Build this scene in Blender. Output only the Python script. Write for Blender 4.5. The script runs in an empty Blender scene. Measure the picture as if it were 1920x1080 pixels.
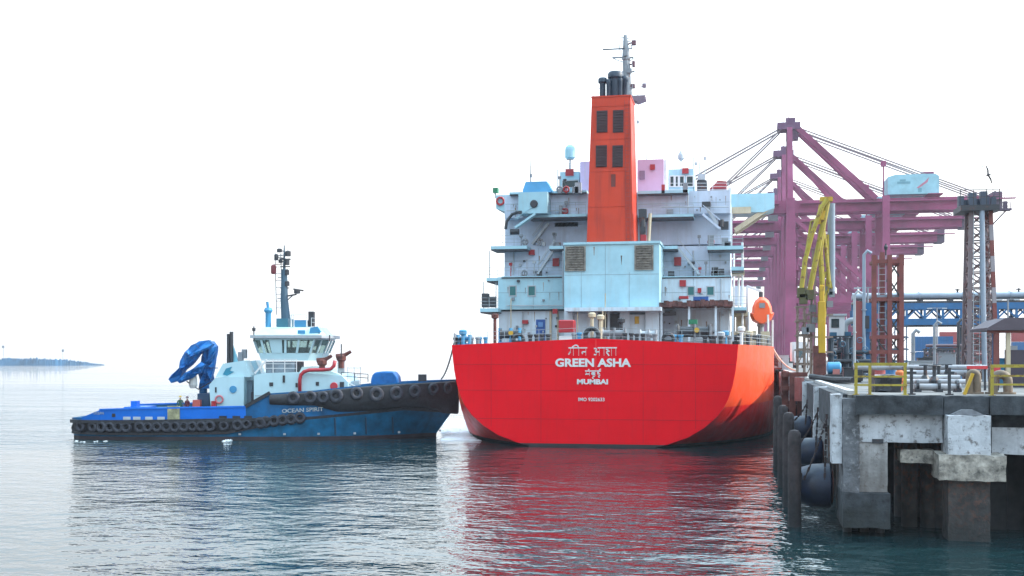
import bpy, bmesh, math, random
from mathutils import Vector, Matrix, noise

random.seed(7)
sc = bpy.context.scene
COL = sc.collection
R = math.radians

# ------------------------------------------------------------------ camera
YAW = R(11.18)
CA, SA = math.cos(YAW), math.sin(YAW)
FPX, HOR, EYE = 2200.0, 670.0, 7.5
cam = bpy.data.cameras.new('camera')
cam.sensor_width = 36.0
cam.lens = 36.0 * FPX / 1920.0
cam.shift_y = (HOR - 540.0) / 1920.0
cam.clip_start = 0.5
cam.clip_end = 20000
camo = bpy.data.objects.new('camera', cam)
COL.objects.link(camo)
camo.location = (0, 0, EYE)
camo.rotation_euler = (R(90), 0, YAW)
sc.camera = camo

# ------------------------------------------------------------------ light
SUN_AZ, SUN_EL = R(72), R(36)          # clockwise from +Y
sd = Vector((math.sin(SUN_AZ) * math.cos(SUN_EL), math.cos(SUN_AZ) * math.cos(SUN_EL), math.sin(SUN_EL)))
world = bpy.data.worlds.new('World')
sc.world = world
world.use_nodes = True
wt = world.node_tree
wt.nodes.clear()
wo = wt.nodes.new('ShaderNodeOutputWorld')
wb = wt.nodes.new('ShaderNodeBackground')
sky = wt.nodes.new('ShaderNodeTexSky')
sky.sky_type = 'NISHITA'
sky.sun_disc = False
sky.sun_elevation = SUN_EL
sky.sun_rotation = SUN_AZ
sky.air_density = 1.0
sky.dust_density = 2.0
sky.ozone_density = 1.5
mixw = wt.nodes.new('ShaderNodeMix')
mixw.data_type = 'RGBA'
mixw.inputs[0].default_value = 0.8
tcw = wt.nodes.new('ShaderNodeTexCoord')
sep = wt.nodes.new('ShaderNodeSeparateXYZ')
ramp = wt.nodes.new('ShaderNodeValToRGB')      # sky veil, made brighter and bluer overhead to lift the ambient light
ramp.color_ramp.elements[0].position = 0.0
ramp.color_ramp.elements[0].color = (1.42, 1.40, 1.37, 1)
ramp.color_ramp.elements[1].position = 0.9
ramp.color_ramp.elements[1].color = (2.0, 2.85, 3.55, 1)
e_ = ramp.color_ramp.elements.new(0.12)
e_.color = (1.42, 1.40, 1.37, 1)
e_ = ramp.color_ramp.elements.new(0.35)
e_.color = (1.80, 2.15, 2.40, 1)
scl = wt.nodes.new('ShaderNodeVectorMath')
scl.operation = 'SCALE'
scl.inputs[3].default_value = 10.0             # veil radiance is carried at strength 0.1 like the sky
wb.inputs[1].default_value = 0.1
wt.links.new(tcw.outputs['Generated'], sep.inputs[0])
wt.links.new(sep.outputs[2], ramp.inputs[0])
wt.links.new(ramp.outputs[0], scl.inputs[0])
wt.links.new(sky.outputs[0], mixw.inputs[6])
dotn = wt.nodes.new('ShaderNodeVectorMath')      # haze glows towards the sun and dulls away from it
dotn.operation = 'DOT_PRODUCT'
dotn.inputs[1].default_value = tuple(sd)
glow = wt.nodes.new('ShaderNodeMapRange')
glow.interpolation_type = 'SMOOTHSTEP'
glow.inputs[1].default_value, glow.inputs[2].default_value = -0.7, 0.8
glow.inputs[3].default_value, glow.inputs[4].default_value = 0.58, 1.35
gm = wt.nodes.new('ShaderNodeVectorMath')
gm.operation = 'SCALE'
wt.links.new(tcw.outputs['Generated'], dotn.inputs[0])
wt.links.new(dotn.outputs['Value'], glow.inputs[0])
wt.links.new(scl.outputs[0], gm.inputs[0])
wt.links.new(glow.outputs[0], gm.inputs[3])
wt.links.new(gm.outputs[0], mixw.inputs[7])
wt.links.new(mixw.outputs[2], wb.inputs[0])
wt.links.new(wb.outputs[0], wo.inputs[0])

sun = bpy.data.lights.new('sun', 'SUN')
sun.energy = 5.0
sun.angle = R(0.6)
sun.color = (1.0, 0.93, 0.82)
suno = bpy.data.objects.new('sun', sun)
COL.objects.link(suno)
suno.rotation_euler = sd.to_track_quat('Z', 'Y').to_euler()
suno.location = (200, 60, 150)

sc.view_settings.view_transform = 'Standard'
sc.view_settings.look = 'None'
sc.view_settings.exposure = 0.27
sc.view_settings.gamma = 1.0
sc.view_settings.use_curve_mapping = False
sc.cycles.use_denoising = True
sc.cycles.max_bounces = 6
sc.cycles.volume_bounces = 0
sc.cycles.sample_clamp_indirect = 6.0


# ------------------------------------------------------------------ helpers
def W(px, py, Y):
    """the place in the world, on the plane y = Y, that the photograph shows at (px, py)"""
    t = (px - 960.0) / FPX
    r = (t * CA - SA) / (CA + t * SA)
    X = r * Y
    D = -X * SA + Y * CA
    return Vector((X, Y, EYE - (py - HOR) * D / FPX))


class MB:
    def __init__(s):
        s.v, s.f, s.m, s.mi = [], [], [], 0

    def add(s, vs, fs):
        b = len(s.v)
        s.v += [tuple(p) for p in vs]
        for f in fs:
            s.f.append([b + i for i in f])
            s.m.append(s.mi)

    def box(s, x0, x1, y0, y1, z0, z1):
        if x0 > x1: x0, x1 = x1, x0
        if y0 > y1: y0, y1 = y1, y0
        if z0 > z1: z0, z1 = z1, z0
        s.add([(x0, y0, z0), (x1, y0, z0), (x1, y1, z0), (x0, y1, z0), (x0, y0, z1), (x1, y0, z1), (x1, y1, z1), (x0, y1, z1)],
              [(3, 2, 1, 0), (4, 5, 6, 7), (0, 1, 5, 4), (1, 2, 6, 5), (2, 3, 7, 6), (3, 0, 4, 7)])
        return s

    def pbox(s, x0, x1, y0, y1, Y, dep):
        a, b = W(x0, y0, Y), W(x1, y1, Y)
        za = W((x0 + x1) / 2, y0, Y).z
        zb = W((x0 + x1) / 2, y1, Y).z
        return s.box(a.x, b.x, Y, Y + dep, zb, za)

    def bar(s, p, q, w, h=None):
        p, q = Vector(p), Vector(q)
        h = h or w
        d = (q - p)
        if d.length < 1e-6: return s
        d.normalize()
        up = Vector((0, 0, 1)) if abs(d.z) < 0.95 else Vector((0, 1, 0))
        a = d.cross(up).normalized() * (w / 2)
        b = a.cross(d).normalized() * (h / 2)
        s.add([p - a - b, p + a - b, p + a + b, p - a + b, q - a - b, q + a - b, q + a + b, q - a + b],
              [(3, 2, 1, 0), (4, 5, 6, 7), (0, 1, 5, 4), (1, 2, 6, 5), (2, 3, 7, 6), (3, 0, 4, 7)])
        return s

    def tube(s, pts, r, n=8, jit=0.0, cap=True):
        pts = [Vector(p) for p in pts]
        k = len(pts)
        rs = r if isinstance(r, (list, tuple)) else [r] * k
        base = len(s.v)
        prev = None
        for i, p in enumerate(pts):
            d = (pts[min(i + 1, k - 1)] - pts[max(i - 1, 0)]).normalized()
            if prev is None:
                up = Vector((0, 0, 1)) if abs(d.z) < 0.9 else Vector((0, 1, 0))
                a = d.cross(up).normalized()
            else:
                a = (prev - d * prev.dot(d)).normalized()
            prev = a
            b = d.cross(a)
            for j in range(n):
                t = 2 * math.pi * j / n
                rr = rs[i] * (1 + (random.random() - .5) * jit)
                s.v.append(tuple(p + a * math.cos(t) * rr + b * math.sin(t) * rr))
        for i in range(k - 1):
            for j in range(n):
                j2 = (j + 1) % n
                s.f.append([base + i * n + j, base + i * n + j2, base + (i + 1) * n + j2, base + (i + 1) * n + j])
                s.m.append(s.mi)
        if cap:
            s.f.append([base + j for j in range(n)][::-1]); s.m.append(s.mi)
            s.f.append([base + (k - 1) * n + j for j in range(n)]); s.m.append(s.mi)
        return s

    def lathe(s, prof, c, axis='z', n=16):
        """prof: list of (radius, height along the axis)"""
        c = Vector(c)
        base = len(s.v)
        for (r, h) in prof:
            for j in range(n):
                t = 2 * math.pi * j / n
                a, b = r * math.cos(t), r * math.sin(t)
                p = (a, b, h) if axis == 'z' else ((h, a, b) if axis == 'x' else (b, h, a))
                s.v.append(tuple(c + Vector(p)))
        k = len(prof)
        for i in range(k - 1):
            for j in range(n):
                j2 = (j + 1) % n
                s.f.append([base + i * n + j, base + i * n + j2, base + (i + 1) * n + j2, base + (i + 1) * n + j])
                s.m.append(s.mi)
        s.f.append([base + j for j in range(n)][::-1]); s.m.append(s.mi)
        s.f.append([base + (k - 1) * n + j for j in range(n)]); s.m.append(s.mi)
        return s

    def torus(s, c, axis, R_, r_, n=18, m=8):
        c = Vector(c)
        base = len(s.v)
        for i in range(n):
            t = 2 * math.pi * i / n
            for j in range(m):
                u = 2 * math.pi * j / m
                rr = R_ + r_ * math.cos(u)
                a, b, h = rr * math.cos(t), rr * math.sin(t), r_ * math.sin(u)
                p = (a, b, h) if axis == 'z' else ((h, a, b) if axis == 'x' else (b, h, a))
                s.v.append(tuple(c + Vector(p)))
        for i in range(n):
            for j in range(m):
                i2, j2 = (i + 1) % n, (j + 1) % m
                s.f.append([base + i * m + j, base + i2 * m + j, base + i2 * m + j2, base + i * m + j2])
                s.m.append(s.mi)
        return s

    def prism(s, poly, axis, a0, a1):
        """poly in (x,z) for axis y, in (x,y) for axis z, in (y,z) for axis x"""
        n = len(poly)
        def P(p, a):
            return (p[0], a, p[1]) if axis == 'y' else ((p[0], p[1], a) if axis == 'z' else (a, p[0], p[1]))
        s.add([P(p, a0) for p in poly] + [P(p, a1) for p in poly],
              [list(range(n))[::-1], list(range(n, 2 * n))] + [(i, (i + 1) % n, n + (i + 1) % n, n + i) for i in range(n)])
        return s

    def rail(s, pts, h=1.05, bars=3, step=1.6, r=0.035, toe=False):
        pts = [Vector(p) for p in pts]
        for i in range(len(pts) - 1):
            p, q = pts[i], pts[i + 1]
            n = max(1, round((q - p).length / step))
            for k in range(n + 1):
                a = p.lerp(q, k / n)
                s.bar(a, a + Vector((0, 0, h)), r * 1.3)
            for b in range(bars):
                z = Vector((0, 0, h * (b + 1) / bars))
                s.bar(p + z, q + z, r * 1.2)
        return s

    def ladder(s, p, q, w=0.5, step=0.35, ax=Vector((1, 0, 0)), r=0.05):
        p, q = Vector(p), Vector(q)
        for sg in (-1, 1):
            s.bar(p + ax * sg * w / 2, q + ax * sg * w / 2, r)
        n = max(2, int((q - p).length / step))
        for i in range(1, n):
            c = p.lerp(q, i / n)
            s.bar(c - ax * w / 2, c + ax * w / 2, r * .8)
        return s

    def islands(s):
        par = list(range(len(s.v)))
        def find(i):
            while par[i] != i:
                par[i] = par[par[i]]; i = par[i]
            return i
        for f in s.f:
            a = find(f[0])
            for i in f[1:]: par[find(i)] = a
        out, idx = {}, {}
        for f, m in zip(s.f, s.m):
            r = find(f[0])
            mb = out.get(r)
            if mb is None: mb = out[r] = MB()
            g = []
            for i in f:
                if i not in idx: idx[i] = len(mb.v); mb.v.append(s.v[i])
                g.append(idx[i])
            mb.f.append(g); mb.m.append(m)
        return list(out.values())

    def build(s, name, mats, parent=None, off=(0, 0, 0), smooth=False, loc=None, bevel=0, auto=None):
        me = bpy.data.meshes.new(name)
        o3 = Vector(off)
        me.from_pydata([tuple(Vector(p) - o3) for p in s.v], [], s.f)
        if not isinstance(mats, (list, tuple)): mats = [mats]
        for m in mats: me.materials.append(m)
        if len(mats) > 1:
            me.polygons.foreach_set('material_index', s.m)
        bm = bmesh.new(); bm.from_mesh(me)
        bmesh.ops.recalc_face_normals(bm, faces=bm.faces)
        if bevel:
            bmesh.ops.bevel(bm, geom=bm.edges[:], offset=bevel, segments=1, affect='EDGES', clamp_overlap=True)
        bm.to_mesh(me); bm.free()
        if smooth:
            me.polygons.foreach_set('use_smooth', [True] * len(me.polygons))
            if auto:
                me.set_sharp_from_angle(angle=R(auto))
        me.update()
        o = bpy.data.objects.new(name, me)
        COL.objects.link(o)
        if parent is not None: o.parent = parent
        if loc is not None: o.location = loc
        return o


def tag(o, label=None, cat=None, group=None, kind=None):
    if label: o['label'] = label
    if cat: o['category'] = cat
    if group: o['group'] = group
    if kind: o['kind'] = kind
    return o


SPLIT = set('casing_pillar awning_post side_pillar deck_pole stanchion freeing_port hull_rib anode pipe post control_cabinet counterweight crossbeam side_deck_gear hydraulic_gear '
            'monitor_gear base_pile berth_pile deck_beam berth_beam deck_kerb flange lashing girder_tie stay portal_beam pipe_saddle signal_post mooring_winch_post vent_pipe brace shore_rock deck_light wing_strut '
            'stack_vent mullion ledger mast_light header_pipe web_member deck_gear standpipe_post winch_pedestal boat_platform apex_brace head_bracket rust_patch hydraulic_hose pipe_support'.split())


class Thing:
    """an Empty at a thing's base with its parts; parts are given in world coordinates"""
    def __init__(s, name, label, cat, loc=(0, 0, 0), rz=0.0, group=None, local=False):
        s.o = bpy.data.objects.new(name, None)
        COL.objects.link(s.o)
        s.o.location = loc
        s.o.rotation_euler = (0, 0, rz)
        s.off = (0, 0, 0) if local else tuple(loc)
        tag(s.o, label, cat, group)

    def part(s, name, mb, mats, parent=None, **k):
        if name in SPLIT:                       # every loose piece becomes a part of its own
            o = None
            for m in mb.islands(): o = m.build(name, mats, parent or s.o, s.off, **k)
            return o
        return mb.build(name, mats, parent or s.o, s.off, **k)

    def inst(s, src, loc, parent=None, rot=(0, 0, 0), scale=(1, 1, 1)):
        o = src.copy()
        COL.objects.link(o)
        o.parent = parent or s.o
        o.location = Vector(loc) - Vector(s.off)
        o.rotation_euler = rot
        o.scale = scale
        return o


def single(name, mb, mats, label, cat, base, group=None, **k):
    o = mb.build(name, mats, None, base, loc=base, **k)
    return tag(o, label, cat, group)


def kids(o):
    return [c for c in list(COL.objects) if c.parent == o]


def copy_tree(o, parent=None):
    c = o.copy()
    COL.objects.link(c)
    if parent is not None: c.parent = parent
    for ch in kids(o): copy_tree(ch, c)
    return c


def text_mb(mb, body, size, at, width=None, extrude=0.02, weight=0.0):
    """lettering, standing in the xz plane and read from -y, centred on `at`; its faces go into mb"""
    cu = bpy.data.curves.new('lettering', 'FONT')
    cu.body = body
    cu.size = size
    cu.align_x = 'CENTER'
    cu.extrude = extrude
    cu.offset = weight
    cu.resolution_u = 3
    to = bpy.data.objects.new('lettering', cu)
    COL.objects.link(to)
    dg = bpy.context.evaluated_depsgraph_get()
    me = bpy.data.meshes.new_from_object(to.evaluated_get(dg))
    xs = [v.co.x for v in me.vertices]
    sx = width / (max(xs) - min(xs)) if width else 1.0
    at = Vector(at)
    mb.add([at + Vector((v.co.x * sx, -v.co.z, v.co.y)) for v in me.vertices], [list(p.vertices) for p in me.polygons])
    bpy.data.objects.remove(to)
    bpy.data.curves.remove(cu)
    bpy.data.meshes.remove(me)


def strokes(mb, paths, at, sx, sz, w=0.1, yd=0.02, ax=Vector((1, 0, 0))):
    at = Vector(at)
    for path in paths:
        pts = [at + ax * (p[0] * sx) + Vector((0, 0, p[1] * sz)) for p in path]
        for i in range(len(pts) - 1):
            mb.bar(pts[i], pts[i + 1], yd, w)


# ------------------------------------------------------------------ materials
MATS = {}
ALB = 0.72                             # the veil of bright sky lights everything, so paints keep their real, duller values

def mat(name, rgb, rough=0.5, metal=0.0, var=0.12, vscale=0.5, streak=0.0, scol=(0.10, 0.06, 0.04), rust=0.0, bump=0.0, bscale=8.0, spec=0.5, rustcol=(0.16, 0.045, 0.02), sscale=2.5, tide=None):
    if name in MATS: return MATS[name]
    if name not in ('hull_red_sunlit', 'lifeboat_orange'):  # hull side colour left undimmed to add to the sunlight on it
        rgb, scol, rustcol = (tuple(v * ALB for v in c_) for c_ in (rgb, scol, rustcol))
    m = bpy.data.materials.new(name)
    m.use_nodes = True
    nt = m.node_tree
    N, L = nt.nodes, nt.links
    bs = N['Principled BSDF']
    bs.inputs['Roughness'].default_value = rough
    bs.inputs['Metallic'].default_value = metal
    bs.inputs['Specular IOR Level'].default_value = spec
    tc = N.new('ShaderNodeTexCoord')
    co = tc.outputs['Object']

    def noise_(scale, detail=5, vec=None, rg=0.6):
        n = N.new('ShaderNodeTexNoise')
        n.inputs['Scale'].default_value = scale
        n.inputs['Detail'].default_value = detail
        n.inputs['Roughness'].default_value = rg
        L.new(vec or co, n.inputs['Vector'])
        return n.outputs[0]

    def mapr(x, a, b, c, d):
        r = N.new('ShaderNodeMapRange')
        r.inputs[1].default_value, r.inputs[2].default_value = a, b
        r.inputs[3].default_value, r.inputs[4].default_value = c, d
        L.new(x, r.inputs[0])
        return r.outputs[0]

    def mix(f, a, b, mode='MIX'):
        x = N.new('ShaderNodeMix')
        x.data_type = 'RGBA'
        x.blend_type = mode
        for sock, val in ((x.inputs[0], f), (x.inputs[6], a), (x.inputs[7], b)):
            if hasattr(val, 'links'): L.new(val, sock)
            elif isinstance(val, (int, float)): sock.default_value = val
            else: sock.default_value = (*val, 1)
        return x.outputs[2]

    c = rgb
    if var:
        lo = tuple(max(0, v * (1 - 1.6 * var)) for v in rgb)
        hi = tuple(min(0.92, v * (1 + var)) for v in rgb)
        c = mix(mapr(noise_(vscale, 7), 0.3, 0.7, 0, 1), lo, hi)
    if streak:
        mp = N.new('ShaderNodeMapping')
        mp.inputs['Scale'].default_value = (sscale, sscale, sscale * 0.08)
        L.new(co, mp.inputs[0])
        c = mix(mapr(noise_(1.0, 6, mp.outputs[0], 0.65), 0.5, 0.78, 0, streak), c, scol)
    if rust:
        c = mix(mapr(noise_(vscale * 2.6, 9, rg=0.7), 0.66 - 0.3 * rust, 0.74 - 0.25 * rust, 0, 0.9), c, rustcol)
    if tide:
        gp = N.new('ShaderNodeNewGeometry')
        sx = N.new('ShaderNodeSeparateXYZ')
        L.new(gp.outputs['Position'], sx.inputs[0])
        zz = N.new('ShaderNodeMath'); zz.operation = 'ADD'
        L.new(sx.outputs[2], zz.inputs[0])
        L.new(mapr(noise_(1.3, 6), 0.2, 0.8, -0.9, 0.9), zz.inputs[1])
        c = mix(mapr(zz.outputs[0], tide[0], tide[1], 0.93, 0), c, tide[2])
    if hasattr(c, 'links'): L.new(c, bs.inputs['Base Color'])
    else: bs.inputs['Base Color'].default_value = (*c, 1)
    if var:
        L.new(mapr(noise_(vscale * 1.7, 4), 0.3, 0.7, max(0.04, rough - 0.1), min(1, rough + 0.12)), bs.inputs['Roughness'])
    if bump:
        b = N.new('ShaderNodeBump')
        b.inputs['Strength'].default_value = bump
        b.inputs['Distance'].default_value = 0.05
        L.new(noise_(bscale, 8), b.inputs['Height'])
        L.new(b.outputs[0], bs.inputs['Normal'])
    MATS[name] = m
    return m


M_red = mat('hull_red', (0.96, 0.003, 0.014), 0.6, spec=0.06, var=0.05, vscale=0.25, streak=0.28, scol=(0.55, 0.02, 0.02), bump=0.14, bscale=0.7)
M_red_sunlit = mat('hull_red_sunlit', (0.80, 0.07, 0.018), 0.45, spec=0.22, var=0.08, vscale=0.3, streak=0.35, scol=(0.62, 0.20, 0.12), bump=0.05, bscale=1.2)  # hull red as sunlit: sun brightness and warmth put into the colour
M_red_streaky = mat('hull_red_streaky', (0.95, 0.018, 0.022), 0.4, spec=0.35, var=0.15, vscale=0.5, streak=0.35, scol=(0.2, 0.015, 0.02))  # red of the lower hull sides and centre seam, streaked darker
M_boot = mat('boot_black', (0.012, 0.012, 0.016), 0.5)
M_ship = mat('ship_white', (0.43, 0.70, 0.80), 0.5, spec=0.3, var=0.09, streak=0.35, scol=(0.42, 0.42, 0.40), sscale=1.6)  # white paint with the sky's bluish tint put into its colour
M_ship2 = mat('ship_white_lower', (0.70, 0.83, 0.93), 0.5, spec=0.3, var=0.1, streak=0.6, scol=(0.40, 0.28, 0.20), sscale=1.6)
M_lav = mat('ship_lavender', (0.66, 0.76, 0.92), 0.5, spec=0.3, var=0.1, streak=0.45, scol=(0.40, 0.33, 0.34), sscale=1.6)
M_pink_cast = mat('ship_white_pink_cast', (0.72, 0.46, 0.66), 0.45, var=0.06, streak=0.2, scol=(0.5, 0.3, 0.35), sscale=1.6)  # white paint; pink reflected from the funnel put into the colour
M_funnel = mat('funnel_orange', (0.70, 0.060, 0.022), 0.5, spec=0.2, var=0.08, vscale=0.35, streak=0.8, scol=(0.28, 0.04, 0.03), sscale=1.0)
M_louvre = mat('louvre_maroon', (0.05, 0.012, 0.018), 0.6)
M_stack = mat('exhaust_navy', (0.012, 0.03, 0.06), 0.5)
M_teal = mat('window_teal', (0.01, 0.16, 0.17), 0.12, var=0)
M_glass = mat('window_dark', (0.02, 0.045, 0.05), 0.06, var=0)
M_dark = mat('dark_steel', (0.03, 0.033, 0.042), 0.5, rust=0.25)
M_black = mat('rubber_black', (0.018, 0.019, 0.026), 0.62, var=0.35, vscale=3, bump=0.3, bscale=6)
M_grey = mat('grey_steel', (0.26, 0.28, 0.31), 0.5, rust=0.3)
M_lgrey = mat('light_grey_steel', (0.48, 0.52, 0.56), 0.5, streak=0.2)
M_redbox = mat('fire_red', (0.45, 0.015, 0.025), 0.45)
M_blue = mat('bright_blue', (0.008, 0.09, 0.36), 0.45)
M_skyblue = mat('sky_blue', (0.05, 0.30, 0.55), 0.45)
M_yellow = mat('yellow_paint', (0.70, 0.42, 0.015), 0.45, streak=0.25, rust=0.25)
M_yellow2 = mat('old_yellow_paint', (0.46, 0.36, 0.03), 0.55, streak=0.5, scol=(0.16, 0.10, 0.04), rust=0.45, vscale=1.2)
M_green = mat('green_paint', (0.01, 0.22, 0.10), 0.5)
M_rust = mat('rust_steel', (0.16, 0.045, 0.035), 0.8, var=0.4, vscale=1.5, bump=0.3)
M_rustdeck = mat('rust_awning', (0.13, 0.05, 0.045), 0.8, var=0.7, vscale=1.8, rust=0.4, bump=0.3)
M_cream = mat('cream_paint', (0.62, 0.52, 0.36), 0.5, streak=0.4, scol=(0.35, 0.2, 0.1))
M_white = mat('white_lettering', (0.85, 0.85, 0.85), 0.5, var=0.06, vscale=2)
M_lboat = mat('lifeboat_orange', (0.80, 0.10, 0.02), 0.35, var=0.08)
M_tug = mat('tug_blue', (0.005, 0.14, 0.36), 0.45, spec=0.3, var=0.3, vscale=0.8, streak=0.25, scol=(0.01, 0.05, 0.10))
M_tug2 = mat('tug_bulwark_blue', (0.004, 0.19, 0.80), 0.45, spec=0.25, var=0.08, vscale=0.6, streak=0.1, scol=(0.02, 0.08, 0.3))
M_tughull = mat('tug_hull_blue', (0.003, 0.125, 0.27), 0.45, spec=0.2, var=0.3, vscale=0.8, streak=0.35, scol=(0.012, 0.045, 0.05), rust=0.05)
M_tugbot = mat('tug_bottom', (0.035, 0.022, 0.03), 0.6, var=0.4)
M_tughouse = mat('tug_white', (0.56, 0.79, 0.86), 0.4, var=0.05, streak=0.15, scol=(0.42, 0.48, 0.5))
M_tarp = mat('blue_tarpaulin', (0.004, 0.16, 0.50), 0.55, spec=0.3, var=0.3, vscale=1.2, bump=1.0, bscale=2.2)
M_tugroof = mat('tug_roof_mint', (0.55, 0.80, 0.78), 0.5)
M_crane = mat('crane_purple', (0.36, 0.085, 0.18), 0.65, spec=0.15, var=0.25, vscale=0.12, streak=0.35, scol=(.20,.09,.12), sscale=.6)
M_cranegrey = mat('crane_stay_grey', (0.26, 0.20, 0.21), 0.6)
M_chouse = mat('crane_house_blue', (0.34, 0.62, 0.72), 0.5)
M_bridge = mat('pipe_bridge_blue', (0.005, 0.13, 0.33), 0.45, streak=0.3)
M_towerred = mat('tower_red', (0.22, 0.05, 0.042), 0.6, var=0.25, vscale=1.2, streak=0.3, rust=0.25)
M_pipegrey = mat('pipe_grey', (0.30, 0.36, 0.44), 0.45, streak=0.25)
M_conc_w = mat('painted_concrete', (0.62, 0.64, 0.68), 0.8, var=0.18, vscale=1.2, streak=0.55, scol=(0.16, 0.15, 0.15), rust=0.42, rustcol=(0.15, 0.135, 0.13), bump=0.7, bscale=5)
M_conc_d = mat('dark_concrete', (0.055, 0.062, 0.072), 0.9, tide=(0.2, 1.8, (.012,.015,.014)), var=0.5, vscale=1.5, streak=0.4, scol=(0.02, 0.02, 0.022), bump=0.8, bscale=5)
M_conc_t = mat('broken_concrete', (0.40, 0.36, 0.31), 0.95, var=0.5, vscale=2.6, streak=0.3, scol=(0.08, 0.07, 0.06), rust=0.3, rustcol=(0.09, 0.085, 0.085), bump=1.0, bscale=4)
M_pile = mat('pile_concrete', (0.11, 0.09, 0.085), 0.85, tide=(0.2, 3.0, (.014,.016,.016)), var=0.5, vscale=1.6, streak=0.5, scol=(0.02, 0.018, 0.018), rust=0.5, rustcol=(0.20, 0.075, 0.045), bump=0.9, bscale=5)
M_timber = mat('pile_timber', (0.045, 0.032, 0.034), 0.8, tide=(0.2, 2.6, (.008,.009,.011)), var=0.5, vscale=2.0, streak=0.5, scol=(0.09, 0.045, 0.035), bump=0.6)
M_deck = mat('quay_concrete', (0.19, 0.185, 0.18), 0.9, var=0.4, vscale=0.35, rust=0.2, rustcol=(.05,.05,.055), bump=0.4)
M_tyre = mat('tyre_rubber', (0.036, 0.038, 0.055), 0.7, var=0.4, vscale=3)
M_void = mat('void_shade_black', (0.015, 0.016, 0.018), 0.9, var=0.4, vscale=1)  # black stands in for the deep shade under the quay deck
M_under = mat('underside_shade_grey', (0.13, 0.13, 0.15), 0.7, var=0.3, vscale=1.5, rust=0.35)  # overhang shade put into a dark grey
M_fend = mat('fender_navy', (0.006, 0.016, 0.05), 0.5, var=0.4, vscale=1.2, bump=0.2)
M_skin = mat('skin', (0.36, 0.19, 0.12), 0.6, var=0)
M_hiv = mat('hi_vis_green', (0.25, 0.75, 0.12), 0.6, var=0.05)
M_cloth = mat('work_navy', (0.02, 0.03, 0.06), 0.8)
M_cloth_g = mat('work_green', (0.02, 0.10, 0.07), 0.8)
M_cloth_m = mat('work_maroon', (0.16, 0.02, 0.04), 0.8)
M_cloth_o = mat('work_orange', (0.70, 0.18, 0.05), 0.8)
M_contr = mat('container_red', (0.40, 0.06, 0.06), 0.55, streak=0.3)
M_contb = mat('container_blue', (0.015, 0.13, 0.33), 0.55, streak=0.3)
M_cont_o = mat('container_brown', (0.20, 0.05, 0.05), 0.6, streak=0.3)
M_roofdk = mat('shelter_roof', (0.10, 0.075, 0.095), 0.7)
M_shore = mat('far_trees_haze_blue', (0.015, 0.10, 0.19), 0.9, var=0.5, vscale=0.05)  # distance haze put into the tree colour as blue
M_bird = mat('bird_feathers', (0.05, 0.04, 0.045), 0.8)
M_tan = mat('tan_pipe', (0.22, 0.16, 0.11), 0.7, var=0.3, vscale=1.5, rust=0.3)

HAZE = 0.00014
WAVE_SWELL, WAVE_CHOP, WAVE_RIPPLE = 0.24, 0.18, 0.022

# ------------------------------------------------------------------ water
me = bpy.data.meshes.new('water')
me.from_pydata([(-6000, -300, 0), (6000, -300, 0), (6000, 9000, 0), (-6000, 9000, 0)], [], [(0, 1, 2, 3)])
wm = bpy.data.materials.new('harbour_water')
wm.use_nodes = True
nt = wm.node_tree
N, L = nt.nodes, nt.links
bs = N['Principled BSDF']
bs.inputs['Base Color'].default_value = (0.006, 0.021, 0.024, 1)
bs.inputs['Roughness'].default_value = 0.03
bs.inputs['IOR'].default_value = 1.6
geo = N.new('ShaderNodeNewGeometry')

def wnoise(scale, sx, sy, det, rot=0.0):
    mp = N.new('ShaderNodeMapping')
    mp.inputs['Scale'].default_value = (sx, sy, 1)
    mp.inputs['Rotation'].default_value = (0, 0, rot)
    L.new(geo.outputs['Position'], mp.inputs[0])
    n = N.new('ShaderNodeTexNoise')
    n.inputs['Scale'].default_value = scale
    n.inputs['Detail'].default_value = det
    n.inputs['Roughness'].default_value = 0.55
    L.new(mp.outputs[0], n.inputs[0])
    return n.outputs[0]

def wmath(op, a, b):
    m_ = N.new('ShaderNodeMath')
    m_.operation = op
    for i, v in enumerate((a, b)):
        if hasattr(v, 'links'): L.new(v, m_.inputs[i])
        else: m_.inputs[i].default_value = v
    return m_.outputs[0]

swell = wnoise(0.2, 0.6, 1.0, 2, 0.25)
chop = wnoise(0.9, 0.75, 1.0, 3, 0.12)
ripple = wnoise(2.4, 0.8, 1.0, 2, 0.2)
patch = wnoise(0.012, 1.0, 2.2, 3)
pr = N.new('ShaderNodeMapRange')
pr.inputs[1].default_value, pr.inputs[2].default_value = 0.38, 0.62
pr.inputs[3].default_value, pr.inputs[4].default_value = 0.55, 1.4
sy = N.new('ShaderNodeSeparateXYZ')
L.new(geo.outputs['Position'], sy.inputs[0])
fy_ = N.new('ShaderNodeMapRange')                 # calmer water out beyond the berth
fy_.inputs[1].default_value, fy_.inputs[2].default_value = 225, 330
fy_.inputs[3].default_value, fy_.inputs[4].default_value = 1.0, 0.22
L.new(sy.outputs[1], fy_.inputs[0])
L.new(patch, pr.inputs[0])
hsum = wmath('ADD', wmath('MULTIPLY', swell, WAVE_SWELL), wmath('ADD', wmath('MULTIPLY', chop, WAVE_CHOP), wmath('MULTIPLY', ripple, WAVE_RIPPLE)))
bx_ = N.new('ShaderNodeMapRange')                 # a breeze ruffles the open water on the left
bx_.inputs[1].default_value, bx_.inputs[2].default_value = -46, -58
bx_.inputs[3].default_value, bx_.inputs[4].default_value = 0.0, 1.0
L.new(sy.outputs[0], bx_.inputs[0])
by_ = N.new('ShaderNodeMapRange')
by_.inputs[1].default_value, by_.inputs[2].default_value = 84, 100
by_.inputs[3].default_value, by_.inputs[4].default_value = 0.0, 1.0
L.new(sy.outputs[1], by_.inputs[0])
breeze = wmath('ADD', wmath('MULTIPLY', wmath('MULTIPLY', bx_.outputs[0], by_.outputs[0]), 3.0), 1.0)
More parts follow.
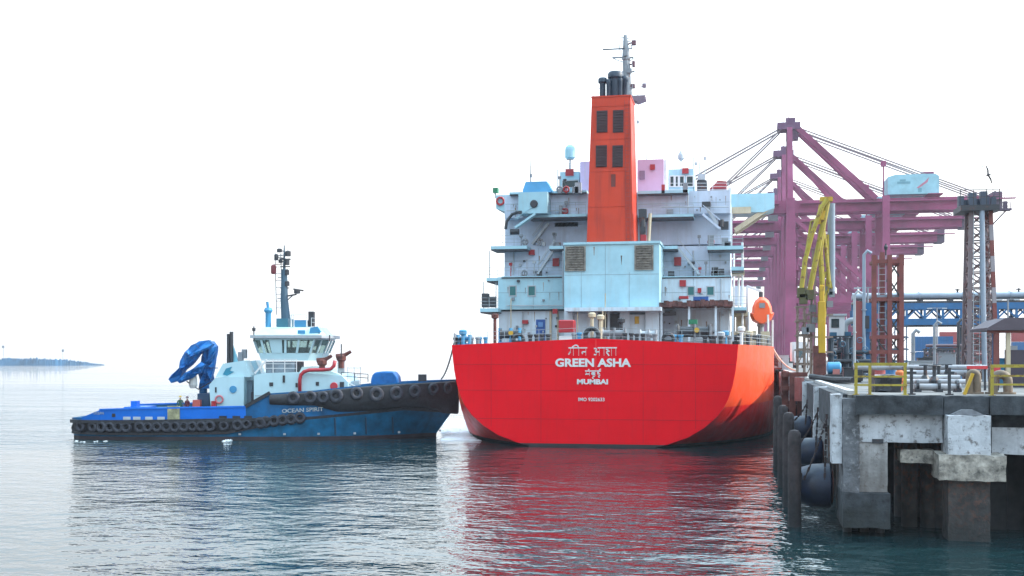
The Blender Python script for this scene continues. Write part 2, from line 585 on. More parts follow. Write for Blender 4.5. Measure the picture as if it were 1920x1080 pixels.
hsum = wmath('MULTIPLY', wmath('MULTIPLY', wmath('MULTIPLY', hsum, pr.outputs[0]), fy_.outputs[0]), breeze)
bp = N.new('ShaderNodeBump')
bp.inputs['Strength'].default_value = 1.0
bp.inputs['Distance'].default_value = 1.0
L.new(hsum, bp.inputs['Height'])
L.new(bp.outputs[0], bs.inputs['Normal'])
me.materials.append(wm)
water = bpy.data.objects.new('water', me)
COL.objects.link(water)
tag(water, 'blue green harbour water with small ripples', 'water', kind='structure')

# far shore: a low wooded spit on the left
rr = random.Random(3)
mb = MB()
YS = 1000.0
n = 320
top, base_ = [], []
for i in range(n + 1):
    px = -260 + (196 + 260) * i / n
    f = min(1.0, (n - i) / (n * 0.28)) ** 0.8
    h = (4.2 + 2.6 * f * (0.75 + 0.5 * noise.noise((i * 0.12, 1.3, 0))) + rr.uniform(-.9, .9) + 1.2 * noise.noise((i * .5, 4.1, 0))) * min(1, f * 1.6 + 0.02)
    p = W(px, HOR, YS)
    top.append((p.x, max(h, 0.15)))
for i in range(n):
    (xa, ha), (xb, hb) = top[i], top[i + 1]
    mb.add([(xa, YS, -1), (xb, YS, -1), (xb * 1.006, YS + 6, hb), (xa * 1.006, YS + 6, ha), (xa * 1.09, YS + 90, ha * .8), (xb * 1.09, YS + 90, hb * .8), (xa * 1.14, YS + 140, -1), (xb * 1.14, YS + 140, -1)],
           [(0, 1, 2, 3), (3, 2, 5, 4), (4, 5, 7, 6)])
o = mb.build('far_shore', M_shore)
tag(o, 'low haze-tinted blue wooded shore across the water on the horizon', 'shore', kind='structure')
for px, top_, nm in ((6, 648, 'slim mast rising from the far shore at its inland end'), (118, 655, 'slim mast rising near the water end of the far shore')):
    mb = MB()
    a = W(px, top_, YS + 10)
    mb.tube([(a.x, a.y, 0), (a.x, a.y, a.z)], 0.22, 6)
    mb.box(a.x - 1.0, a.x + 1.0, a.y - .5, a.y + .5, a.z - 2.4, a.z)
    single('shore_mast', mb, M_grey, nm, 'mast', (a.x, a.y, 0), group='masts on the far shore')

# ------------------------------------------------------------------ the red tanker
CX, Y0 = -12.5, 97.6
ship = Thing('tanker_ship', 'huge red hulled tanker ship seen from its flat stern, orange funnel above white decks', 'ship', (CX, Y0, 0))
zs = [-1.5, -0.5, 0.25, 0.9, 1.7, 2.6, 3.4, 4.1, 5.2, 6.3, 7.4, 8.55]
b0s = [1.0, 3.4, 6.2, 8.0, 9.3, 10.3, 10.9, 11.25, 11.6, 11.82, 11.96, 12.05]
BF = 15.5
ys = [0, 1, 2, 3.5, 5, 7, 9, 11.5, 14, 17, 20, 24, 30, 40, 60, 100, 150, 165, 180, 192, 202]

def interp_b(z):
    for (za, a), (zb, b) in zip(list(zip(zs, b0s)), list(zip(zs, b0s))[1:]):
        if z <= zb: return a + (b - a) * (z - za) / (zb - za)
    return b0s[-1]


def hb(y, z, b0):
    Lz = 25 + 5 * max(0.0, (4 - z) / 4)
    u = min(1.0, y / Lz)
    e = 1.55 + 1.2 * max(0.0, (5.5 - z) / 5.5)
    b = b0 + (BF - b0) * (1 - (1 - u) ** e)
    if y > 150:
        b *= max(0.0, 1 - ((y - 150) / 52.0) ** 1.8)
    return b

mb = MB()
nz = len(zs)
for sg in (-1, 1):
    V = []
    for y in ys:
        for z, b in zip(zs, b0s):
            V.append((CX + sg * hb(y, z, b), Y0 + y, z))
    base = len(mb.v)
    mb.v += V
    for i in range(len(ys) - 1):
        for k in range(nz - 1):
            mb.f.append([base + i * nz + k, base + i * nz + k + 1, base + (i + 1) * nz + k + 1, base + (i + 1) * nz + k])
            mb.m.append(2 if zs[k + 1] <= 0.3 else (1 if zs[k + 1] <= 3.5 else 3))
# transom
base = len(mb.v)
for z, b in zip(zs, b0s):
    mb.v += [(CX - b, Y0, z), (CX + b, Y0, z)]
for k in range(nz - 1):
    mb.f.append([base + 2 * k, base + 2 * k + 1, base + 2 * k + 3, base + 2 * k + 2])
    mb.m.append(2 if zs[k + 1] <= 0.3 else 0)
b = len(mb.v)
mb.v.append((CX, Y0, 9.08))
mb.f.append([base + 2 * (nz - 1), base + 2 * (nz - 1) + 1, b]); mb.m.append(0)
hull = ship.part('hull', mb, [M_red, M_red_streaky, M_boot, M_red_sunlit], smooth=True, auto=20)
# weather deck
mb = MB()
for i in range(len(ys) - 1):
    a, c = hb(ys[i], 8.55, 12.05), hb(ys[i + 1], 8.55, 12.05)
    ya, yc = Y0 + ys[i] + (0.05 if i == 0 else 0), Y0 + ys[i + 1]
    mb.add([(CX - a + .03, ya, 8.5), (CX, ya, 8.95), (CX + a - .03, ya, 8.5), (CX + c - .03, yc, 8.5), (CX, yc, 8.95), (CX - c + .03, yc, 8.5)], [(0, 1, 4, 5), (1, 2, 3, 4)])
ship.part('weather_deck', mb, mat('deck_paint', (0.20, 0.07, 0.06), 0.7, rust=0.2))
# transom seam and hull details
mb = MB()
c = W(1117, 640, Y0)
mb.box(c.x - .05, c.x + .05, Y0 - .02, Y0, 5.9, 9.0)
ship.part('weld_seam', mb, M_red_streaky)
mb = MB()
for z in (2.3, 4.7, 6.9):
    bb = interp_b(z)
    mb.box(CX - bb + .05, CX + bb - .05, Y0 - .012, Y0 - .001, z - .03, z + .03)
for dx, z0 in ((-8.6, 1.6), (-4.3, .4), (4.3, .4), (8.6, 1.6)):
    mb.box(CX + dx - .025, CX + dx + .025, Y0 - .014, Y0 - .002, z0, 8.5)
o_ = ship.part('plate_seam', mb, mat('seam_red', (.66, .01, .02), .6, spec=.1)); o_['kind'] = 'stuff'

# lettering
mb = MB()
t_ = W(1111, 687, Y0)
text_mb(mb, 'GREEN ASHA', 0.92, (t_.x, Y0 - .03, t_.z), width=W(1182, 0, Y0).x - W(1040, 0, Y0).x, weight=0.034)
t_ = W(1111, 720, Y0)
text_mb(mb, 'MUMBAI', 0.56, (t_.x, Y0 - .03, t_.z), width=W(1140, 0, Y0).x - W(1082, 0, Y0).x, weight=0.024)
t_ = W(1109, 752, Y0)
text_mb(mb, 'IMO 9202633', 0.40, (t_.x, Y0 - .03, t_.z), width=W(1133, 0, Y0).x - W(1084, 0, Y0).x, weight=0.006)
ship.part('lettering', mb, M_white)
# the same name and port in Devanagari strokes
mb = MB()
ga = [[(0, 1), (1, 1)], [(.75, 1), (.75, 0)], [(.3, 1), (.3, .45), (.15, .35), (.1, .5)], [(.3, .5), (0, .15)]]
ii = [[(0, 1), (.8, 1)], [(.55, 1), (.55, 0)], [(.55, 1), (.35, 1.32), (0, 1.36), (-.45, 1.1)]]
na = [[(0, 1), (1, 1)], [(.8, 1), (.8, 0)], [(.8, .5), (.3, .5), (.2, .35), (.35, .25)]]
aa = [[(0, 1), (.55, 1)], [(.4, 1), (.4, 0)]]
a_ = [[(.05, .9), (.35, .95), (.45, .75), (.25, .55), (.5, .42), (.4, .12), (.05, .15)], [(.45, .5), (.85, .5)], [(.85, 1), (.85, 0)], [(.6, 1), (1.1, 1)]]
sha = [[(0, 1), (1.1, 1)], [(.1, .75), (.3, .85), (.4, .6), (.15, .45), (.55, 0)], [(.9, 1), (.9, 0)], [(.4, .5), (.6, .6)]]
ma = [[(0, 1), (1, 1)], [(.2, 1), (.2, .35), (.05, .3)], [(.8, 1), (.8, 0)], [(.2, .4), (.8, .4)]]
uu = [[(.75, 0), (.45, -.15), (.3, -.4), (.55, -.5)]]
ba = [[(0, 1), (1, 1)], [(.8, 1), (.8, 0)], [(.8, .65), (.35, .75), (.15, .45), (.4, .2), (.8, .35)], [(.2, .35), (.75, .6)]]
ee = [[(0, 1), (.8, 1)], [(.5, 1), (.45, .75), (.15, .7), (.2, .4), (.6, .45), (.65, .1), (.3, -.05), (.55, -.3)], [(.45, 1), (.5, 1.25), (.8, 1.4)]]
def deva(glyphs, px, py, sx, sz, w):
    for g, adv in glyphs:
        at = W(px, py, Y0) - Vector((0, .03, 0))
        strokes(mb, g, at, sx, sz, w)
        px += adv * sx * 22.2
deva([(ga, 1.0), (ii, .82), (na, 1.0)], 1066, 667, .56, .66, .10)
deva([(a_, 1.15), (aa, .6), (sha, 1.15), (aa, .6)], 1113, 667, .57, .66, .10)
deva([(ma, 1.0), (uu, 0.0), (ba, 1.05), (ee, .8)], 1097, 705, .47, .42, .085)
mb.lathe([(.06, -.02), (.06, .02)], W(1104, 693, Y0) - Vector((0, .03, 0)), 'y', 8)
ship.part('hindi_lettering', mb, M_white)

def win(th, par, x0, x1, y0, y1, Y, glass, frame, name='window'):
    """a window with its frame standing proud of the wall at depth Y"""
    mb = MB()
    a, b = W(x0, y0, Y), W(x1, y1, Y)
    t = 0.10
    z1, z0 = W((x0 + x1) / 2, y0, Y).z, W((x0 + x1) / 2, y1, Y).z
    mb.box(a.x - t, b.x + t, Y - .06, Y - .003, z0 - t, z0).box(a.x - t, b.x + t, Y - .06, Y - .003, z1, z1 + t)
    mb.box(a.x - t, a.x, Y - .06, Y - .003, z0, z1).box(b.x, b.x + t, Y - .06, Y - .003, z0, z1)
    w = th.part(name, mb, frame, par)
    mb = MB()
    mb.box(a.x, b.x, Y - .035, Y - .004, z0, z1)
    mb.mi = 0
    th.part('pane', mb, glass, w)
    return w

M_railg = mat('railing_grey', (.40, .46, .50), .5)
# --- houses, level by level
mb = MB(); mb.pbox(935, 1366, 582, 648, 117.0, 20)
house1 = ship.part('poop_house', mb, M_ship2)
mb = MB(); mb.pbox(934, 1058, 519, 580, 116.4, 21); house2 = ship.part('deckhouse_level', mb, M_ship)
mb = MB(); mb.pbox(1236, 1370, 519, 580, 116.4, 21); house2b = ship.part('deckhouse_level', mb, M_ship2)
mb = MB(); mb.pbox(946, 1060, 461, 519, 119.5, 17); house3 = ship.part('deckhouse_level', mb, M_lav)
mb = MB(); mb.pbox(1234, 1369, 461, 519, 119.5, 17); house3b = ship.part('deckhouse_level', mb, M_lav)
mb = MB(); mb.pbox(947, 1369, 404, 461, 120.4, 15); house4 = ship.part('deckhouse_level', mb, M_lav)
mb = MB()
mb.pbox(946, 1369, 362, 404, 118.9, 18)
house5 = ship.part('navigation_deck_level', mb, M_lav)
# engine casing
mb = MB()
mb.pbox(1058, 1236, 456, 578, 112.5, 8.6)
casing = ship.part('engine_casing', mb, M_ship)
mb = MB()
mb.pbox(1056, 1238, 453, 457.5, 112.35, 8.8)
ship.part('casing_coaming', mb, M_ship, casing)
for (x0, x1, y0, y1) in ((1062, 1096, 464, 506), (1192, 1223, 462, 504)):
    mb = MB()
    a, b = W(x0, y0, 112.5), W(x1, y1, 112.5)
    mb.box(a.x, b.x, 112.42, 112.497, b.z, a.z)
    g = ship.part('vent_grille', mb, mat('vent_grey', (0.20, 0.18, 0.15), 0.8, var=0.5, vscale=2.5), casing)
    mb = MB()
    k = 9
    for i in range(k):
        z = b.z + (a.z - b.z) * (i + .5) / k
        mb.box(a.x + .1, b.x - .1, 112.34, 112.419, z - .045, z + .02)
    mb.box(a.x - .12, a.x, 112.36, 112.498, b.z - .1, a.z + .1).box(b.x, b.x + .12, 112.36, 112.498, b.z - .1, a.z + .1)
    mb.box(a.x, b.x, 112.36, 112.498, a.z, a.z + .1).box(a.x, b.x, 112.36, 112.498, b.z - .1, b.z)
    ship.part('vent_louvre', mb, mat('vent_slats', (0.30, 0.27, 0.23), 0.8, var=0.4, vscale=2), casing)
# casing foot: a covered mooring space with doors and dark recesses
mb = MB()
mb.pbox(1058, 1239, 576, 583, 110.6, 6.3)
ship.part('casing_canopy', mb, M_ship2)
mb = MB()
for x0, x1 in ((1058, 1074), (1100, 1121), (1139, 1143), (1162, 1180), (1210, 1236)):
    mb.pbox(x0, x1, 583, 642, 112.6, .5)
ship.part('casing_pillar', mb, M_ship2)
for x0, x1, y0, y1, m_, nm in ((1121, 1139, 588, 616, M_dark, 'recess_panel'), (1143, 1161, 588, 618, M_dark, 'recess_panel'), (1180, 1209, 590, 640, M_ship2, 'white_door'), (1074, 1100, 588, 640, M_ship2, 'white_door')):  # recess entries are dark panels filling the openings
    mb = MB(); mb.pbox(x0, x1, y0, y1, 112.9, .12)
    ship.part(nm, mb, m_)
mb = MB(); mb.pbox(1190, 1198, 593, 607, 112.8, .09); ship.part('yellow_notice', mb, M_yellow)
# doors of the poop house
mb = MB(); mb.pbox(1005, 1022, 599, 641, 116.9, .098); bd = ship.part('blue_door', mb, M_blue)
mb = MB(); mb.pbox(1009, 1018, 604, 613, 116.85, .048); ship.part('pane', mb, mat('door_pane', (.12, .3, .62), .3), bd)
mb = MB(); mb.pbox(1017, 1019.5, 620, 624, 116.82, .078); ship.part('handle', mb, M_lgrey, bd)
mb = MB(); mb.pbox(1238, 1264, 592, 642, 116.9, .098); wd = ship.part('white_door', mb, M_lav)
mb = MB(); mb.pbox(1235, 1267, 584, 591, 116.2, .798); ship.part('door_hood', mb, M_grey, wd)
mb = MB(); mb.pbox(1030, 1034, 583, 640, 116.8, .15).pbox(1044, 1047, 583, 640, 116.8, .15); ship.part('standpipe', mb, M_cream)
# teal windows
for x0, x1, y0, y1 in ((956, 967, 537, 554), (991, 1003, 537, 554)):
    win(ship, house2, x0, x1, y0, y1, 116.4, M_teal, M_lgrey)
for x0, x1, y0, y1 in ((1290, 1301, 538, 553), (1326, 1338, 538, 553)):
    win(ship, house2b, x0, x1, y0, y1, 116.4, M_teal, M_lgrey)
# red fire boxes and life-saving gear on the bulkheads
for x0, x1, y0, y1, Y, d in ((1274, 1286, 525, 537, 116.1, .298), (1308, 1315, 540, 549, 116.2, .198), (1027, 1042, 439, 462, 120.9, .298), (1264, 1277, 482, 498, 119.2, .298), (1284, 1296, 430, 444, 120.9, .298),
                             (1036, 1048, 484, 499, 119.2, .298), (991, 1002, 468, 478, 119.2, .298), (1036, 1045, 579, 588, 115.9, .4), (968, 976, 450, 461, 120.9, .298), (979, 990, 600, 607, 116.7, .298), (1274, 1281, 447, 455, 120.9, .298)):
    mb = MB(); mb.pbox(x0, x1, y0, y1, Y, d)
    ship.part('fire_box', mb, M_redbox)
# decks that overhang, with their edges
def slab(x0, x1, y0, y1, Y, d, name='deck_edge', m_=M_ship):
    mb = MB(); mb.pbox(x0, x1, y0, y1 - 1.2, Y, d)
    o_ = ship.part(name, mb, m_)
    mb = MB(); mb.pbox(x0 + .6, x1 - .6, y1 - 1.15, y1 + 1.2, Y + .15, d - .3)  # dark plate added under the slab as overhang shade
    ship.part('underside_shade_plate', mb, M_under, o_)
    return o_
slab(920, 988, 461, 468, 117.2, 3.5); slab(1326, 1394, 461, 469, 117.2, 3.5)
slab(912, 934, 521, 528, 116.6, 6); slab(900, 934, 578, 586, 115.2, 5); slab(1371, 1395, 500, 508, 117.0, 5)
slab(1371, 1400, 576, 583, 116.0, 5)
slab(940, 1054, 517.4, 520.4, 116.2, 3.4); slab(1240, 1371, 517.4, 520.4, 116.2, 3.4)
slab(1030, 1056, 461, 468, 117.2, 2.6); slab(1238, 1270, 461, 468, 117.2, 2.6)
slab(990, 1100, 402, 408, 117.6, 3.7); slab(1196, 1300, 402, 408, 117.6, 3.7); slab(955, 1100, 358.5, 363.5, 118.2, 4); slab(1195, 1290, 357, 363.5, 117.8, 4)
# rusty boat-deck awning at the right
mb = MB()
a, b = W(1236, 566, 112.3), W(1374, 574, 112.3)
n = 16
for i in range(n):
    xa, xb = a.x + (b.x - a.x) * i / n, a.x + (b.x - a.x) * (i + 1) / n
    d = random.uniform(-.12, .12)
    mb.box(xa, xb - .02, 112.3 + abs(d), 116.3, b.z + d * .4, a.z + d + random.uniform(0, .2))
ship.part('boat_deck_awning', mb, M_rustdeck)
mb = MB()
mb.pbox(1300, 1328, 556, 563, 113.5, 1.4); ship.part('stowed_raft', mb, M_blue)
mb = MB()
mb.pbox(1273, 1290, 555, 560, 113.6, 1.2); ship.part('stowed_raft', mb, M_redbox)
mb = MB()
for px in (1238, 1290, 1340, 1372):
    mb.pbox(px, px + 4, 574, 640, 112.7, .25)
ship.part('awning_post', mb, M_ship2)
# inclined ladders
def stair(xa, ya, xb, yb, Y, m_=M_lgrey):
    mb = MB()
    p, q = W(xa, ya, Y), W(xb, yb, Y)
    for dy in (0, .7):
        o_ = Vector((0, -dy, 0))
        mb.bar(p + o_, q + o_, .12, .22)
        mb.bar(p + o_ + Vector((0, 0, .9)), q + o_ + Vector((0, 0, .9)), .06)
    k = 10
    for i in range(k):
        c = p.lerp(q, (i + .5) / k)
        mb.box(c.x - .12, c.x + .12, c.y - .7, c.y, c.z - .03, c.z)
    ship.part('stair', mb, m_)
stair(1042, 466, 1010, 514, 118.4); stair(1272, 466, 1312, 515, 118.4); stair(1030, 420, 1000, 459, 120.0); stair(1318, 403, 1350, 430, 117.4, M_lav)
stair(968, 428, 1006, 402, 117.2, M_ship)
# bridge wings, on the forward part of the house
def wing(x0, x1, y0, y1, sg):
    mb = MB()
    a, b = W(x0, y0, 134.0), W(x1, y1, 134.0)
    lo, hi = sorted((a.x, b.x))
    zt, zb = a.z, b.z
    inner, outer = (lo, hi) if sg > 0 else (hi, lo)
    mb.prism([(inner, zt), (outer, zt), (outer, zb + 0.4), (outer - sg * 1.2, zb), (inner, zb)], 'y', 134.0, 138.5)
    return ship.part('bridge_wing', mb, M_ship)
w1 = wing(1366, 1452, 364, 397, 1)
w2 = wing(930, 960, 366, 397, -1)
mb = MB(); mb.pbox(1370, 1408, 388, 400, 133.6, .39); ship.part('wing_underside', mb, M_cream, w1)
mb = MB()
a, b = W(1450, 384, 134.4), W(1378, 432, 134.4)
mb.bar(a, b, .5, .5); mb.bar(a + Vector((0, 3, 0)), b + Vector((0, 3, 0)), .5, .5)
ship.part('wing_strut', mb, M_cream)
mb = MB()
mb.torus(W(938, 377, 133.8), 'y', .42, .13, 16, 6); ship.part('wing_lifebuoy', mb, M_redbox)
mb = MB()
mb.pbox(924, 933, 352, 361, 134.5, .7); ship.part('sidelight_box', mb, M_green)
mb = MB()
mb.tube([W(928, 361, 135), W(930, 372, 135)], .09, 6); ship.part('sidelight_post', mb, M_lgrey)
# equipment on the port side of the navigation deck
mb = MB(); mb.pbox(972, 1026, 360, 400, 116.6, 2.39); ship.part('pilot_box', mb, M_ship)
mb = MB(); mb.lathe([(.34, -.05), (.40, 0), (.40, .09)], W(1001, 382, 116.45), 'y', 14); ship.part('porthole', mb, M_dark)
mb = MB()
a, b = W(982, 341, 117.4), W(1034, 360, 117.4)
mb.prism([(a.x + .2, a.z), (b.x - .5, a.z), (b.x, b.z + .2), (b.x, b.z), (a.x - .1, b.z), (a.x - .1, b.z + .3)], 'y', 117.4, 119.2)
ship.part('covered_locker', mb, mat('cover_blue', (.10, .42, .75), .5))
mb = MB()
mb.tube([W(995, 345, 119.5), W(995, 298, 119.5)], [.07, .03], 6); mb.pbox(993, 997, 326, 332, 119.3, .3)
ship.part('whip_aerial', mb, M_grey)
# wheelhouse and towers above
mb = MB()
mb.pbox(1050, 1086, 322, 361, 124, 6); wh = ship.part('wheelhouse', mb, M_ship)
win(ship, wh, 1055, 1084, 339, 351, 124, M_glass, M_lgrey)
win(ship, wh, 1062, 1074, 319, 328, 123.9, M_redbox, M_redbox, 'red_panel')
mb = MB(); mb.pbox(1088, 1108, 303, 361, 122, 7); ship.part('lavender_tower', mb, mat('tower_lavender', (.62, .55, .82), .45, streak=.2, scol=(.4, .33, .4)))
mb = MB(); c = W(1069, 285, 124.5)
mb.lathe([(.35, -.75), (.55, -.6), (.56, .2), (.5, .5), (.3, .72), (.05, .8)], c, 'z', 14); ship.part('radome', mb, mat('radome_blue', (.38, .68, .78), .4))
mb = MB(); mb.tube([c + Vector((0, 0, -2.2)), c + Vector((0, 0, -.7))], .1, 8); mb.bar(c + Vector((-.4, 0, -.8)), c + Vector((.4, 0, -.8)), .1)
mb.rail([W(1046, 322, 124), W(1088, 322, 124)], .9, 3, 1.2, .03)
mb.tube([W(1046, 360, 123.5), W(1046, 318, 123.5)], .06, 6)
ship.part('radome_mast', mb, M_lgrey)
mb = MB(); mb.pbox(1195, 1244, 299, 358, 120.5, 6); ptw = ship.part('pink_cast_tower', mb, M_pink_cast)
mb = MB(); mb.pbox(1219, 1228, 308, 318, 120.3, .198); ship.part('fire_box', mb, M_redbox, ptw)
mb = MB(); mb.pbox(1199, 1209, 320, 336, 120.35, .148); ship.part('hatch', mb, mat('pink_dark', (.30, .18, .28), .6), ptw)
mb = MB(); mb.pbox(1243.5, 1250, 300, 360, 121, .4); ship.part('white_trunking', mb, M_white)
# starboard wheelhouse clutter
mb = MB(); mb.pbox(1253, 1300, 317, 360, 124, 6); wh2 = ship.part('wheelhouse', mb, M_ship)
for x0, x1 in ((1257, 1263), (1267, 1271), (1275, 1282), (1288, 1299)):
    win(ship, wh2, x0, x1, 331, 349, 124, M_glass, M_white)
mb = MB(); mb.pbox(1279, 1291, 315, 325, 123.7, .298); ship.part('fire_box', mb, M_redbox, wh2)
mb = MB(); mb.pbox(1306, 1325, 338, 360, 124, 3); ship.part('binnacle_house', mb, M_dark)
mb = MB(); mb.pbox(1308, 1322, 326, 337, 124.2, 2); ship.part('grey_locker', mb, M_lgrey)
mb = MB()
c = W(1277, 292, 125)
mb.lathe([(.2, -.5), (.34, -.3), (.32, .1), (.1, .5)], c, 'z', 12)
mb.tube([c + Vector((0, 0, -1.8)), c], .07, 6)
for px, y0 in ((1300, 295), (1312, 305), (1322, 296), (1249, 290), (1212, 290)):
    mb.tube([W(px, 342, 125.5), W(px, y0, 125.5)], .05, 6)
mb.pbox(1302, 1307, 304, 309, 125, .4).pbox(1319, 1324, 294, 299, 125, .3)
ship.part('aerial_cluster', mb, M_lgrey)
mb = MB(); mb.rail([W(1248, 362, 119.6), W(1366, 362, 119.6)], 1.0, 3, 1.6, .03); ship.part('bridge_railing', mb, M_white)
mb = MB(); mb.rail([W(948, 362, 119.6), W(978, 362, 119.6)], 1.0, 3, 1.2, .03); ship.part('bridge_railing', mb, M_white)
mb = MB(); mb.rail([W(1368, 364, 135), W(1450, 364, 135)], .9, 2, 1.6, .03); ship.part('bridge_railing', mb, M_white)
mb = MB()
a = W(1330, 352, 121); b = W(1362, 338, 121)
mb.prism([(a.x, a.z - .1), (a.x + .6, b.z - .3), (b.x - .9, b.z), (b.x, b.z - .1), (b.x, a.z - .1)], 'y', 121, 124)
ship.part('red_dodger', mb, mat('dodger_red', (.36, .04, .05), .7))
mb = MB(); mb.pbox(1365, 1371, 352, 400, 121.5, .5).pbox(1369, 1373, 400, 460, 122, .4); ship.part('white_mast', mb, M_white)
# lit starboard flank: pillars, brackets and platforms beside the house
mb = MB()
for px, y0, y1, Y in ((1376, 470, 648, 124), (1392, 455, 645, 120), (1385, 508, 576, 122), (1404, 585, 650, 118), (1440, 590, 655, 122), (1448, 600, 655, 126)):
    mb.tube([W(px, y1, Y), W(px, y0, Y)], .11, 6)
ship.part('side_pillar', mb, M_white)
mb = MB(); mb.pbox(1372, 1396, 508, 514, 119, 3.5); ship.part('bracket_plate', mb, M_cream)
mb = MB(); mb.pbox(1372, 1402, 584, 592, 120, 4).pbox(1380, 1398, 592, 640, 123, 4); ship.part('boat_platform', mb, M_cream)
mb = MB(); mb.pbox(1374, 1396, 536, 572, 124, 2); ship.part('side_locker', mb, M_lav)
mb = MB(); mb.rail([W(1330, 461, 117.3), W(1393, 461, 117.3)], 1.05, 3, 1.3, .03); ship.part('deck_railing', mb, M_railg)
mb = MB(); mb.rail([W(922, 461, 117.3), W(985, 461, 117.3)], 1.05, 3, 1.3, .03); ship.part('deck_railing', mb, M_railg)
mb = MB(); mb.rail([W(913, 521, 116.8), W(933, 521, 116.8)], 1.05, 3, .9, .03); ship.part('deck_railing', mb, M_railg)
mb = MB(); mb.rail([W(901, 578, 115.4), W(933, 578, 115.4)], 1.05, 3, .9, .03); ship.part('deck_railing', mb, M_railg)
mb = MB(); mb.rail([W(1372, 500, 117.2), W(1395, 500, 117.2)], 1.05, 3, .9, .03); ship.part('deck_railing', mb, M_railg)
mb = MB(); mb.rail([W(1372, 576, 116.2), W(1400, 576, 116.2)], 1.05, 3, .9, .03); ship.part('deck_railing', mb, M_railg)
mb = MB(); mb.rail([W(946, 520, 116.4), W(1054, 520, 116.4)], 1.0, 3, 1.5, .025); ship.part('deck_railing', mb, M_railg)
mb = MB(); mb.rail([W(1242, 520, 116.4), W(1370, 520, 116.4)], 1.0, 3, 1.5, .025); ship.part('deck_railing', mb, M_railg)
mb = MB(); mb.rail([W(958, 402, 117.8), W(1098, 402, 117.8)], 1.0, 3, 1.5, .025); ship.part('deck_railing', mb, M_railg)
mb = MB(); mb.rail([W(1198, 402, 117.8), W(1300, 402, 117.8)], 1.0, 3, 1.5, .025); ship.part('deck_railing', mb, M_railg)
mb = MB()
for px, y0, y1 in ((918, 470, 521), (907, 528, 578), (930, 528, 578)):
    mb.tube([W(px, y1, 116.9), W(px, y0, 116.9)], .05, 6)
ship.part('stanchion', mb, M_lgrey)
mb = MB(); mb.pbox(903, 914, 550, 576, 116, 1).pbox(918, 928, 556, 576, 116, .8); ship.part('winch_pedestal', mb, M_dark)
# stowed hoses and dark gear on the upper decks
mb = MB()
mb.tube([W(948, 430, 118), W(950, 415, 118), W(960, 402, 118), W(985, 394, 118)], .16, 8)
mb.lathe([(.3, 0), (.3, .9)], W(957, 435, 118.5), 'x', 10); mb.lathe([(.28, 0), (.28, .7)], W(1352, 425, 119), 'z', 10)
mb.pbox(1352, 1366, 415, 429, 119, 1).pbox(1316, 1332, 378, 386, 117, .8).pbox(1040, 1084, 417, 425, 120.4, .7).pbox(972, 978, 395, 401, 116.4, .2)
ship.part('deck_gear', mb, M_dark)
mb = MB(); mb.pbox(1348, 1354, 438, 455, 120.6, .5); ship.part('cream_locker', mb, M_cream)
mb = MB()
c = W(1330, 398, 117.5)
mb.bar(c, W(1322, 382, 117.5), .35); mb.bar(c, W(1345, 420, 117.5), .3); ship.part('grey_davit', mb, M_lgrey)
mb = MB(); mb.pbox(1298, 1308, 640 - 84, 640 - 78, 116, .3); 

# floodlights, junction boxes and pipe runs on the bulkheads
rs = random.Random(77)
mb = MB()
for k in range(60):
    px = rs.choice((rs.uniform(950, 1050), rs.uniform(1245, 1365)))
    lv = rs.choice(((366, 398, 118.5), (412, 452, 122.5), (468, 512, 119.4), (526, 572, 116.3), (590, 625, 116.9)))
    py = rs.uniform(lv[0], lv[1])
    c = W(px, py, lv[2])
    w = rs.uniform(.05, .13)
    mb.box(c.x - w, c.x + w, lv[2] - .2, lv[2] - .002 + .1, c.z - w, c.z + w * rs.uniform(.6, 1.6))
for k_, m_ in enumerate(mb.islands()): ship.part('deck_light', m_, (M_grey, M_lgrey, M_grey, M_dark, M_lgrey)[k_ % 5])
# plate seams and rust weeps on the house sides
mb = MB()
for x0, x1, py, Y in ((934, 1058, 549, 116.4), (1058, 1236, 516, 112.5), (1236, 1370, 549, 116.4), (946, 1060, 490, 119.5), (1234, 1369, 490, 119.5), (946, 1100, 383, 118.6), (1196, 1369, 383, 118.6)):
    a, b = W(x0 + .5, py, Y), W(x1 - .5, py, Y); mb.box(a.x, b.x, Y - .012, Y - .001, a.z - .025, a.z + .025)
for px, y0, y1, Y in ((1090, 510, 577, 112.5), (1135, 460, 577, 112.5), (1180, 510, 577, 112.5), (1000, 522, 579, 116.4), (1300, 522, 579, 116.4), (1010, 465, 517, 119.5), (1330, 465, 517, 119.5)):
    a, b = W(px, y0, Y), W(px, y1, Y); mb.box(a.x - .02, a.x + .02, Y - .012, Y - .001, b.z, a.z)
o_ = ship.part('plate_seam', mb, mat('seam_grey', (.30, .40, .46), .6)); o_['kind'] = 'stuff'
mb = MB()
for k in range(46):
    Y, x0, x1, y0, y1 = rs.choice(((116.4, 936, 1056, 522, 560), (116.4, 1238, 1368, 522, 560), (117.0, 936, 1050, 584, 625), (117.0, 1240, 1364, 578, 625), (117.0, 1270, 1364, 577, 600), (112.5, 1060, 1234, 458, 500), (118.6, 948, 1090, 364, 392), (118.6, 1200, 1366, 364, 392), (119.5, 948, 1056, 465, 500)))
    px, py = rs.uniform(x0, x1), rs.uniform(y0, y1)
    a, b = W(px, py, Y), W(px, py + rs.uniform(5, 20), Y)
    w = rs.uniform(.02, .07)
    mb.add([(a.x - w, Y - .006, a.z), (a.x + w, Y - .006, a.z), (a.x + w * .4, Y - .006, b.z), (a.x - w * .3, Y - .006, b.z)], [(0, 1, 2, 3)])
o_ = ship.part('rust_weep', mb, mat('weep_brown', (.34, .24, .18), .8, var=.4, vscale=2)); o_['kind'] = 'stuff'
mb = MB()
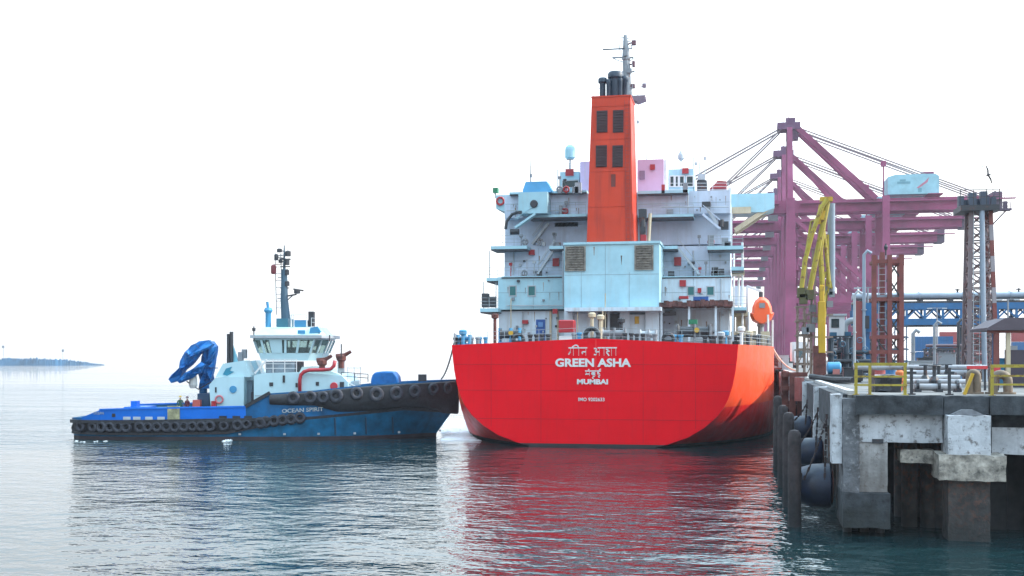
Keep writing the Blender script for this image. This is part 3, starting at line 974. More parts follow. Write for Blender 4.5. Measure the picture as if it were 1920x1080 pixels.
for px, y0, y1, Y in ((1056, 470, 575, 116.2), (1240, 470, 575, 116.2), (963, 470, 515, 119.4), (1300, 470, 515, 119.4), (1352, 522, 572, 116.3), (980, 585, 640, 116.9), (1350, 585, 640, 116.9), (1075, 408, 455, 122.4), (1225, 408, 455, 122.4), (1290, 366, 400, 118.5)):
    mb.tube([W(px, y1, Y - .08), W(px, y0, Y - .08)], .07, 6)
ship.part('deck_pole', mb, M_lgrey)
for px0, px1, py, Y in ((950, 1056, 395, 118.4), (1240, 1366, 388, 118.4), (950, 1056, 573, 116.2)):
    mb = MB(); mb.tube([W(px0, py, Y - .05), W(px1, py, Y - .05)], .06, 6); ship.part('pipe_run', mb, M_lgrey)

# loose gear that crowds the decks: lockers, reels, flood lamps on stanchions, coiled hoses
rg = random.Random(9)
for k in range(40):
    Y, base, spans = rg.choice(((118.2, 520, ((948, 1050), (1245, 1366))), (118.6, 461, ((950, 1052), (1240, 1366))), (118.2, 403, ((962, 1095), (1200, 1360))), (117.8, 362, ((1040, 1090), (1200, 1362)))))
    sp = rg.choice(spans)
    c = W(rg.uniform(*sp), base, Y)
    w, h = rg.uniform(.12, .34), rg.uniform(.35, 1.1)
    mb = MB()
    t_ = rg.random()
    if t_ < .35:
        mb.box(c.x - w, c.x + w, Y, Y + .4, c.z, c.z + h)
        nm = 'deck_locker'
    elif t_ < .65:
        mb.tube([(c.x, Y + .3, c.z), (c.x, Y + .3, c.z + h + .5)], .05, 6); mb.box(c.x - .16, c.x + .16, Y + .12, Y + .4, c.z + h + .4, c.z + h + .68)
        nm = 'flood_lamp'
    else:
        mb.torus((c.x, Y + .3, c.z + .42), 'y', .27, .1, 12, 6); mb.box(c.x - .06, c.x + .06, Y + .34, Y + .46, c.z, c.z + .8)
        nm = 'hose_reel'
    ship.part(nm, mb, rg.choice((M_grey, M_dark, M_lgrey, M_redbox, M_grey)))

# --- funnel
mb = MB()
yb, ytop = 112.9, 113.6
a, b = W(1100, 455, yb), W(1187, 455, yb)
c, d = W(1109.5, 183, ytop), W(1182, 183, ytop)
dep, dtop = 5.6, 4.2
mb.add([(a.x, yb, a.z), (b.x, yb, a.z), (b.x, yb + dep, a.z), (a.x, yb + dep, a.z), (c.x, ytop, c.z), (d.x, ytop, c.z), (d.x, ytop + dtop, c.z), (c.x, ytop + dtop, c.z)],
       [(3, 2, 1, 0), (4, 5, 6, 7), (0, 1, 5, 4), (1, 2, 6, 5), (2, 3, 7, 6), (3, 0, 4, 7)])
funnel = ship.part('funnel', mb, M_funnel)
mb = MB()
mb.box(c.x - .06, d.x + .06, ytop - .06, ytop + dtop + .06, c.z - .02, c.z + .12)
ship.part('funnel_rim', mb, M_funnel, funnel)
def fy(py):
    return yb + (ytop - yb) * (455 - py) / (455 - 183.0)
for x0, x1, y0, y1 in ((1119, 1139, 208, 248), (1149.5, 1169, 207, 248), (1117.5, 1138, 273, 313), (1148.5, 1168, 273, 313)):
    mb = MB()
    Yt, Yb = fy(y0), fy(y1)
    A, B = W(x0, y0, Yt), W(x1, y1, Yb)
    mb.add([(A.x, Yb - .09, B.z), (B.x, Yb - .09, B.z), (B.x, Yt - .09, A.z), (A.x, Yt - .09, A.z), (A.x, Yb + .06, B.z), (B.x, Yb + .06, B.z), (B.x, Yt + .06, A.z), (A.x, Yt + .06, A.z)],
           [(0, 1, 2, 3), (4, 5, 6, 7), (0, 1, 5, 4), (1, 2, 6, 5), (2, 3, 7, 6), (3, 0, 4, 7)])
    k = 8
    for i in range(k):
        f = (i + .5) / k
        z = B.z + (A.z - B.z) * f
        Y = Yb + (Yt - Yb) * f
        mb.box(A.x + .05, B.x - .05, Y - .17, Y - .085, z - .05, z + .01)
    ship.part('funnel_louvre', mb, M_louvre, funnel)
mb = MB()
A, B = W(1146, 327, fy(327)), W(1154, 350, fy(350))
mb.box(A.x, B.x, fy(350) - .05, fy(327) + .04, B.z, A.z); ship.part('funnel_slot', mb, mat('slot_brown', (.18, .03, .02), .7), funnel)
mb = MB()
for py in (200, 262, 322, 388):
    Y = fy(py)
    f = (455 - py) / 272.0
    A, B = W(1100 + 9.5 * f + .5, py, Y), W(1187 - 5 * f - .5, py, Y)
    mb.box(A.x, B.x, Y - .035, Y, A.z - .04, A.z + .04)
for px in (1144,):
    pass
o_ = ship.part('funnel_seam', mb, M_funnel, funnel)
mb = MB(); mb.ladder(W(1178, 455, fy(455) - .12), W(1175, 188, fy(188) - .12), .4, .4, r=.04); ship.part('funnel_ladder', mb, mat('rung_red', (.34, .04, .03), .6), funnel)
# exhausts
def exh(px, y0, y1, r, Y, flare):
    mb = MB()
    t_, b_ = W(px, y0, Y), W(px, y1, Y)
    h = t_.z - b_.z
    mb.lathe([(r, 0), (r, h * .72), (r * flare, h * .78), (r * flare, h * .93), (r * flare * .8, h), (r * .2, h)], (b_.x, Y, c.z + .1), 'z', 16)
    ship.part('exhaust_pipe', mb, M_stack, funnel, smooth=True, auto=40)
exh(1154, 132, 183, .62, 115.2, 1.25); exh(1130, 143, 183, .30, 115.0, 1.5); exh(1171, 141, 183, .28, 115.2, 1.4); exh(1141, 148, 183, .22, 114.6, 1.1); exh(1163, 146, 183, .2, 114.7, 1.1)
mb = MB()
mb.box(W(1130, 150, 115).x, W(1171, 150, 115).x, 114.9, 115.0, W(0, 152, 115).z, W(0, 150, 115).z)
mb.rail([W(1112, 183, 114), W(1126, 183, 114)], .9, 2, .8, .03)
ship.part('exhaust_brace', mb, M_stack, funnel)
# gear beside the funnel, starboard
mb = MB()
mb.tube([W(1205, 455, 113.5), W(1204, 392, 113.5)], .28, 8); mb.pbox(1197, 1212, 392, 408, 113.2, .8).pbox(1200, 1210, 425, 436, 113.2, .6)
ship.part('soot_blower', mb, M_dark)
mb = MB(); mb.tube([W(1216, 455, 114), W(1219, 400, 114)], .16, 8); ship.part('orange_pipe', mb, M_cream)
mb = MB(); mb.pbox(1201, 1211, 440, 455, 113, .6); ship.part('fire_box', mb, M_redbox)
# --- main mast behind the funnel
mb = MB()
YM = 127.0
base_m = W(1178, 330, YM)
tp = W(1172, 78, YM)
mb.tube([base_m, W(1177, 180, YM), W(1174, 110, YM)], [.6, .5, .38], 10)
mb.tube([W(1174, 112, YM), W(1172.5, 66, YM)], [.46, .2], 8)
mb.bar(W(1186, 300, YM), W(1180, 110, YM), .1); mb.bar(W(1168, 300, YM), W(1172, 110, YM), .1)
mast = ship.part('main_mast', mb, M_grey)
mb = MB()
mb.bar(W(1148, 108, YM), W(1188, 108, YM), .22, .14); mb.bar(W(1150, 110, YM), W(1172, 118, YM), .08); mb.bar(W(1188, 110, YM), W(1174, 118, YM), .08)
mb.bar(W(1164, 70, YM), W(1180, 72, YM), .07)
mb.bar(W(1160, 92, YM), W(1186, 91, YM), .12); mb.bar(W(1166, 135, YM), W(1190, 134, YM), .14); mb.bar(W(1168, 78, YM), W(1182, 77, YM), .1); mb.pbox(1168, 1176, 96, 104, YM - .6, .5); mb.pbox(1176, 1184, 128, 136, YM - .6, .5); mb.bar(W(1162, 92, YM), W(1162, 84, YM), .09); mb.bar(W(1184, 91, YM), W(1184, 84, YM), .09)
for m_ in mb.islands(): ship.part('yardarm', m_, M_grey, mast)
mb = MB()
mb.bar(W(1174, 85, YM), W(1184, 80, YM), .14); mb.pbox(1184, 1192, 75, 83, YM - .3, .6)
mb.bar(W(1175, 122, YM), W(1188, 120, YM), .14); mb.pbox(1185, 1190, 114, 124, YM - .3, .6)
mb.bar(W(1178, 162, YM), W(1190, 162, YM), .12); mb.pbox(1183, 1190, 157, 164, YM - .3, .6)
ship.part('radar_scanner', mb, mat('scanner_maroon', (.16, .06, .08), .6), mast)
mb = MB()
a, b = W(1185, 183, YM), W(1211, 183, YM)
mb.prism([(a.x, a.z), (b.x, a.z), (b.x, a.z - .3), (a.x + .6, a.z - .6), (a.x, a.z - .3)], 'y', YM - 1, YM + 1)
mb.bar(W(1208, 183, YM), W(1208, 162, YM), .06); mb.bar(W(1208, 183, YM), W(1224, 181, YM), .05); mb.bar(W(1196, 183, YM), W(1196, 166, YM), .05)
mb.pbox(1204, 1211, 156, 163, YM - .25, .5)
mb.bar(W(1200, 163, YM), W(1212, 161, YM), .08)
ship.part('mast_platform', mb, mat('platform_mauve', (.24, .17, .22), .6), mast)
mb = MB()
mb.ladder(W(1186, 330, YM - .4), W(1182, 120, YM - .4), .4, .5, r=.04)
mb.bar(W(1196, 230, YM), W(1190, 186, YM), .05); mb.pbox(1194, 1198, 226, 231, YM, .3); mb.bar(W(1097, 340, 119), W(1097, 240, 119), .04)
ship.part('mast_ladder', mb, M_lgrey, mast)

# --- stern deck gear, along the transom
def zdk(X, y=0):
    return 8.95 - abs(X - CX) / 12.0 * .45
mb = MB()
for sg in (-1, 1):
    pts = [(CX, Y0 + .15, zdk(CX)), (CX + sg * 6, Y0 + .15, zdk(CX + 6)), (CX + sg * 11.9, Y0 + .15, 8.52)]
    for y in (4, 8, 12, 16, 20):
        pts.append((CX + sg * (hb(y, 8.55, 12.05) - .15), Y0 + y, 8.5))
    mb.rail(pts, 1.05, 3, 1.5, .028)
ship.part('stern_railing', mb, M_lgrey)
def chock(px, r, par_name='fairlead'):
    mb = MB()
    c = W(px, 640, Y0 + .5)
    z = zdk(c.x)
    mb.torus((c.x, Y0 + .45, z + r * .75), 'y', r, r * .36, 18, 8)
    mb.box(c.x - r * 1.25, c.x + r * 1.25, Y0 + .1, Y0 + .8, z - .05, z + .22)
    ship.part(par_name, mb, M_dark, smooth=True, auto=40)
chock(973, .42); chock(1110, .55); chock(1253, .42)
def winch(px, Y, w, h, drum, m_, mark=True):
    c = W(px, 640, Y)
    z = zdk(c.x)
    mb = MB()
    mb.box(c.x - w / 2, c.x + w / 2, Y - .5, Y + .5, z - .05, z + .25)
    for sg in (-1, 0.1, 1):
        mb.box(c.x + sg * w * .45 - .07, c.x + sg * w * .45 + .07, Y - .45, Y + .45, z + .25, z + h)
    base = ship.part('mooring_winch', mb, m_)
    mb = MB(); mb.lathe([(drum * .7, -w * .42), (drum, -w * .41), (drum * .62, -w * .36), (drum * .62, 0), (drum, .05), (drum * .6, .1), (drum * .6, w * .4), (drum, w * .42)], (c.x, Y, z + h * .62), 'x', 14)
    ship.part('winch_drum', mb, M_dark if mark else m_, base)
    if mark:
        mb = MB(); mb.lathe([(.22, 0), (.22, .1)], (c.x + w * .1, Y - .62, z + h * .7), 'y', 12)
        ship.part('winch_hub', mb, M_yellow, base)
winch(956, 104, 2.0, 1.5, .6, M_skyblue); winch(1300, 103.5, 3.2, 1.75, .75, M_grey)
mb = MB(); mb.pbox(1291, 1307, 599, 608, 103.6, .9); ship.part('green_cover', mb, M_green)
winch(1150, 108, 2.4, 1.3, .5, M_grey, False); winch(1215, 106, 1.6, 1.2, .5, M_lgrey, False); winch(870, 101.5, 1.2, 1.0, .4, M_skyblue, False)
mb = MB()
a, b = W(1047, 600, 107), W(1076, 636, 107)
mb.box(a.x, b.x, 107, 108.4, b.z + .6, a.z)
ship.part('red_locker', mb, M_redbox, bevel=.08)
mb = MB()
mb.box(a.x + .05, b.x - .05, 107.02, 108.3, b.z - .2, b.z + .3); ship.part('locker_plinth', mb, M_white)
bol = None
for k, px in enumerate((860, 890, 905, 1000, 1022, 1082, 1092, 1178, 1200, 1222, 1270, 1328, 1345, 1362)):
    mb = MB()
    c = W(px, 640, 101 + (k % 3))
    z = zdk(c.x)
    for dx in (-.28, .28):
        mb.lathe([(.17, -.06), (.17, .55), (.24, .6), (.24, .75), (.1, .78)], (c.x + dx, c.y, z), 'z', 10)
    mb.box(c.x - .55, c.x + .55, c.y - .3, c.y + .3, z - .1, z + .08)
    ship.part('mooring_bitts', mb, (M_dark, M_grey, M_skyblue, M_dark)[k % 4])
for px, Y, y0, m_ in ((868, 100.8, 618, M_skyblue), (1126, 106, 590, M_cream), (1110, 108, 586, M_cream), (1165, 109, 596, M_dark), (928, 108, 588, M_rust), (1360, 110, 620, M_skyblue), (1352, 108, 622, M_lgrey), (1390, 112, 612, M_white), (1405, 114, 620, M_cream), (1420, 116, 630, M_dark), (1436, 120, 634, M_dark), (1384, 118, 626, M_dark)):
    mb = MB()
    c = W(px, y0, Y)
    mb.lathe([(.16, 8.45 - c.z), (.16, -.5), (.34, -.42), (.36, -.1), (.2, 0)], c, 'z', 10)
    ship.part('deck_ventilator', mb, m_)
mb = MB()
for px, y0, y1, Y in ((958, 560, 640, 116), (1135, 550, 640, 111), (1130, 583, 640, 109), (1083, 585, 638, 111)):
    mb.tube([W(px, y1, Y), W(px, y0, Y)], .055, 6)
ship.part('deck_pole', mb, M_cream)
# clutter on the sunlit side deck
rs = random.Random(11)
mb = MB()
for k in range(26):
    px = rs.uniform(1376, 1446); Y = rs.uniform(114, 132)
    c = W(px, 640, Y)
    if c.x > CX + hb(Y - Y0, 8.55, 12.05) - .5: continue
    h = rs.uniform(.5, 1.7)
    w = rs.uniform(.15, .5)
    mb.box(c.x - w, c.x + w, Y - w, Y + w, 8.45, 8.45 + h)
ship.part('side_deck_gear', mb, M_cream)
mb = MB()
for k in range(16):
    px = rs.uniform(1376, 1440); Y = rs.uniform(112, 126)
    c = W(px, 640, Y)
    if c.x > CX + hb(Y - Y0, 8.55, 12.05) - .5: continue
    mb.lathe([(.2, 0), (.2, rs.uniform(.5, 1.1)), (.27, 1.1), (.1, 1.2)], (c.x, Y, 8.45), 'z', 8)
ship.part('side_deck_gear', mb, M_dark)

# --- lifeboat in its davit, starboard side
lb0 = W(1429, 606, 122)
lb = Thing('lifeboat', 'orange enclosed lifeboat hanging beside the white decks of the tanker', 'lifeboat', (lb0.x, 122, lb0.z))
prof = [(-.2, -.05), (-.95, .35), (-1.22, .95), (-1.25, 1.1), (-1.05, 1.15), (-.98, 1.75), (-.7, 2.4), (-.25, 2.75), (.25, 2.75), (.7, 2.4), (.98, 1.75), (1.05, 1.15), (1.25, 1.1), (1.22, .95), (.95, .35), (.2, -.05)]
mb = MB()
secs = [(0, .75), (.5, .95), (2, 1.0), (5, 1.0), (6.5, .7), (7.2, .25)]
base = len(mb.v)
for dy, s_ in secs:
    for (x, z) in prof:
        mb.v.append((lb0.x + x * s_, 122 + dy, lb0.z + .25 * (1 - s_) + z * (s_ * .7 + .3)))
k = len(prof)
for i in range(len(secs) - 1):
    for j in range(k):
        mb.f.append([base + i * k + j, base + i * k + (j + 1) % k, base + (i + 1) * k + (j + 1) % k, base + (i + 1) * k + j]); mb.m.append(0)
mb.f.append([base + j for j in range(k)]); mb.m.append(0)
mb.f.append([base + (len(secs) - 1) * k + j for j in range(k)]); mb.m.append(0)
lb.part('hull', mb, M_lboat, smooth=True, auto=35)
mb = MB(); mb.torus((lb0.x, 123.5, lb0.z + 1.05), 'z', .01, .01, 4, 3)
mb = MB(); mb.box(lb0.x - .28, lb0.x + .28, 121.9, 122.05, lb0.z + 1.55, lb0.z + 2.05); lb.part('hatch', mb, M_grey)
mb = MB(); mb.tube([(lb0.x - .1, 124.2, lb0.z + 2.6), (lb0.x - .1, 124.2, lb0.z + 3.3)], .22, 8); lb.part('lifting_hook', mb, M_dark)
mb = MB()
mb.tube([(lb0.x - .1, 124.2, 8.45), (lb0.x - .1, 124.2, lb0.z + .1)], .32, 10); mb.box(lb0.x - .5, lb0.x + .3, 123.6, 124.8, lb0.z - .25, lb0.z - .05)
ship.part('lifeboat_cradle', mb, M_lgrey)
mb = MB()
mb.bar((lb0.x - 1.5, 126, 8.4), (lb0.x - 1.5, 126, lb0.z + 4), .3); mb.bar((lb0.x - 1.5, 126, lb0.z + 4), (lb0.x, 125.5, lb0.z + 3.4), .25)
ship.part('lifeboat_davit', mb, M_white)

# ------------------------------------------------------------------ the tug, in its own frame: x to the bow, y away from the quay view, z up
TD, TX = 112.0, 41.9
tl = Vector((-TX * CA - TD * SA, -TX * SA + TD * CA, 0))
tug = Thing('tugboat', 'blue and white harbour tugboat with tyre fenders, nosing into the red stern', 'tugboat', tl, YAW, local=True)

def T(px, py, yl=-5.8):
    D = TD + yl
    return Vector(((px - 960) * D / FPX + TX, yl, EYE - (py - HOR) * D / FPX))

def tbox(mb, x0, x1, y0, y1, yl, dep):
    a, b = T(x0, y0, yl), T(x1, y1, yl)
    return mb.box(a.x, b.x, yl, yl + dep, b.z, a.z)

TL = 36.6
def interp(tab, x):
    for (xa, a), (xb, b) in zip(tab, tab[1:]):
        if x <= xb:
            f = (x - xa) / (xb - xa)
            return a + (b - a) * f
    return tab[-1][1]

def tug_hb(x, z):
    deck = [(1.3, 4.1), (1.8, 4.8), (2.6, 5.3), (4.8, 5.7), (10, 5.85), (22, 5.85), (27, 5.4), (30.5, 4.5), (33, 3.3), (34.8, 2.1), (35.9, 1.1), (36.6, .15)]
    wl = [(1.3, 3.2), (2.2, 4.2), (4.8, 5.2), (10, 5.6), (22, 5.5), (26, 4.8), (29.5, 3.5), (32, 2.2), (34, .9), (34.9, .12), (36.6, .0)]
    f = max(0.0, min(1.0, z / 3.2))
    return max(0.02, interp(wl, x) * (1 - f) + interp(deck, x) * f)

def rub_top(x):                      # top of the black band that runs round the hull
    return interp([(0, 1.75), (8, 1.8), (16, 1.95), (20.5, 2.0), (24, 2.15), (28, 2.5), (32, 3.0), (36.6, 3.3)], x)
def rub_bot(x):
    return interp([(0, .5), (8, .45), (16, .55), (19, 1.15), (20.5, 1.55), (24, 1.9), (28, 2.25), (32, 2.6), (36.6, 2.2)], x)
def bul_top(x):
    return interp([(0, 1.9), (2.6, 2.0), (4.5, 2.72), (7, 2.8), (17.8, 3.0), (20.0, 4.25), (24, 4.5), (28, 4.95), (32, 5.2), (36.6, 5.4)], x)

xs = [1.3, 1.55, 1.8, 2.2, 2.6, 3.2, 4.5, 6, 8, 10, 12, 14, 16, 17.8, 18.4, 19.2, 20.0, 21, 22, 24, 26, 27.5, 29, 30.5, 32, 33, 34, 34.8, 35.4, 35.9, 36.3, 36.6]
mb = MB()
for sg in (-1, 1):
    base = len(mb.v)
    for x in xs:
        rt, rb, bt = rub_top(x), rub_bot(x), bul_top(x)
        for z in (-1.0, .3, max(.42, rb * .6), rb, rt, bt):
            xr_ = x - max(0.0, (x - 27) / 9.6) ** 2 * 2.1 * max(0.0, 1 - max(z, 0) / 2.9)
            mb.v.append((xr_, sg * tug_hb(x, z), z))
    for i in range(len(xs) - 1):
        for k in range(5):
            mb.f.append([base + i * 6 + k, base + i * 6 + k + 1, base + (i + 1) * 6 + k + 1, base + (i + 1) * 6 + k])
            mb.m.append((1, 2, 2, 3, 0)[k])
n6 = len(xs) * 6
for k in range(5):
    mb.f.append([k, k + 1, n6 + k + 1, n6 + k]); mb.m.append((1, 2, 2, 3, 0)[k])
thull = tug.part('hull', mb, [M_tug, M_tugbot, M_tughull, M_black], smooth=True, auto=40)
# bright aft bulwark as its own strake, set a little proud
mb = MB()
for i in range(len(xs) - 1):
    x, x2 = xs[i], xs[i + 1]
    if x < 2.5 or x2 > 20.1: continue
    def q(x, z, o): return (x, -tug_hb(x, z) - o, z)
    b1, b2 = rub_top(x) + .02, rub_top(x2) + .02
    t1, t2 = min(bul_top(x), 3.0) - .0, min(bul_top(x2), 3.0)
    lim = 1 if x2 <= 17.9 else max(.05, 1 - (x2 - 17.8) / 2.4)
    if x >= 17.8: continue
    mb.add([q(x, b1, .03), q(x2, b2, .03), q(x2, t2, .03), q(x, t1, .03), q(x, b1, .005), q(x2, b2, .005), q(x2, t2, .005), q(x, t1, .005)],
           [(0, 1, 2, 3), (3, 2, 6, 7), (0, 3, 7, 4), (1, 5, 6, 2), (0, 4, 5, 1)])
bw = tug.part('aft_bulwark', mb, M_tug2)
mb = MB()
def capline(x0, x1, o=.0, w=.22, h=.14):
    pts = [x for x in xs if x0 <= x <= x1]
    for a, b in zip(pts, pts[1:]):
        for sg in (-1, 1):
            mb.bar((a, sg * (tug_hb(a, bul_top(a)) + o), bul_top(a) + .05), (b, sg * (tug_hb(b, bul_top(b)) + o), bul_top(b) + .05), w, h)
capline(4.5, 17.8)
tug.part('bulwark_rail', mb, M_tug2, bw)
mb = MB()
capline(17.8, 20.0, w=.3, h=.3)
tug.part('sheer_fender', mb, M_black)
# deck inside
mb = MB()
for a, b in zip(xs, xs[1:]):
    za = 1.75 if a < 18 else 3.3
    ha, hb_ = max(.02, tug_hb(a, 1.7) - .08), max(.02, tug_hb(b, 1.7) - .08)
    mb.add([(a, -ha, za), (b, -hb_, za), (b, hb_, za), (a, ha, za)], [(0, 1, 2, 3)])
mb.box(17.9, 18.0, -5.6, 5.6, 1.75, 3.3)
tug.part('deck', mb, mat('tug_deck', (.03, .10, .08), .7))
# black fender belt along the hull and thick bow fender
mb = MB()
for sg in (-1, 1):
    for a, b in zip(xs, xs[1:]):
        za, zb = rub_top(a), rub_top(b)
        ya, yb_ = sg * (tug_hb(a, za) + .1), sg * (tug_hb(b, zb) + .1)
        if a >= 20.0:
            continue
        mb.bar((a, ya, za - .12), (b, yb_, zb - .12), .34, .3)
        mb.bar((a, sg * (tug_hb(a, .8) + .06), rub_bot(a) + .1), (b, sg * (tug_hb(b, .8) + .06), rub_bot(b) + .1), .26, .22)
tug.part('rubbing_belt', mb, M_black)
mb = MB()
fx = [x for x in xs if x >= 20.0]
for sg in (-1, 1):
    base = len(mb.v)
    for x in fx:
        zt = bul_top(x) - .12
        hgt = interp([(20, .9), (23, 1.2), (25.2, 1.3), (25.5, 2.0), (28, 2.3), (32, 2.2), (34, 2.4), (35.4, 3.0), (36.6, 3.2)], x)
        for dz, o in ((0, .02), (-.1, .2), (-.5 * hgt, .28), (-hgt + .15, .2), (-hgt, .0)):
            z = zt + dz
            mb.v.append((x + (.10 if x > 36 else 0) + (o * .5 if x > 34 else 0), sg * (tug_hb(x, z) + o), z))
    for i in range(len(fx) - 1):
        for k in range(4):
            mb.f.append([base + i * 5 + k, base + i * 5 + k + 1, base + (i + 1) * 5 + k + 1, base + (i + 1) * 5 + k]); mb.m.append(0)
    mb.f.append([base + k for k in range(5)]); mb.m.append(0)
n5 = len(fx) * 5
for k in range(4):
    i = n5 - 5 + k
    mb.f.append([i, i + 1, n5 + i + 1, n5 + i]); mb.m.append(0)
bowf = tug.part('bow_fender', mb, M_black, smooth=True, auto=50)
# tyres
mb = MB(); mb.torus((0, 0, 0), 'y', .36, .17, 18, 8)
tyre = mb.build('tyre_fender', M_tyre, tug.o, smooth=True)
first = True
def put_tyre(x, z, sc_, out=.2):
    global first
    y = -tug_hb(x, z) - out
    dx = .1
    ang = math.atan2(tug_hb(x + dx, z) - tug_hb(x - dx, z), 2 * dx)
    if first:
        t = tyre; first = False
    else:
        t = tyre.copy(); COL.objects.link(t)
    t.parent = tug.o
    t.location = (x, y, z)
    t.rotation_euler = (random.uniform(-.08, .08), 0, -ang)
    t.scale = (sc_, 1, sc_)
x = 2.5
while x < 19.5:
    zc = (rub_top(x) + rub_bot(x)) / 2 + (.05 if x < 16 else 0)
    put_tyre(x, zc, random.uniform(.92, 1.08))
    x += random.uniform(.74, .92) if random.random() < .8 else 1.25
for k, px in enumerate((498, 514, 530, 546, 562)):
    put_tyre(T(px, 0).x, 1.65 + .09 * k, 1.0, .1)
for px, py, s_, yl in ((551, 746, 1.15, -5.8), (583, 745, 1.15, -5.7), (607, 745, 1.1, -5.5), (632, 742, 1.25, -5.2), (671, 737, 1.15, -4.6), (708, 739, 1.35, -4), (745, 737, 1.3, -3.3), (780, 733, 1.2, -2.3), (814, 729, 1.1, -1.5), (840, 727, 1.0, -.8)):
    p = T(px, py, yl)
    put_tyre(min(p.x, 36.0), p.z, s_, .34)
# stern corner: fender drum and panels
mb = MB()
mb.tube([(1.7, -3.7, 1.0), (1.7, 3.7, 1.0)], .5, 10)
tug.part('stern_fender', mb, M_black)
mb = MB()
for px in (627, 683, 732):
    x = T(px, 0, -5.5).x
    for z0, z1 in ((.45, 1.2), (1.2, 2.0)):
        mb.bar((x, -tug_hb(x, z0) - .03, z0), (x, -tug_hb(x, z1) - .03, z1), .14, .08)
tug.part('hull_rib', mb, mat('rib_dark', (.01, .05, .10), .5))
mb = MB()
for px in (237, 256, 279, 302):
    x = T(px, 0).x
    y = -tug_hb(x, 2.1)
    mb.box(x - .33, x + .33, y - .06, y - .035, 1.86, 2.12)
tug.part('freeing_port', mb, mat('port_daylight_pale', (.55, .6, .66), .5), bw)  # daylight seen through the ports, painted as pale insets
mb = MB()
for px in (418, 443, 465):
    x = T(px, 0).x
    y = -tug_hb(x, 2.1)
    mb.box(x - .35, x + .35, y - .06, y - .035, 1.98, 2.2)
x = T(212, 0).x
mb.box(x - .16, x + .16, -tug_hb(x, 2.2) - .06, -tug_hb(x, 2.2) - .035, 2.1, 2.4)
tug.part('freeing_port', mb, M_black, bw)
mb = MB()
x = T(326, 0).x; y = -tug_hb(x, 2.2)
mb.box(x - .55, x + .55, y - .16, y - .04, 1.85, 3.1)
tug.part('hung_mat', mb, mat('mat_sand', (.40, .38, .22), .9, var=.4, vscale=2), bw)
# name at the bow and stern
mb = MB()
x = T(567, 0).x
text_mb(mb, 'OCEAN SPIRIT', .50, (0, 0, 0), width=3.7, weight=.008)
me_pts = mb.v; mb.v = []
for p in me_pts:
    xx = x + p[0]; zz = 2.56 + p[2] + (xx - x) * .05
    mb.v.append((xx, -tug_hb(xx, zz) - .04 + p[1], zz))
mb2 = MB()
text_mb(mb2, 'OCEAN', .34, (0, 0, 0), width=1.0)
for p in mb2.v:
    xx = T(183, 0).x + p[0]; zz = 2.32 + p[2]
    b = len(mb.v)
off = len(mb.v)
mb.v += [(T(183, 0).x + p[0], -tug_hb(T(183, 0).x + p[0], 2.3 + p[2]) - .05 + p[1], 2.32 + p[2]) for p in mb2.v]
for f in mb2.f:
    mb.f.append([off + i for i in f]); mb.m.append(0)
tug.part('name_lettering', mb, mat('tug_lettering', (.55, .62, .66), .6, var=.3, vscale=3))
mb = MB()
for px in (455, 538, 600, 665, 745, 820):
    x = T(px, 0, -4.5).x
    mb.box(x - .1, x + .1, -tug_hb(x, .5) - .12, -tug_hb(x, .5), .45, .62)
tug.part('anode', mb, M_lgrey)
# low blue towing house on the after deck and the winch covers
mb = MB(); tbox(mb, 232, 275, 763, 780, -3.5, 3); tbox(mb, 245, 256, 752, 764, -3.2, 1)
tug.part('after_deck_locker', mb, M_tug2)
mb = MB(); tbox(mb, 275, 335, 766, 780, -2.5, 4)
tug.part('tow_gear', mb, M_cloth_g)

# --- white house, aft part with the stack
mb = MB()
poly = [(396, 776), (392, 722), (404, 708), (457, 706), (457, 776)]
mb.prism([(T(x, y, -4.0).x, T(x, y, -4.0).z) for x, y in poly], 'y', -4.0, 4.0)
aft = tug.part('after_house', mb, M_tughouse)
mb = MB()
poly = [(404, 707), (418, 682), (458, 676), (470, 703), (470, 707)]
mb.prism([(T(x, y, -3.6).x, T(x, y, -3.6).z) for x, y in poly], 'y', -3.6, -1.2)
mb.prism([(T(x, y, -3.6).x, T(x, y, -3.6).z) for x, y in poly], 'y', 1.2, 3.6)
stk = tug.part('stack_casing', mb, M_tughouse)
mb = MB()
p = T(428, 696, -3.62)
mb.prism([(p.x - .5, p.z - .3), (p.x - .2, p.z + .25), (p.x + .35, p.z + .42), (p.x + .15, p.z + .05), (p.x + .55, p.z - .05), (p.x - .1, p.z - .42)], 'y', -3.66, -3.605)
tug.part('stack_emblem', mb, mat('emblem_teal', (.02, .28, .42), .5), stk)
mb = MB()
for yl in (-2.6, 2.2):
    mb.tube([T(434, 690, yl), T(434, 622, yl)], .18, 8); mb.tube([T(428, 690, yl), T(428, 626, yl)], .14, 8)
for m_ in mb.islands(): tug.part('exhaust_pipe', m_, M_dark, stk)
mb = MB()
mb.prism([(T(x, y, -2.4).x, T(x, y, -2.4).z) for x, y in ((434, 684), (431, 634), (437, 650), (447, 680))], 'y', -2.4, -2.0)
tug.part('stack_fin', mb, mat('fin_cyan', (.25, .62, .76), .4), stk)
mb = MB(); tbox(mb, 453, 461, 655, 672, -2.2, .6); tbox(mb, 446, 454, 660, 680, -2.4, .7)
tug.part('stack_vent', mb, M_grey, stk)
mb = MB(); c = T(437, 730, -4.05); mb.lathe([(.33, -.05), (.33, .05)], c, 'y', 14)
tug.part('blue_hatch', mb, M_skyblue, aft)
mb = MB(); c = T(411, 749, -4.2); mb.torus(c, 'y', .33, .09, 16, 6)
tug.part('lifebuoy', mb, mat('buoy_red', (.62, .18, .2), .6), aft)
mb = MB(); tbox(mb, 403, 406, 726, 736, -4.05, .05); tug.part('small_port', mb, M_dark, aft)
mb = MB(); tbox(mb, 396, 405, 752, 776, -4.3, .28); tug.part('fire_locker', mb, M_redbox, aft)
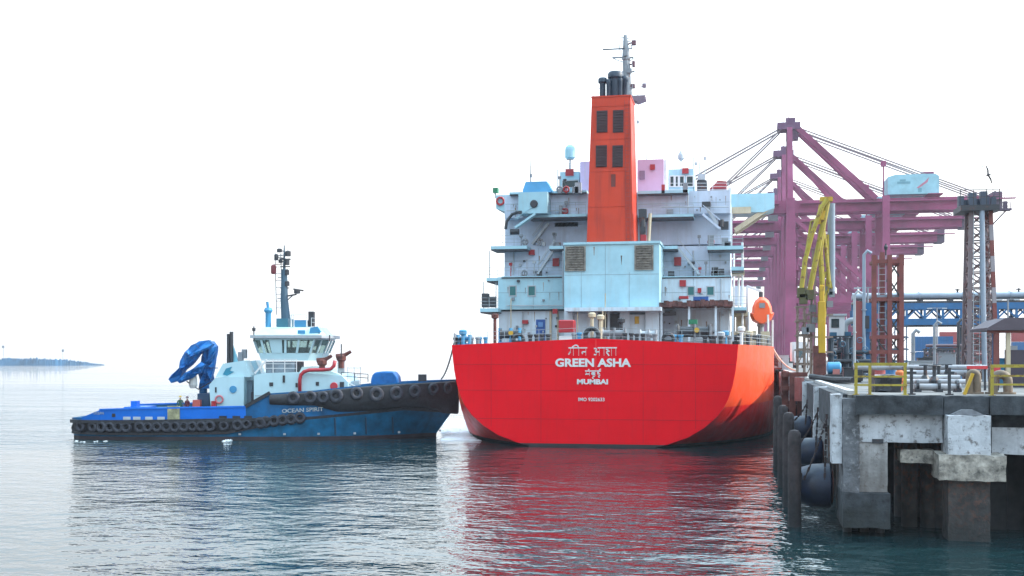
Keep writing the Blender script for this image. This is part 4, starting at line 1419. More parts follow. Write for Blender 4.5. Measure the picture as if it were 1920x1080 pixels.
mb = MB(); tbox(mb, 370, 393, 738, 778, -3.0, 4); tug.part('dark_companion', mb, mat('door_navy', (.01, .05, .12), .5))
mb = MB(); tbox(mb, 361, 375, 750, 768, -3.6, 1.0); tug.part('red_drum', mb, mat('drum_red', (.55, .10, .08), .5))
# passage between the houses
mb = MB(); tbox(mb, 457, 472, 714, 776, -2.6, 5); tug.part('side_passage', mb, mat('passage_blue', (.18, .28, .36), .5))
mb = MB(); tbox(mb, 471, 475, 735, 776, -2.75, .14); tug.part('passage_door', mb, M_dark)
# main house
mb = MB()
poly = [(476, 778), (476, 704), (490, 700), (556, 698), (640, 704), (652, 716), (652, 745)]
mb.prism([(T(x, y, -4.2).x, T(x, y, -4.2).z) for x, y in poly] , 'y', -4.2, 4.2)
mh = tug.part('main_house', mb, M_tughouse)
mb = MB()
n = 10
poly = [(560, 700)] + [(566 + 70 * i / n, 688 + 14 * (i / n) ** 2.2) for i in range(n + 1)] + [(640, 706), (560, 706)]
mb.prism([(T(x, y, -3.9).x, T(x, y, -3.9).z) for x, y in poly], 'y', -3.9, 3.9)
tug.part('foredeck_house_top', mb, mat('tug_creamy', (.62, .80, .78), .4), mh)
for x0, x1, y0, y1 in ((505, 512, 717, 724), (554, 558, 718, 726), (592, 598, 716, 723), (637, 645, 716, 727)):
    mb = MB(); tbox(mb, x0, x1, y0, y1, -4.26, .055); tug.part('porthole', mb, M_dark, mh)
mb = MB(); tbox(mb, 530, 534, 704, 717, -4.3, .095); tug.part('house_vent', mb, M_dark, mh)
mb = MB(); tbox(mb, 478, 536, 741, 742.5, -4.25, .045); tug.part('house_strake', mb, M_lgrey, mh)
mb = MB(); c = T(626, 724, -4.32); mb.lathe([(.34, -.1), (.36, .05), (.3, .11)], c, 'y', 14); tug.part('red_reel', mb, mat('reel_red', (.6, .03, .05), .4), mh)
# red fire main
mb = MB()
pp = [(562, 736), (562, 712), (564, 703), (570, 697), (580, 694), (605, 693.5), (620, 692), (626, 686), (628, 676)]
mb.tube([T(x, y, -4.55) for x, y in pp], .17, 10)
tug.part('fire_main', mb, mat('pipe_red', (.50, .025, .04), .4), smooth=True)
mb = MB()
for px, py, yl in ((604, 676, -3.4), (640, 668, -2.5)):
    c = T(px, py, yl)
    mb.lathe([(.28, -1.1), (.28, -.5), (.45, -.35), (.45, .0), (.25, .15)], c, 'z', 10)
    mb.tube([c + Vector((-.5, 0, 0)), c + Vector((.3, 0, .1)), c + Vector((.9, 0, .45))], [.22, .2, .15], 8)
tug.part('fire_monitor', mb, M_rust)
mb = MB(); tbox(mb, 633, 645, 675, 700, -2.6, .6); tug.part('monitor_post', mb, M_lgrey)
# rails of the boat deck
mb = MB()
mb.rail([T(490, 699, -4.1), T(556, 699, -4.1)], 1.25, 3, 1.2, .045)
mb.bar(T(478, 700, -4.1), T(500, 675, -4.1), .16)
tug.part('deck_railing', mb, M_white)
mb = MB(); tbox(mb, 498, 552, 678, 700, -3.0, 5); lower = tug.part('wheelhouse_trunk', mb, mat('trunk_grey', (.22, .26, .30), .6, var=.4, vscale=1.2))
mb = MB()
mb.tube([T(652, 718, -3.2), T(672, 728, -3.2)], .1, 6)
for px in (652, 664, 676):
    mb.bar(T(px, 730, -3.0), T(px, 688, -3.0), .05)
mb.bar(T(652, 690, -3.0), T(678, 690, -3.0), .05); mb.bar(T(652, 703, -3.0), T(678, 703, -3.0), .05)
tug.part('foredeck_railing', mb, M_lgrey)
# wheelhouse: walls splayed outwards, mullions, panes, roof
def ring(mb, lo, hi, n_):
    mb.add([*lo, *hi], [tuple((i, (i + 1) % n_, n_ + (i + 1) % n_, n_ + i)) for i in range(n_)] + [tuple(range(n_))[::-1], tuple(range(n_, 2 * n_))])
yw = -3.3
b0, b1 = T(488, 676, yw), T(596, 676, yw)
t0, t1 = T(474, 632, yw), T(614, 632, yw)
lo = [(b0.x, -2.9, b0.z), (b1.x - 1.0, -2.9, b0.z), (b1.x, -1.7, b0.z), (b1.x, 1.7, b0.z), (b1.x - 1.0, 2.9, b0.z), (b0.x, 2.9, b0.z)]
hi = [(t0.x, -3.3, t0.z), (t1.x - 1.1, -3.3, t0.z), (t1.x, -1.9, t0.z), (t1.x, 1.9, t0.z), (t1.x - 1.1, 3.3, t0.z), (t0.x, 3.3, t0.z)]
def mixp(f, k):
    return tuple(lo[k][i] + (hi[k][i] - lo[k][i]) * f for i in range(3))
mb = MB(); ring(mb, lo, [mixp(.32, k) for k in range(6)], 6)
wlo = tug.part('wheelhouse', mb, M_tughouse)
mb = MB(); ring(mb, [mixp(.88, k) for k in range(6)], hi, 6); tug.part('window_header', mb, M_tughouse, wlo)
mb = MB()
core_lo = [Vector(mixp(.32, k)) * .999 for k in range(6)]
cx_ = (b0.x + b1.x) / 2
def shrink(p, d=.14): return (cx_ + (p[0] - cx_) * (1 - d / 3.2), p[1] * (1 - d / 3.0), p[2])
# a glazed room: each side is its own pane, with a dark console inside
for k, (m0, m1) in enumerate(((0, 1), (1, 2), (2, 3), (3, 4), (4, 5), (5, 0))):
    A, B = Vector(mixp(.32, m0)), Vector(mixp(.32, m1))
    C, E = Vector(mixp(.88, m1)), Vector(mixp(.88, m0))
    inn = Vector((cx_, 0, A.z))
    nv = (B - A).cross(E - A).normalized() * .05
    pm = MB(); pm.add([A + nv * -.6, B + nv * -.6, C + nv * -.6, E + nv * -.6, A - nv * .2, B - nv * .2, C - nv * .2, E - nv * .2], [(0, 1, 2, 3), (7, 6, 5, 4)])
    GL = MATS.get('wheel_glass')
    if GL is None:
        GL = mat('wheel_glass', (.75, .92, .9), .02, var=0)
        GL.node_tree.nodes['Principled BSDF'].inputs['Transmission Weight'].default_value = .92
        GL.node_tree.nodes['Principled BSDF'].inputs['IOR'].default_value = 1.1
    tug.part('pane', pm, GL, wlo)
mb = MB()
def onside(m0, m1, f, w, name=None):
    A = Vector(mixp(.32, m0)).lerp(Vector(mixp(.32, m1)), f); B = Vector(mixp(.88, m0)).lerp(Vector(mixp(.88, m1)), f)
    mb.bar(A, B, w, .14)
for f in (0, .12, .52, .74, 1): onside(0, 1, f, .2)
for f in (0, .5, 1): onside(1, 2, f, .16)
for f in (0, .5, 1): onside(2, 3, f, .16); onside(3, 4, f, .16)
for f in (0, .3, .6, 1): onside(4, 5, f, .2); onside(5, 0, f, .2)
tug.part('mullion', mb, M_tughouse, wlo)
mb = MB()
A, B = Vector(mixp(.32, 0)).lerp(Vector(mixp(.32, 1)), .26), Vector(mixp(.32, 0)).lerp(Vector(mixp(.32, 1)), .46)
C, E = Vector(mixp(.9, 0)).lerp(Vector(mixp(.9, 1)), .46), Vector(mixp(.9, 0)).lerp(Vector(mixp(.9, 1)), .25)
o_ = Vector((0, -.06, 0))
mb.add([A + o_, B + o_, C + o_, E + o_, A - o_, B - o_, C - o_, E - o_], [(0, 1, 2, 3), (7, 6, 5, 4), (0, 1, 5, 4), (1, 2, 6, 5), (2, 3, 7, 6), (3, 0, 4, 7)])
door = tug.part('wheelhouse_door', mb, M_tughouse, wlo)
mb = MB()
mb.box(b0.x + .9, b1.x - 1.3, -1.2, 1.8, b0.z, b0.z + 1.25); mb.box(b0.x + 1.6, b0.x + 2.1, -1.9, -1.3, b0.z + .6, b0.z + 1.9); mb.box(b1.x - 2.4, b1.x - 1.2, -1.6, 1.6, b0.z + .4, b0.z + 1.2)
mb.box(cx_ - 1.6, cx_ - 1.2, .8, 2.4, b0.z, t0.z - .3)
tug.part('helm_console', mb, M_dark, wlo)
mb = MB()
r0, r1 = T(470, 632, yw), T(622, 632, yw)
q0, q1 = T(484, 613, yw), T(598, 611, yw)
ring(mb, [(r0.x, -3.6, r0.z - .1), (r1.x - .9, -3.6, r0.z - .1), (r1.x, -2.0, r0.z - .1), (r1.x, 2.0, r0.z - .1), (r1.x - .9, 3.6, r0.z - .1), (r0.x, 3.6, r0.z - .1)],
     [(r0.x, -3.6, r0.z + .18), (r1.x - .9, -3.6, r0.z + .18), (r1.x, -2.0, r0.z + .18), (r1.x, 2.0, r0.z + .18), (r1.x - .9, 3.6, r0.z + .18), (r0.x, 3.6, r0.z + .18)], 6)
roof = tug.part('wheelhouse_roof', mb, M_lgrey, wlo)
mb = MB()
ring(mb, [(r0.x + .3, -3.2, r0.z + .18), (r1.x - 1.2, -3.2, r0.z + .18), (r1.x - .6, -1.8, r0.z + .18), (r1.x - .6, 1.8, r0.z + .18), (r1.x - 1.2, 3.2, r0.z + .18), (r0.x + .3, 3.2, r0.z + .18)],
     [(q0.x, -2.4, q0.z), (q1.x - .8, -2.4, q0.z), (q1.x, -1.4, q0.z), (q1.x, 1.4, q0.z), (q1.x - .8, 2.4, q0.z), (q0.x, 2.4, q0.z)], 6)
tug.part('roof_monitor', mb, M_tugroof)
mb = MB(); tbox(mb, 558, 572, 619, 626, -3.32, .1); 
mb.prism([(T(x, y, -3.0).x, T(x, y, -3.0).z) for x, y in ((580, 625), (582, 614), (595, 612), (603, 623))], 'y', -3.05, -2.6)
tug.part('roof_light', mb, M_skyblue)
mb = MB(); tbox(mb, 552, 574, 600, 613, -2.0, 2.5); tug.part('roof_locker', mb, M_skyblue)
mb = MB(); tbox(mb, 518, 540, 597, 613, -1.6, 2.8); tug.part('mast_housing', mb, mat('housing_teal', (.03, .18, .26), .5))
mb = MB(); tbox(mb, 578, 588, 584, 612, -1.4, .8); tug.part('searchlight_post', mb, M_dark)
mb = MB(); mb.tube([T(546, 613, -2.3), T(546, 590, -2.3), T(575, 590, -2.3), T(575, 613, -2.3)], .07, 6); mb.rail([T(584, 612, -2), T(600, 614, -2)], .8, 2, .8, .035)
mb.tube([T(551, 612, -2), T(551, 583, -2)], .04, 6)
tug.part('roof_frame', mb, M_white)
mb = MB(); mb.tube([T(503, 614, -1.5), T(503, 585, -1.5)], .27, 8); mb.lathe([(.34, 0), (.42, .2), (.3, .45)], T(503, 586, -1.5), 'z', 10)
mb.tube([T(503, 580, -1.5), T(501, 566, -1.5)], .13, 8)
tug.part('after_light_post', mb, M_skyblue)
# mast
mb = MB()
mb.tube([T(537, 613, -.2), T(533, 560, -.2), T(533, 505, -.2)], [.48, .36, .27], 10)
mb.tube([T(533, 505, -.2), T(533, 460, -.2)], [.14, .05], 6)
tmast = tug.part('mast', mb, mat('mast_steel', (.05, .12, .18), .5))
mb = MB(); mb.ladder(T(524, 590, -.3), T(521, 475, -.3), .55, .62, r=.07); mb.bar(T(521, 480, -.3), T(533, 478, -.3), .1); mb.bar(T(520, 560, -.3), T(533, 560, -.3), .08); mb.bar(T(521, 520, -.3), T(533, 520, -.3), .08)
tug.part('mast_ladder', mb, M_grey, tmast)
mb = MB()
for px, py, w, h in ((538, 492, .5, .5), (538, 511, .45, .45), (538, 532, .5, .4), (518, 483, .4, .5), (540, 476, .55, .45), (524, 470, .5, .3), (526, 490, .4, .3)):
    c = T(px, py, -.3); mb.lathe([(w * .5, -h / 2), (w * .5, h / 2), (w * .2, h * .7)], c, 'z', 8); mb.bar(c, T(533, py + 1, -.2), .09)
mb.bar(T(524, 486, -.3), T(545, 486, -.3), .12); mb.bar(T(526, 500, -.3), T(544, 500, -.3), .1); mb.bar(T(526, 540, -.3), T(542, 540, -.3), .1)
tug.part('mast_light', mb, M_dark, tmast)
mb = MB(); c = T(513, 505, -.3); mb.lathe([(.2, -.45), (.26, -.3), (.26, .3), (.15, .45)], c, 'z', 10); mb.bar(c + Vector((0, 0, .45)), T(533, 495, -.2), .06)
tug.part('red_lantern', mb, mat('lantern_maroon', (.22, .03, .04), .5), tmast)
mb = MB(); mb.bar(T(533, 556, -.2), T(556, 552, -.2), .14); mb.bar(T(533, 568, -.2), T(550, 553, -.2), .09); mb.lathe([(.1, -.2), (.3, -.15), (.3, .15), (.1, .2)], T(557, 547, -.2), 'z', 10); mb.bar(T(550, 542, -.2), T(569, 545, -.2), .14)
tug.part('radar_arm', mb, M_dark, tmast)
mb = MB()
for px, y0, y1 in ((476, 612, 640), (618, 628, 640), (640, 645, 668)):
    mb.tube([T(px, y1, -3.4), T(px, y0, -3.4)], .06, 6)
c = T(476, 618, -3.4); mb.lathe([(.15, -.15), (.18, .15)], c, 'z', 8)
tug.part('signal_post', mb, M_dark)
# covered winch on the foredeck
mb = MB()
c = T(721, 720, -2.6)
n = 12
prof = []
for i in range(n + 1):
    a = math.pi * i / n
    prof.append((c.x + 1.28 * math.copysign(abs(math.cos(a)) ** .6, math.cos(a)) * -1, c.z - .35 + 1.55 * math.sin(a) ** .6 * (1 + random.uniform(-.05, .05))))
mb.prism(prof + [(prof[-1][0], c.z - 1.5), (prof[0][0], c.z - 1.5)], 'y', -2.8, .6)
tug.part('covered_winch', mb, M_tarp, bevel=.12)
mb = MB(); tbox(mb, 784, 799, 702, 716, -1.0, .7); tug.part('bow_bitt', mb, M_dark)
mb = MB(); mb.rail([T(640, 712, -3.8), T(690, 716, -3.8)], .7, 2, 1.0, .05); tug.part('bow_railing', mb, M_dark)
# knuckle-boom crane, folded and wrapped in blue tarpaulin
mb = MB()
mb.tube([T(381, 780, -1.0), T(381, 725, -1.0)], .38, 10)
crane_post = tug.part('deck_crane_post', mb, M_tug)
def wrapped(name, poly, yl, t, bulge):
    """a bundle lashed in sheeting: its outline swells towards the middle in loose folds"""
    rw = random.Random(len(poly))
    fine = []
    for k in range(len(poly)):
        a, b = poly[k], poly[(k + 1) % len(poly)]
        n = max(1, int(math.hypot(b[0] - a[0], b[1] - a[1]) / 7))
        for q in range(n):
            fine.append((a[0] + (b[0] - a[0]) * q / n + rw.uniform(-1, 1), a[1] + (b[1] - a[1]) * q / n + rw.uniform(-1, 1)))
    P = [T(x, y, yl) for x, y in fine]
    c = sum(P, Vector()) / len(P)
    n = len(P)
    mb = MB()
    rings = []
    for f, d in ((.35, -bulge), (.72, -bulge * .8), (1.0, -t * .5), (1.0, t * .5), (.72, bulge * .8), (.35, bulge)):
        rings.append([(c.x + (p.x - c.x) * f, yl + d * (1 + (rw.uniform(-.45, .45) if f < 1 else 0)), c.z + (p.z - c.z) * f) for p in P])
    for r_ in rings: mb.v += r_
    for k in range(5):
        for q in range(n):
            mb.f.append([k * n + q, k * n + (q + 1) % n, (k + 1) * n + (q + 1) % n, (k + 1) * n + q]); mb.m.append(0)
    mb.f.append(list(range(n))[::-1]); mb.f.append([5 * n + q for q in range(n)]); mb.m += [0, 0]
    return tug.part(name, mb, M_tarp, crane_post)
wrapped('wrapped_jib', [(318, 711), (323, 703), (336, 698), (340, 678), (348, 660), (360, 647), (376, 640), (394, 638), (402, 644), (396, 653), (384, 656), (372, 668), (362, 684), (348, 694), (334, 714), (322, 718)], -1.9, .7, .75)
wrapped('wrapped_extension', [(334, 714), (348, 700), (364, 690), (378, 678), (386, 684), (378, 698), (354, 712), (338, 718)], -2.5, .4, .5)
wrapped('wrapped_boom', [(384, 654), (392, 643), (401, 640), (408, 649), (405, 672), (402, 694), (396, 712), (404, 727), (374, 730), (378, 714), (373, 700), (378, 676)], -1.0, .8, .85)
mb = MB()
mb.torus(T(391, 690, -1.0), 'z', .86, .04, 14, 5); mb.torus(T(389, 712, -1.0), 'z', .66, .04, 14, 5); mb.bar(T(346, 662, -2.65), T(366, 676, -2.65), .06); mb.bar(T(336, 690, -2.65), T(352, 700, -2.65), .06); mb.bar(T(366, 645, -2.65), T(380, 660, -2.65), .06)
tug.part('lashing', mb, mat('lashing_dark', (.03, .08, .22), .7), crane_post)
mb = MB(); c = T(362, 712, -1.9); mb.lathe([(.28, -.8), (.4, -.5), (.34, .35), (.22, .7)], c, 'z', 10); tug.part('white_float', mb, mat('float_white', (.8, .78, .74), .6), crane_post)
mb = MB(); mb.tube([T(350, 715, -2), T(372, 730, -2), T(396, 716, -2)], .06, 6); tug.part('crane_hose', mb, M_dark, crane_post)
tug_m = Matrix.Translation(tl) @ Matrix.Rotation(YAW, 4, 'Z')


# ------------------------------------------------------------------ people
def person(label, loc, rz, shirt, trousers, helmet=None, pose=0, group=None, scale=1.0):
    th = Thing('person', label, 'person', loc, rz, group, local=True)
    s_ = scale
    J = {'pel': (0, 0, .95), 'che': (0, .0, 1.30), 'nk': (0, 0, 1.50), 'hd0': (0, .01, 1.58), 'hd': (0, .02, 1.72),
         'hl': (-.10, 0, .92), 'kl': (-.12, -.03 - .1 * pose, .50), 'al': (-.12, .02, .08), 'tl': (-.13, -.14, .04),
         'hr': (.10, 0, .92), 'kr': (.12, -.02, .50), 'ar': (.13, .05 + .1 * pose, .08), 'tr': (.14, -.10, .04),
         'sl': (-.20, 0, 1.42), 'el': (-.27, .02, 1.15), 'wl': (-.25, -.16, .95), 'fl': (-.24, -.23, .88),
         'sr': (.20, 0, 1.42), 'er': (.28, .0, 1.14), 'wr': (.24, -.2, 1.02), 'fr': (.22, -.28, 1.0)}
    E = [('pel', 'che'), ('che', 'nk'), ('nk', 'hd0'), ('hd0', 'hd'), ('pel', 'hl'), ('hl', 'kl'), ('kl', 'al'), ('al', 'tl'), ('pel', 'hr'), ('hr', 'kr'), ('kr', 'ar'), ('ar', 'tr'),
         ('nk', 'sl'), ('sl', 'el'), ('el', 'wl'), ('wl', 'fl'), ('nk', 'sr'), ('sr', 'er'), ('er', 'wr'), ('wr', 'fr')]
    RAD = {'pel': (.16, .12), 'che': (.18, .13), 'nk': (.08, .07), 'hd0': (.07, .07), 'hd': (.10, .11), 'hl': (.11, .11), 'hr': (.11, .11), 'kl': (.075, .075), 'kr': (.075, .075), 'al': (.05, .055), 'ar': (.05, .055),
           'tl': (.045, .03), 'tr': (.045, .03), 'sl': (.075, .075), 'sr': (.075, .075), 'el': (.052, .052), 'er': (.052, .052), 'wl': (.036, .036), 'wr': (.036, .036), 'fl': (.03, .02), 'fr': (.03, .02)}
    names = list(J)
    me = bpy.data.meshes.new('body')
    me.from_pydata([tuple(c * s_ for c in J[k]) for k in names], [(names.index(a), names.index(b)) for a, b in E], [])
    o = bpy.data.objects.new('body', me)
    COL.objects.link(o)
    o.parent = th.o
    md = o.modifiers.new('skin', 'SKIN')
    for i, k in enumerate(names):
        me.skin_vertices[0].data[i].radius = tuple(r * s_ for r in RAD[k])
    me.skin_vertices[0].data[0].use_root = True
    o.modifiers.new('sub', 'SUBSURF').levels = 1
    dg = bpy.context.evaluated_depsgraph_get()
    nm = bpy.data.meshes.new_from_object(o.evaluated_get(dg))
    o.modifiers.clear()
    o.data = nm
    nm.materials.clear()
    for m in (trousers, shirt, M_skin): nm.materials.append(m)
    for p in nm.polygons:
        z = p.center.z / s_
        x = abs(p.center.x) / s_
        p.material_index = 0 if z < .98 and x < .19 else (2 if z > 1.53 or (p.center.y < -.17 * s_ and z > .8) else 1)
        p.use_smooth = True
    # face and hair / helmet, vest
    mb = MB()
    mb.lathe([(.012, -.02), (.02, 0), (.008, .02)], (0, -.115 * s_, 1.70 * s_), 'z', 6)
    mb.build('nose', M_skin, th.o)
    mb = MB()
    for sg in (-1, 1): mb.box(sg * .035 * s_ - .012, sg * .035 * s_ + .012, -.108 * s_, -.098 * s_, 1.725 * s_, 1.74 * s_)
    mb.build('eyes', M_dark, th.o)
    mb = MB()
    if helmet is not None:
        mb.lathe([(.150, -.01), (.145, .01), (.125, .02), (.12, .07), (.09, .12), (.03, .14)], (0, .01 * s_, 1.77 * s_), 'z', 12)
        mb.build('helmet', helmet, th.o)
    else:
        mb.lathe([(.112, -.03), (.118, .03), (.10, .08), (.04, .11)], (0, .03 * s_, 1.76 * s_), 'z', 12)
        mb.build('hair', M_dark, th.o)
    return th

def on_tug(px, yl, z=1.75):
    return tug_m @ Vector((T(px, 0, yl).x, yl, z))
M_helm_y = mat('helmet_yellow', (.75, .5, .03), .4, var=0)
M_helm_w = mat('helmet_white', (.8, .8, .8), .4, var=0)
person('crew member in dark green overalls and yellow helmet on the after deck of the tug', on_tug(338, -3.2, 2.05), YAW + .3, M_cloth_g, M_cloth_g, M_helm_y, 1)
person('crew member in maroon overalls standing beside the tarpaulin-wrapped crane of the tug', on_tug(351, -2.2, 1.95), YAW - .4, M_cloth_m, M_cloth_m, mat('helmet_maroon', (.14, .03, .06), .5, var=0), 0)

# ------------------------------------------------------------------ quay
ZQ = 5.9
mb = MB()
mb.box(4.4, 420, 52.2, 640, 5.15, ZQ - .004)
o = mb.build('quay_deck', M_deck)
tag(o, 'grey concrete quay deck', 'quay', kind='structure')

def rough_box(mb, x0, x1, y0, y1, z0, z1, nx, ny, nz_, amp, seed=0.0):
    """a box whose faces are broken up, for spalled concrete"""
    def P(i, j, k):
        p = Vector((x0 + (x1 - x0) * i / nx, y0 + (y1 - y0) * j / ny, z0 + (z1 - z0) * k / nz_))
        d = noise.noise_vector(p * 1.7 + Vector((seed, seed, 0))) * amp + noise.noise_vector(p * 5 + Vector((seed, 3, 0))) * amp * .4
        return p + d
    def face(fn, na, nb):
        b = len(mb.v)
        for a in range(na + 1):
            for c in range(nb + 1):
                mb.v.append(tuple(fn(a, c)))
        for a in range(na):
            for c in range(nb):
                q = b + a * (nb + 1) + c
                mb.f.append([q, q + 1, q + nb + 2, q + nb + 1]); mb.m.append(mb.mi)
    face(lambda a, c: P(a, 0, c), nx, nz_); face(lambda a, c: P(a, ny, c), nx, nz_)
    face(lambda a, c: P(0, a, c), ny, nz_); face(lambda a, c: P(nx, a, c), ny, nz_)
    face(lambda a, c: P(a, c, 0), nx, ny); face(lambda a, c: P(a, c, nz_), nx, ny)
    return mb

def X_(px, Y=51.4): return W(px, 0, Y).x
def Z_(py, px=1700, Y=51.4): return W(px, py, Y).z

qf = Thing('concrete_quay', 'weathered concrete end of the quay, white paint flaking above dark openings', 'quay', (4.4, 51.5, 0))
# dark coping in separate blocks
edges = [4.57, 8.1, 9.9, 13.4, 17.2, 21, 26, 32]
for i, (a, b) in enumerate(zip(edges, edges[1:])):
    mb = MB()
    rough_box(mb, a + .015, b - .015, 51.0 + .06 * (i % 2), 52.19, Z_(776), ZQ, 14, 4, 4, .035, i * 3.1)
    qf.part('coping_block', mb, M_conc_d)
mb = MB(); rough_box(mb, 4.8, 8.13, 51.45, 52.1, Z_(830), Z_(776) - .01, 16, 2, 6, .03, 2)
qf.part('facing_panel', mb, M_conc_w)
mb = MB(); rough_box(mb, 10.02, 32, 51.75, 52.3, Z_(850), Z_(801), 40, 2, 4, .04, 5)
qf.part('facing_panel', mb, M_conc_w)
mb = MB(); rough_box(mb, 9.95, 32, 51.95, 52.4, Z_(801), Z_(776), 40, 2, 2, .03, 7)
qf.part('recessed_beam', mb, M_conc_d)
# the corner pier
mb = MB(); rough_box(mb, 4.75, 5.93, 51.5, 53.6, Z_(925), Z_(830) , 8, 8, 10, .04, 9)
qf.part('corner_pier', mb, mat('pier_stained', (.55, .54, .54), .9, tide=(1.2, 4.8, (.09, .075, .065)), var=.35, vscale=1.6, streak=.6, scol=(.09, .08, .075), rust=.35, rustcol=(.15, .09, .06), bump=.9, bscale=5))
mb = MB(); rough_box(mb, 4.1, 4.78, 51.3, 53.5, Z_(925), Z_(748), 6, 8, 14, .035, 12)
qf.part('corner_plate', mb, mat('corner_grey', (.15, .155, .17), .85, var=.5, vscale=1.5, streak=.5, rust=.35, rustcol=(.34, .34, .36), bump=.8))
mb = MB(); rough_box(mb, 4.08, 6.0, 51.1, 54.4, .35, Z_(925) - .01, 10, 8, 5, .05, 15)
qf.part('pier_base', mb, M_conc_d)
mb = MB()
for px in (1592, 1625, 1655):
    mb.lathe([(.2, -1.5), (.2, .5)], (X_(px), 52.4, 0), 'z', 8)
qf.part('base_pile', mb, M_pile)
mb = MB(); mb.box(5.3, 5.75, 51.42, 51.5, Z_(832), Z_(824)); qf.part('slot', mb, M_dark)
mb = MB(); rough_box(mb, 3.66, 4.08, 51.45, 52.6, Z_(872), ZQ + .02, 4, 6, 12, .03, 18)
qf.part('edge_pillar', mb, M_conc_w)
# the broad column
mb = MB(); rough_box(mb, 8.17, 9.82, 50.45, 52.1, Z_(848), Z_(776) - .01, 10, 8, 8, .03, 21)
qf.part('column_head', mb, M_conc_w)
mb = MB(); mb.prism([(8.3, Z_(776)), (9.65, Z_(776)), (9.2, Z_(766)), (8.75, Z_(766))], 'y', 50.7, 51.0); qf.part('column_cope', mb, mat('cope_grey', (.2, .21, .23), .9, var=.3, vscale=2))
mb = MB(); rough_box(mb, 7.8, 10.35, 50.1, 52.3, Z_(893), Z_(847), 10, 6, 4, .075, 24)
qf.part('column_capital', mb, M_conc_t)
mb = MB(); rough_box(mb, 6.45, 7.85, 51.6, 52.6, Z_(868), Z_(845), 8, 3, 3, .08, 27)
qf.part('broken_beam', mb, M_conc_t)
mb = MB(); rough_box(mb, 8.2, 9.82, 50.5, 52.0, -1.5, Z_(892), 8, 8, 14, .03, 30)
qf.part('column_shaft', mb, M_pile)
# rows of piles under the deck and the wall behind them
k = 0
for Y in (54.5, 58, 62):
    for px in (1705, 1740, 1762) if Y < 56 else ((1690, 1722, 1800, 1880) if Y < 60 else (1700, 1760, 1840)):
        mb = MB()
        c = W(px, 900, Y)
        mb.lathe([(.34, -1.5), (.34, 5.1)], (c.x, Y, 0), 'z', 12)
        qf.part('under_pile', mb, M_pile, smooth=True, auto=40); k += 1
for X in (12.5, 16, 19.5, 23, 26.5, 30):
    for Y in (53.5, 58, 62.5):
        mb = MB(); mb.lathe([(.4, -1.5), (.4, 5.1)], (X, Y, 0), 'z', 12); qf.part('under_pile', mb, M_pile, smooth=True, auto=40)
mb = MB(); mb.box(4.5, 420, 66, 67, -1.6, 5.14); qf.part('back_wall', mb, M_void)  # wall added to close off the bright gap below the deck
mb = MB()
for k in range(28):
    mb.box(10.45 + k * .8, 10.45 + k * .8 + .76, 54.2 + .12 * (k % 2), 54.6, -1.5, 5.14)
qf.part('void_shade_wall', mb, M_void)  # dark wall added in place of the shade behind the opening
mb = MB()
for X in (6.2, 11, 16, 21):
    mb.box(X - .35, X + .35, 52.4, 66, 4.4, 5.14)
qf.part('deck_beam', mb, M_conc_d)
# the berth face running away beside the ship
mb = MB()
Y = 52.7
while Y < 420:
    L_ = 12.4
    mb.box(3.9, 4.39, Y, Y + L_ - .05, 4.3, ZQ)
    Y += L_
qf.part('berth_beam', mb, M_conc_d)
for k, Y in enumerate((64.2, 76.6, 89, 101.4, 113.8, 126.2, 151, 175.8)):
    mb = MB(); rough_box(mb, 3.66, 4.36, Y, Y + .9, 2.2, ZQ + .03, 4, 4, 10, .03, 40 + k)
    qf.part('berth_pillar', mb, M_conc_w)
mb = MB()
Y = 55
while Y < 420:
    mb.lathe([(.4, -1.5), (.4, 4.4)], (4.9, Y, 0), 'z', 10)
    Y += 5.5
qf.part('berth_pile', mb, M_pile)
mb = MB()
Y = 53.0
while Y < 300:
    mb.box(4.42, 4.75, Y, Y + 5.6, ZQ - .002, ZQ + .16); Y += 6.2
qf.part('deck_kerb', mb, mat('kerb_pale', (.62, .60, .58), .85, var=.2, vscale=1))
# narrow dark strip beside the broad column
mb = MB()
mb.box(X_(1848), X_(1858), 51.2, 51.9, Z_(860), Z_(770)); qf.part('dark_strip', mb, M_dark)

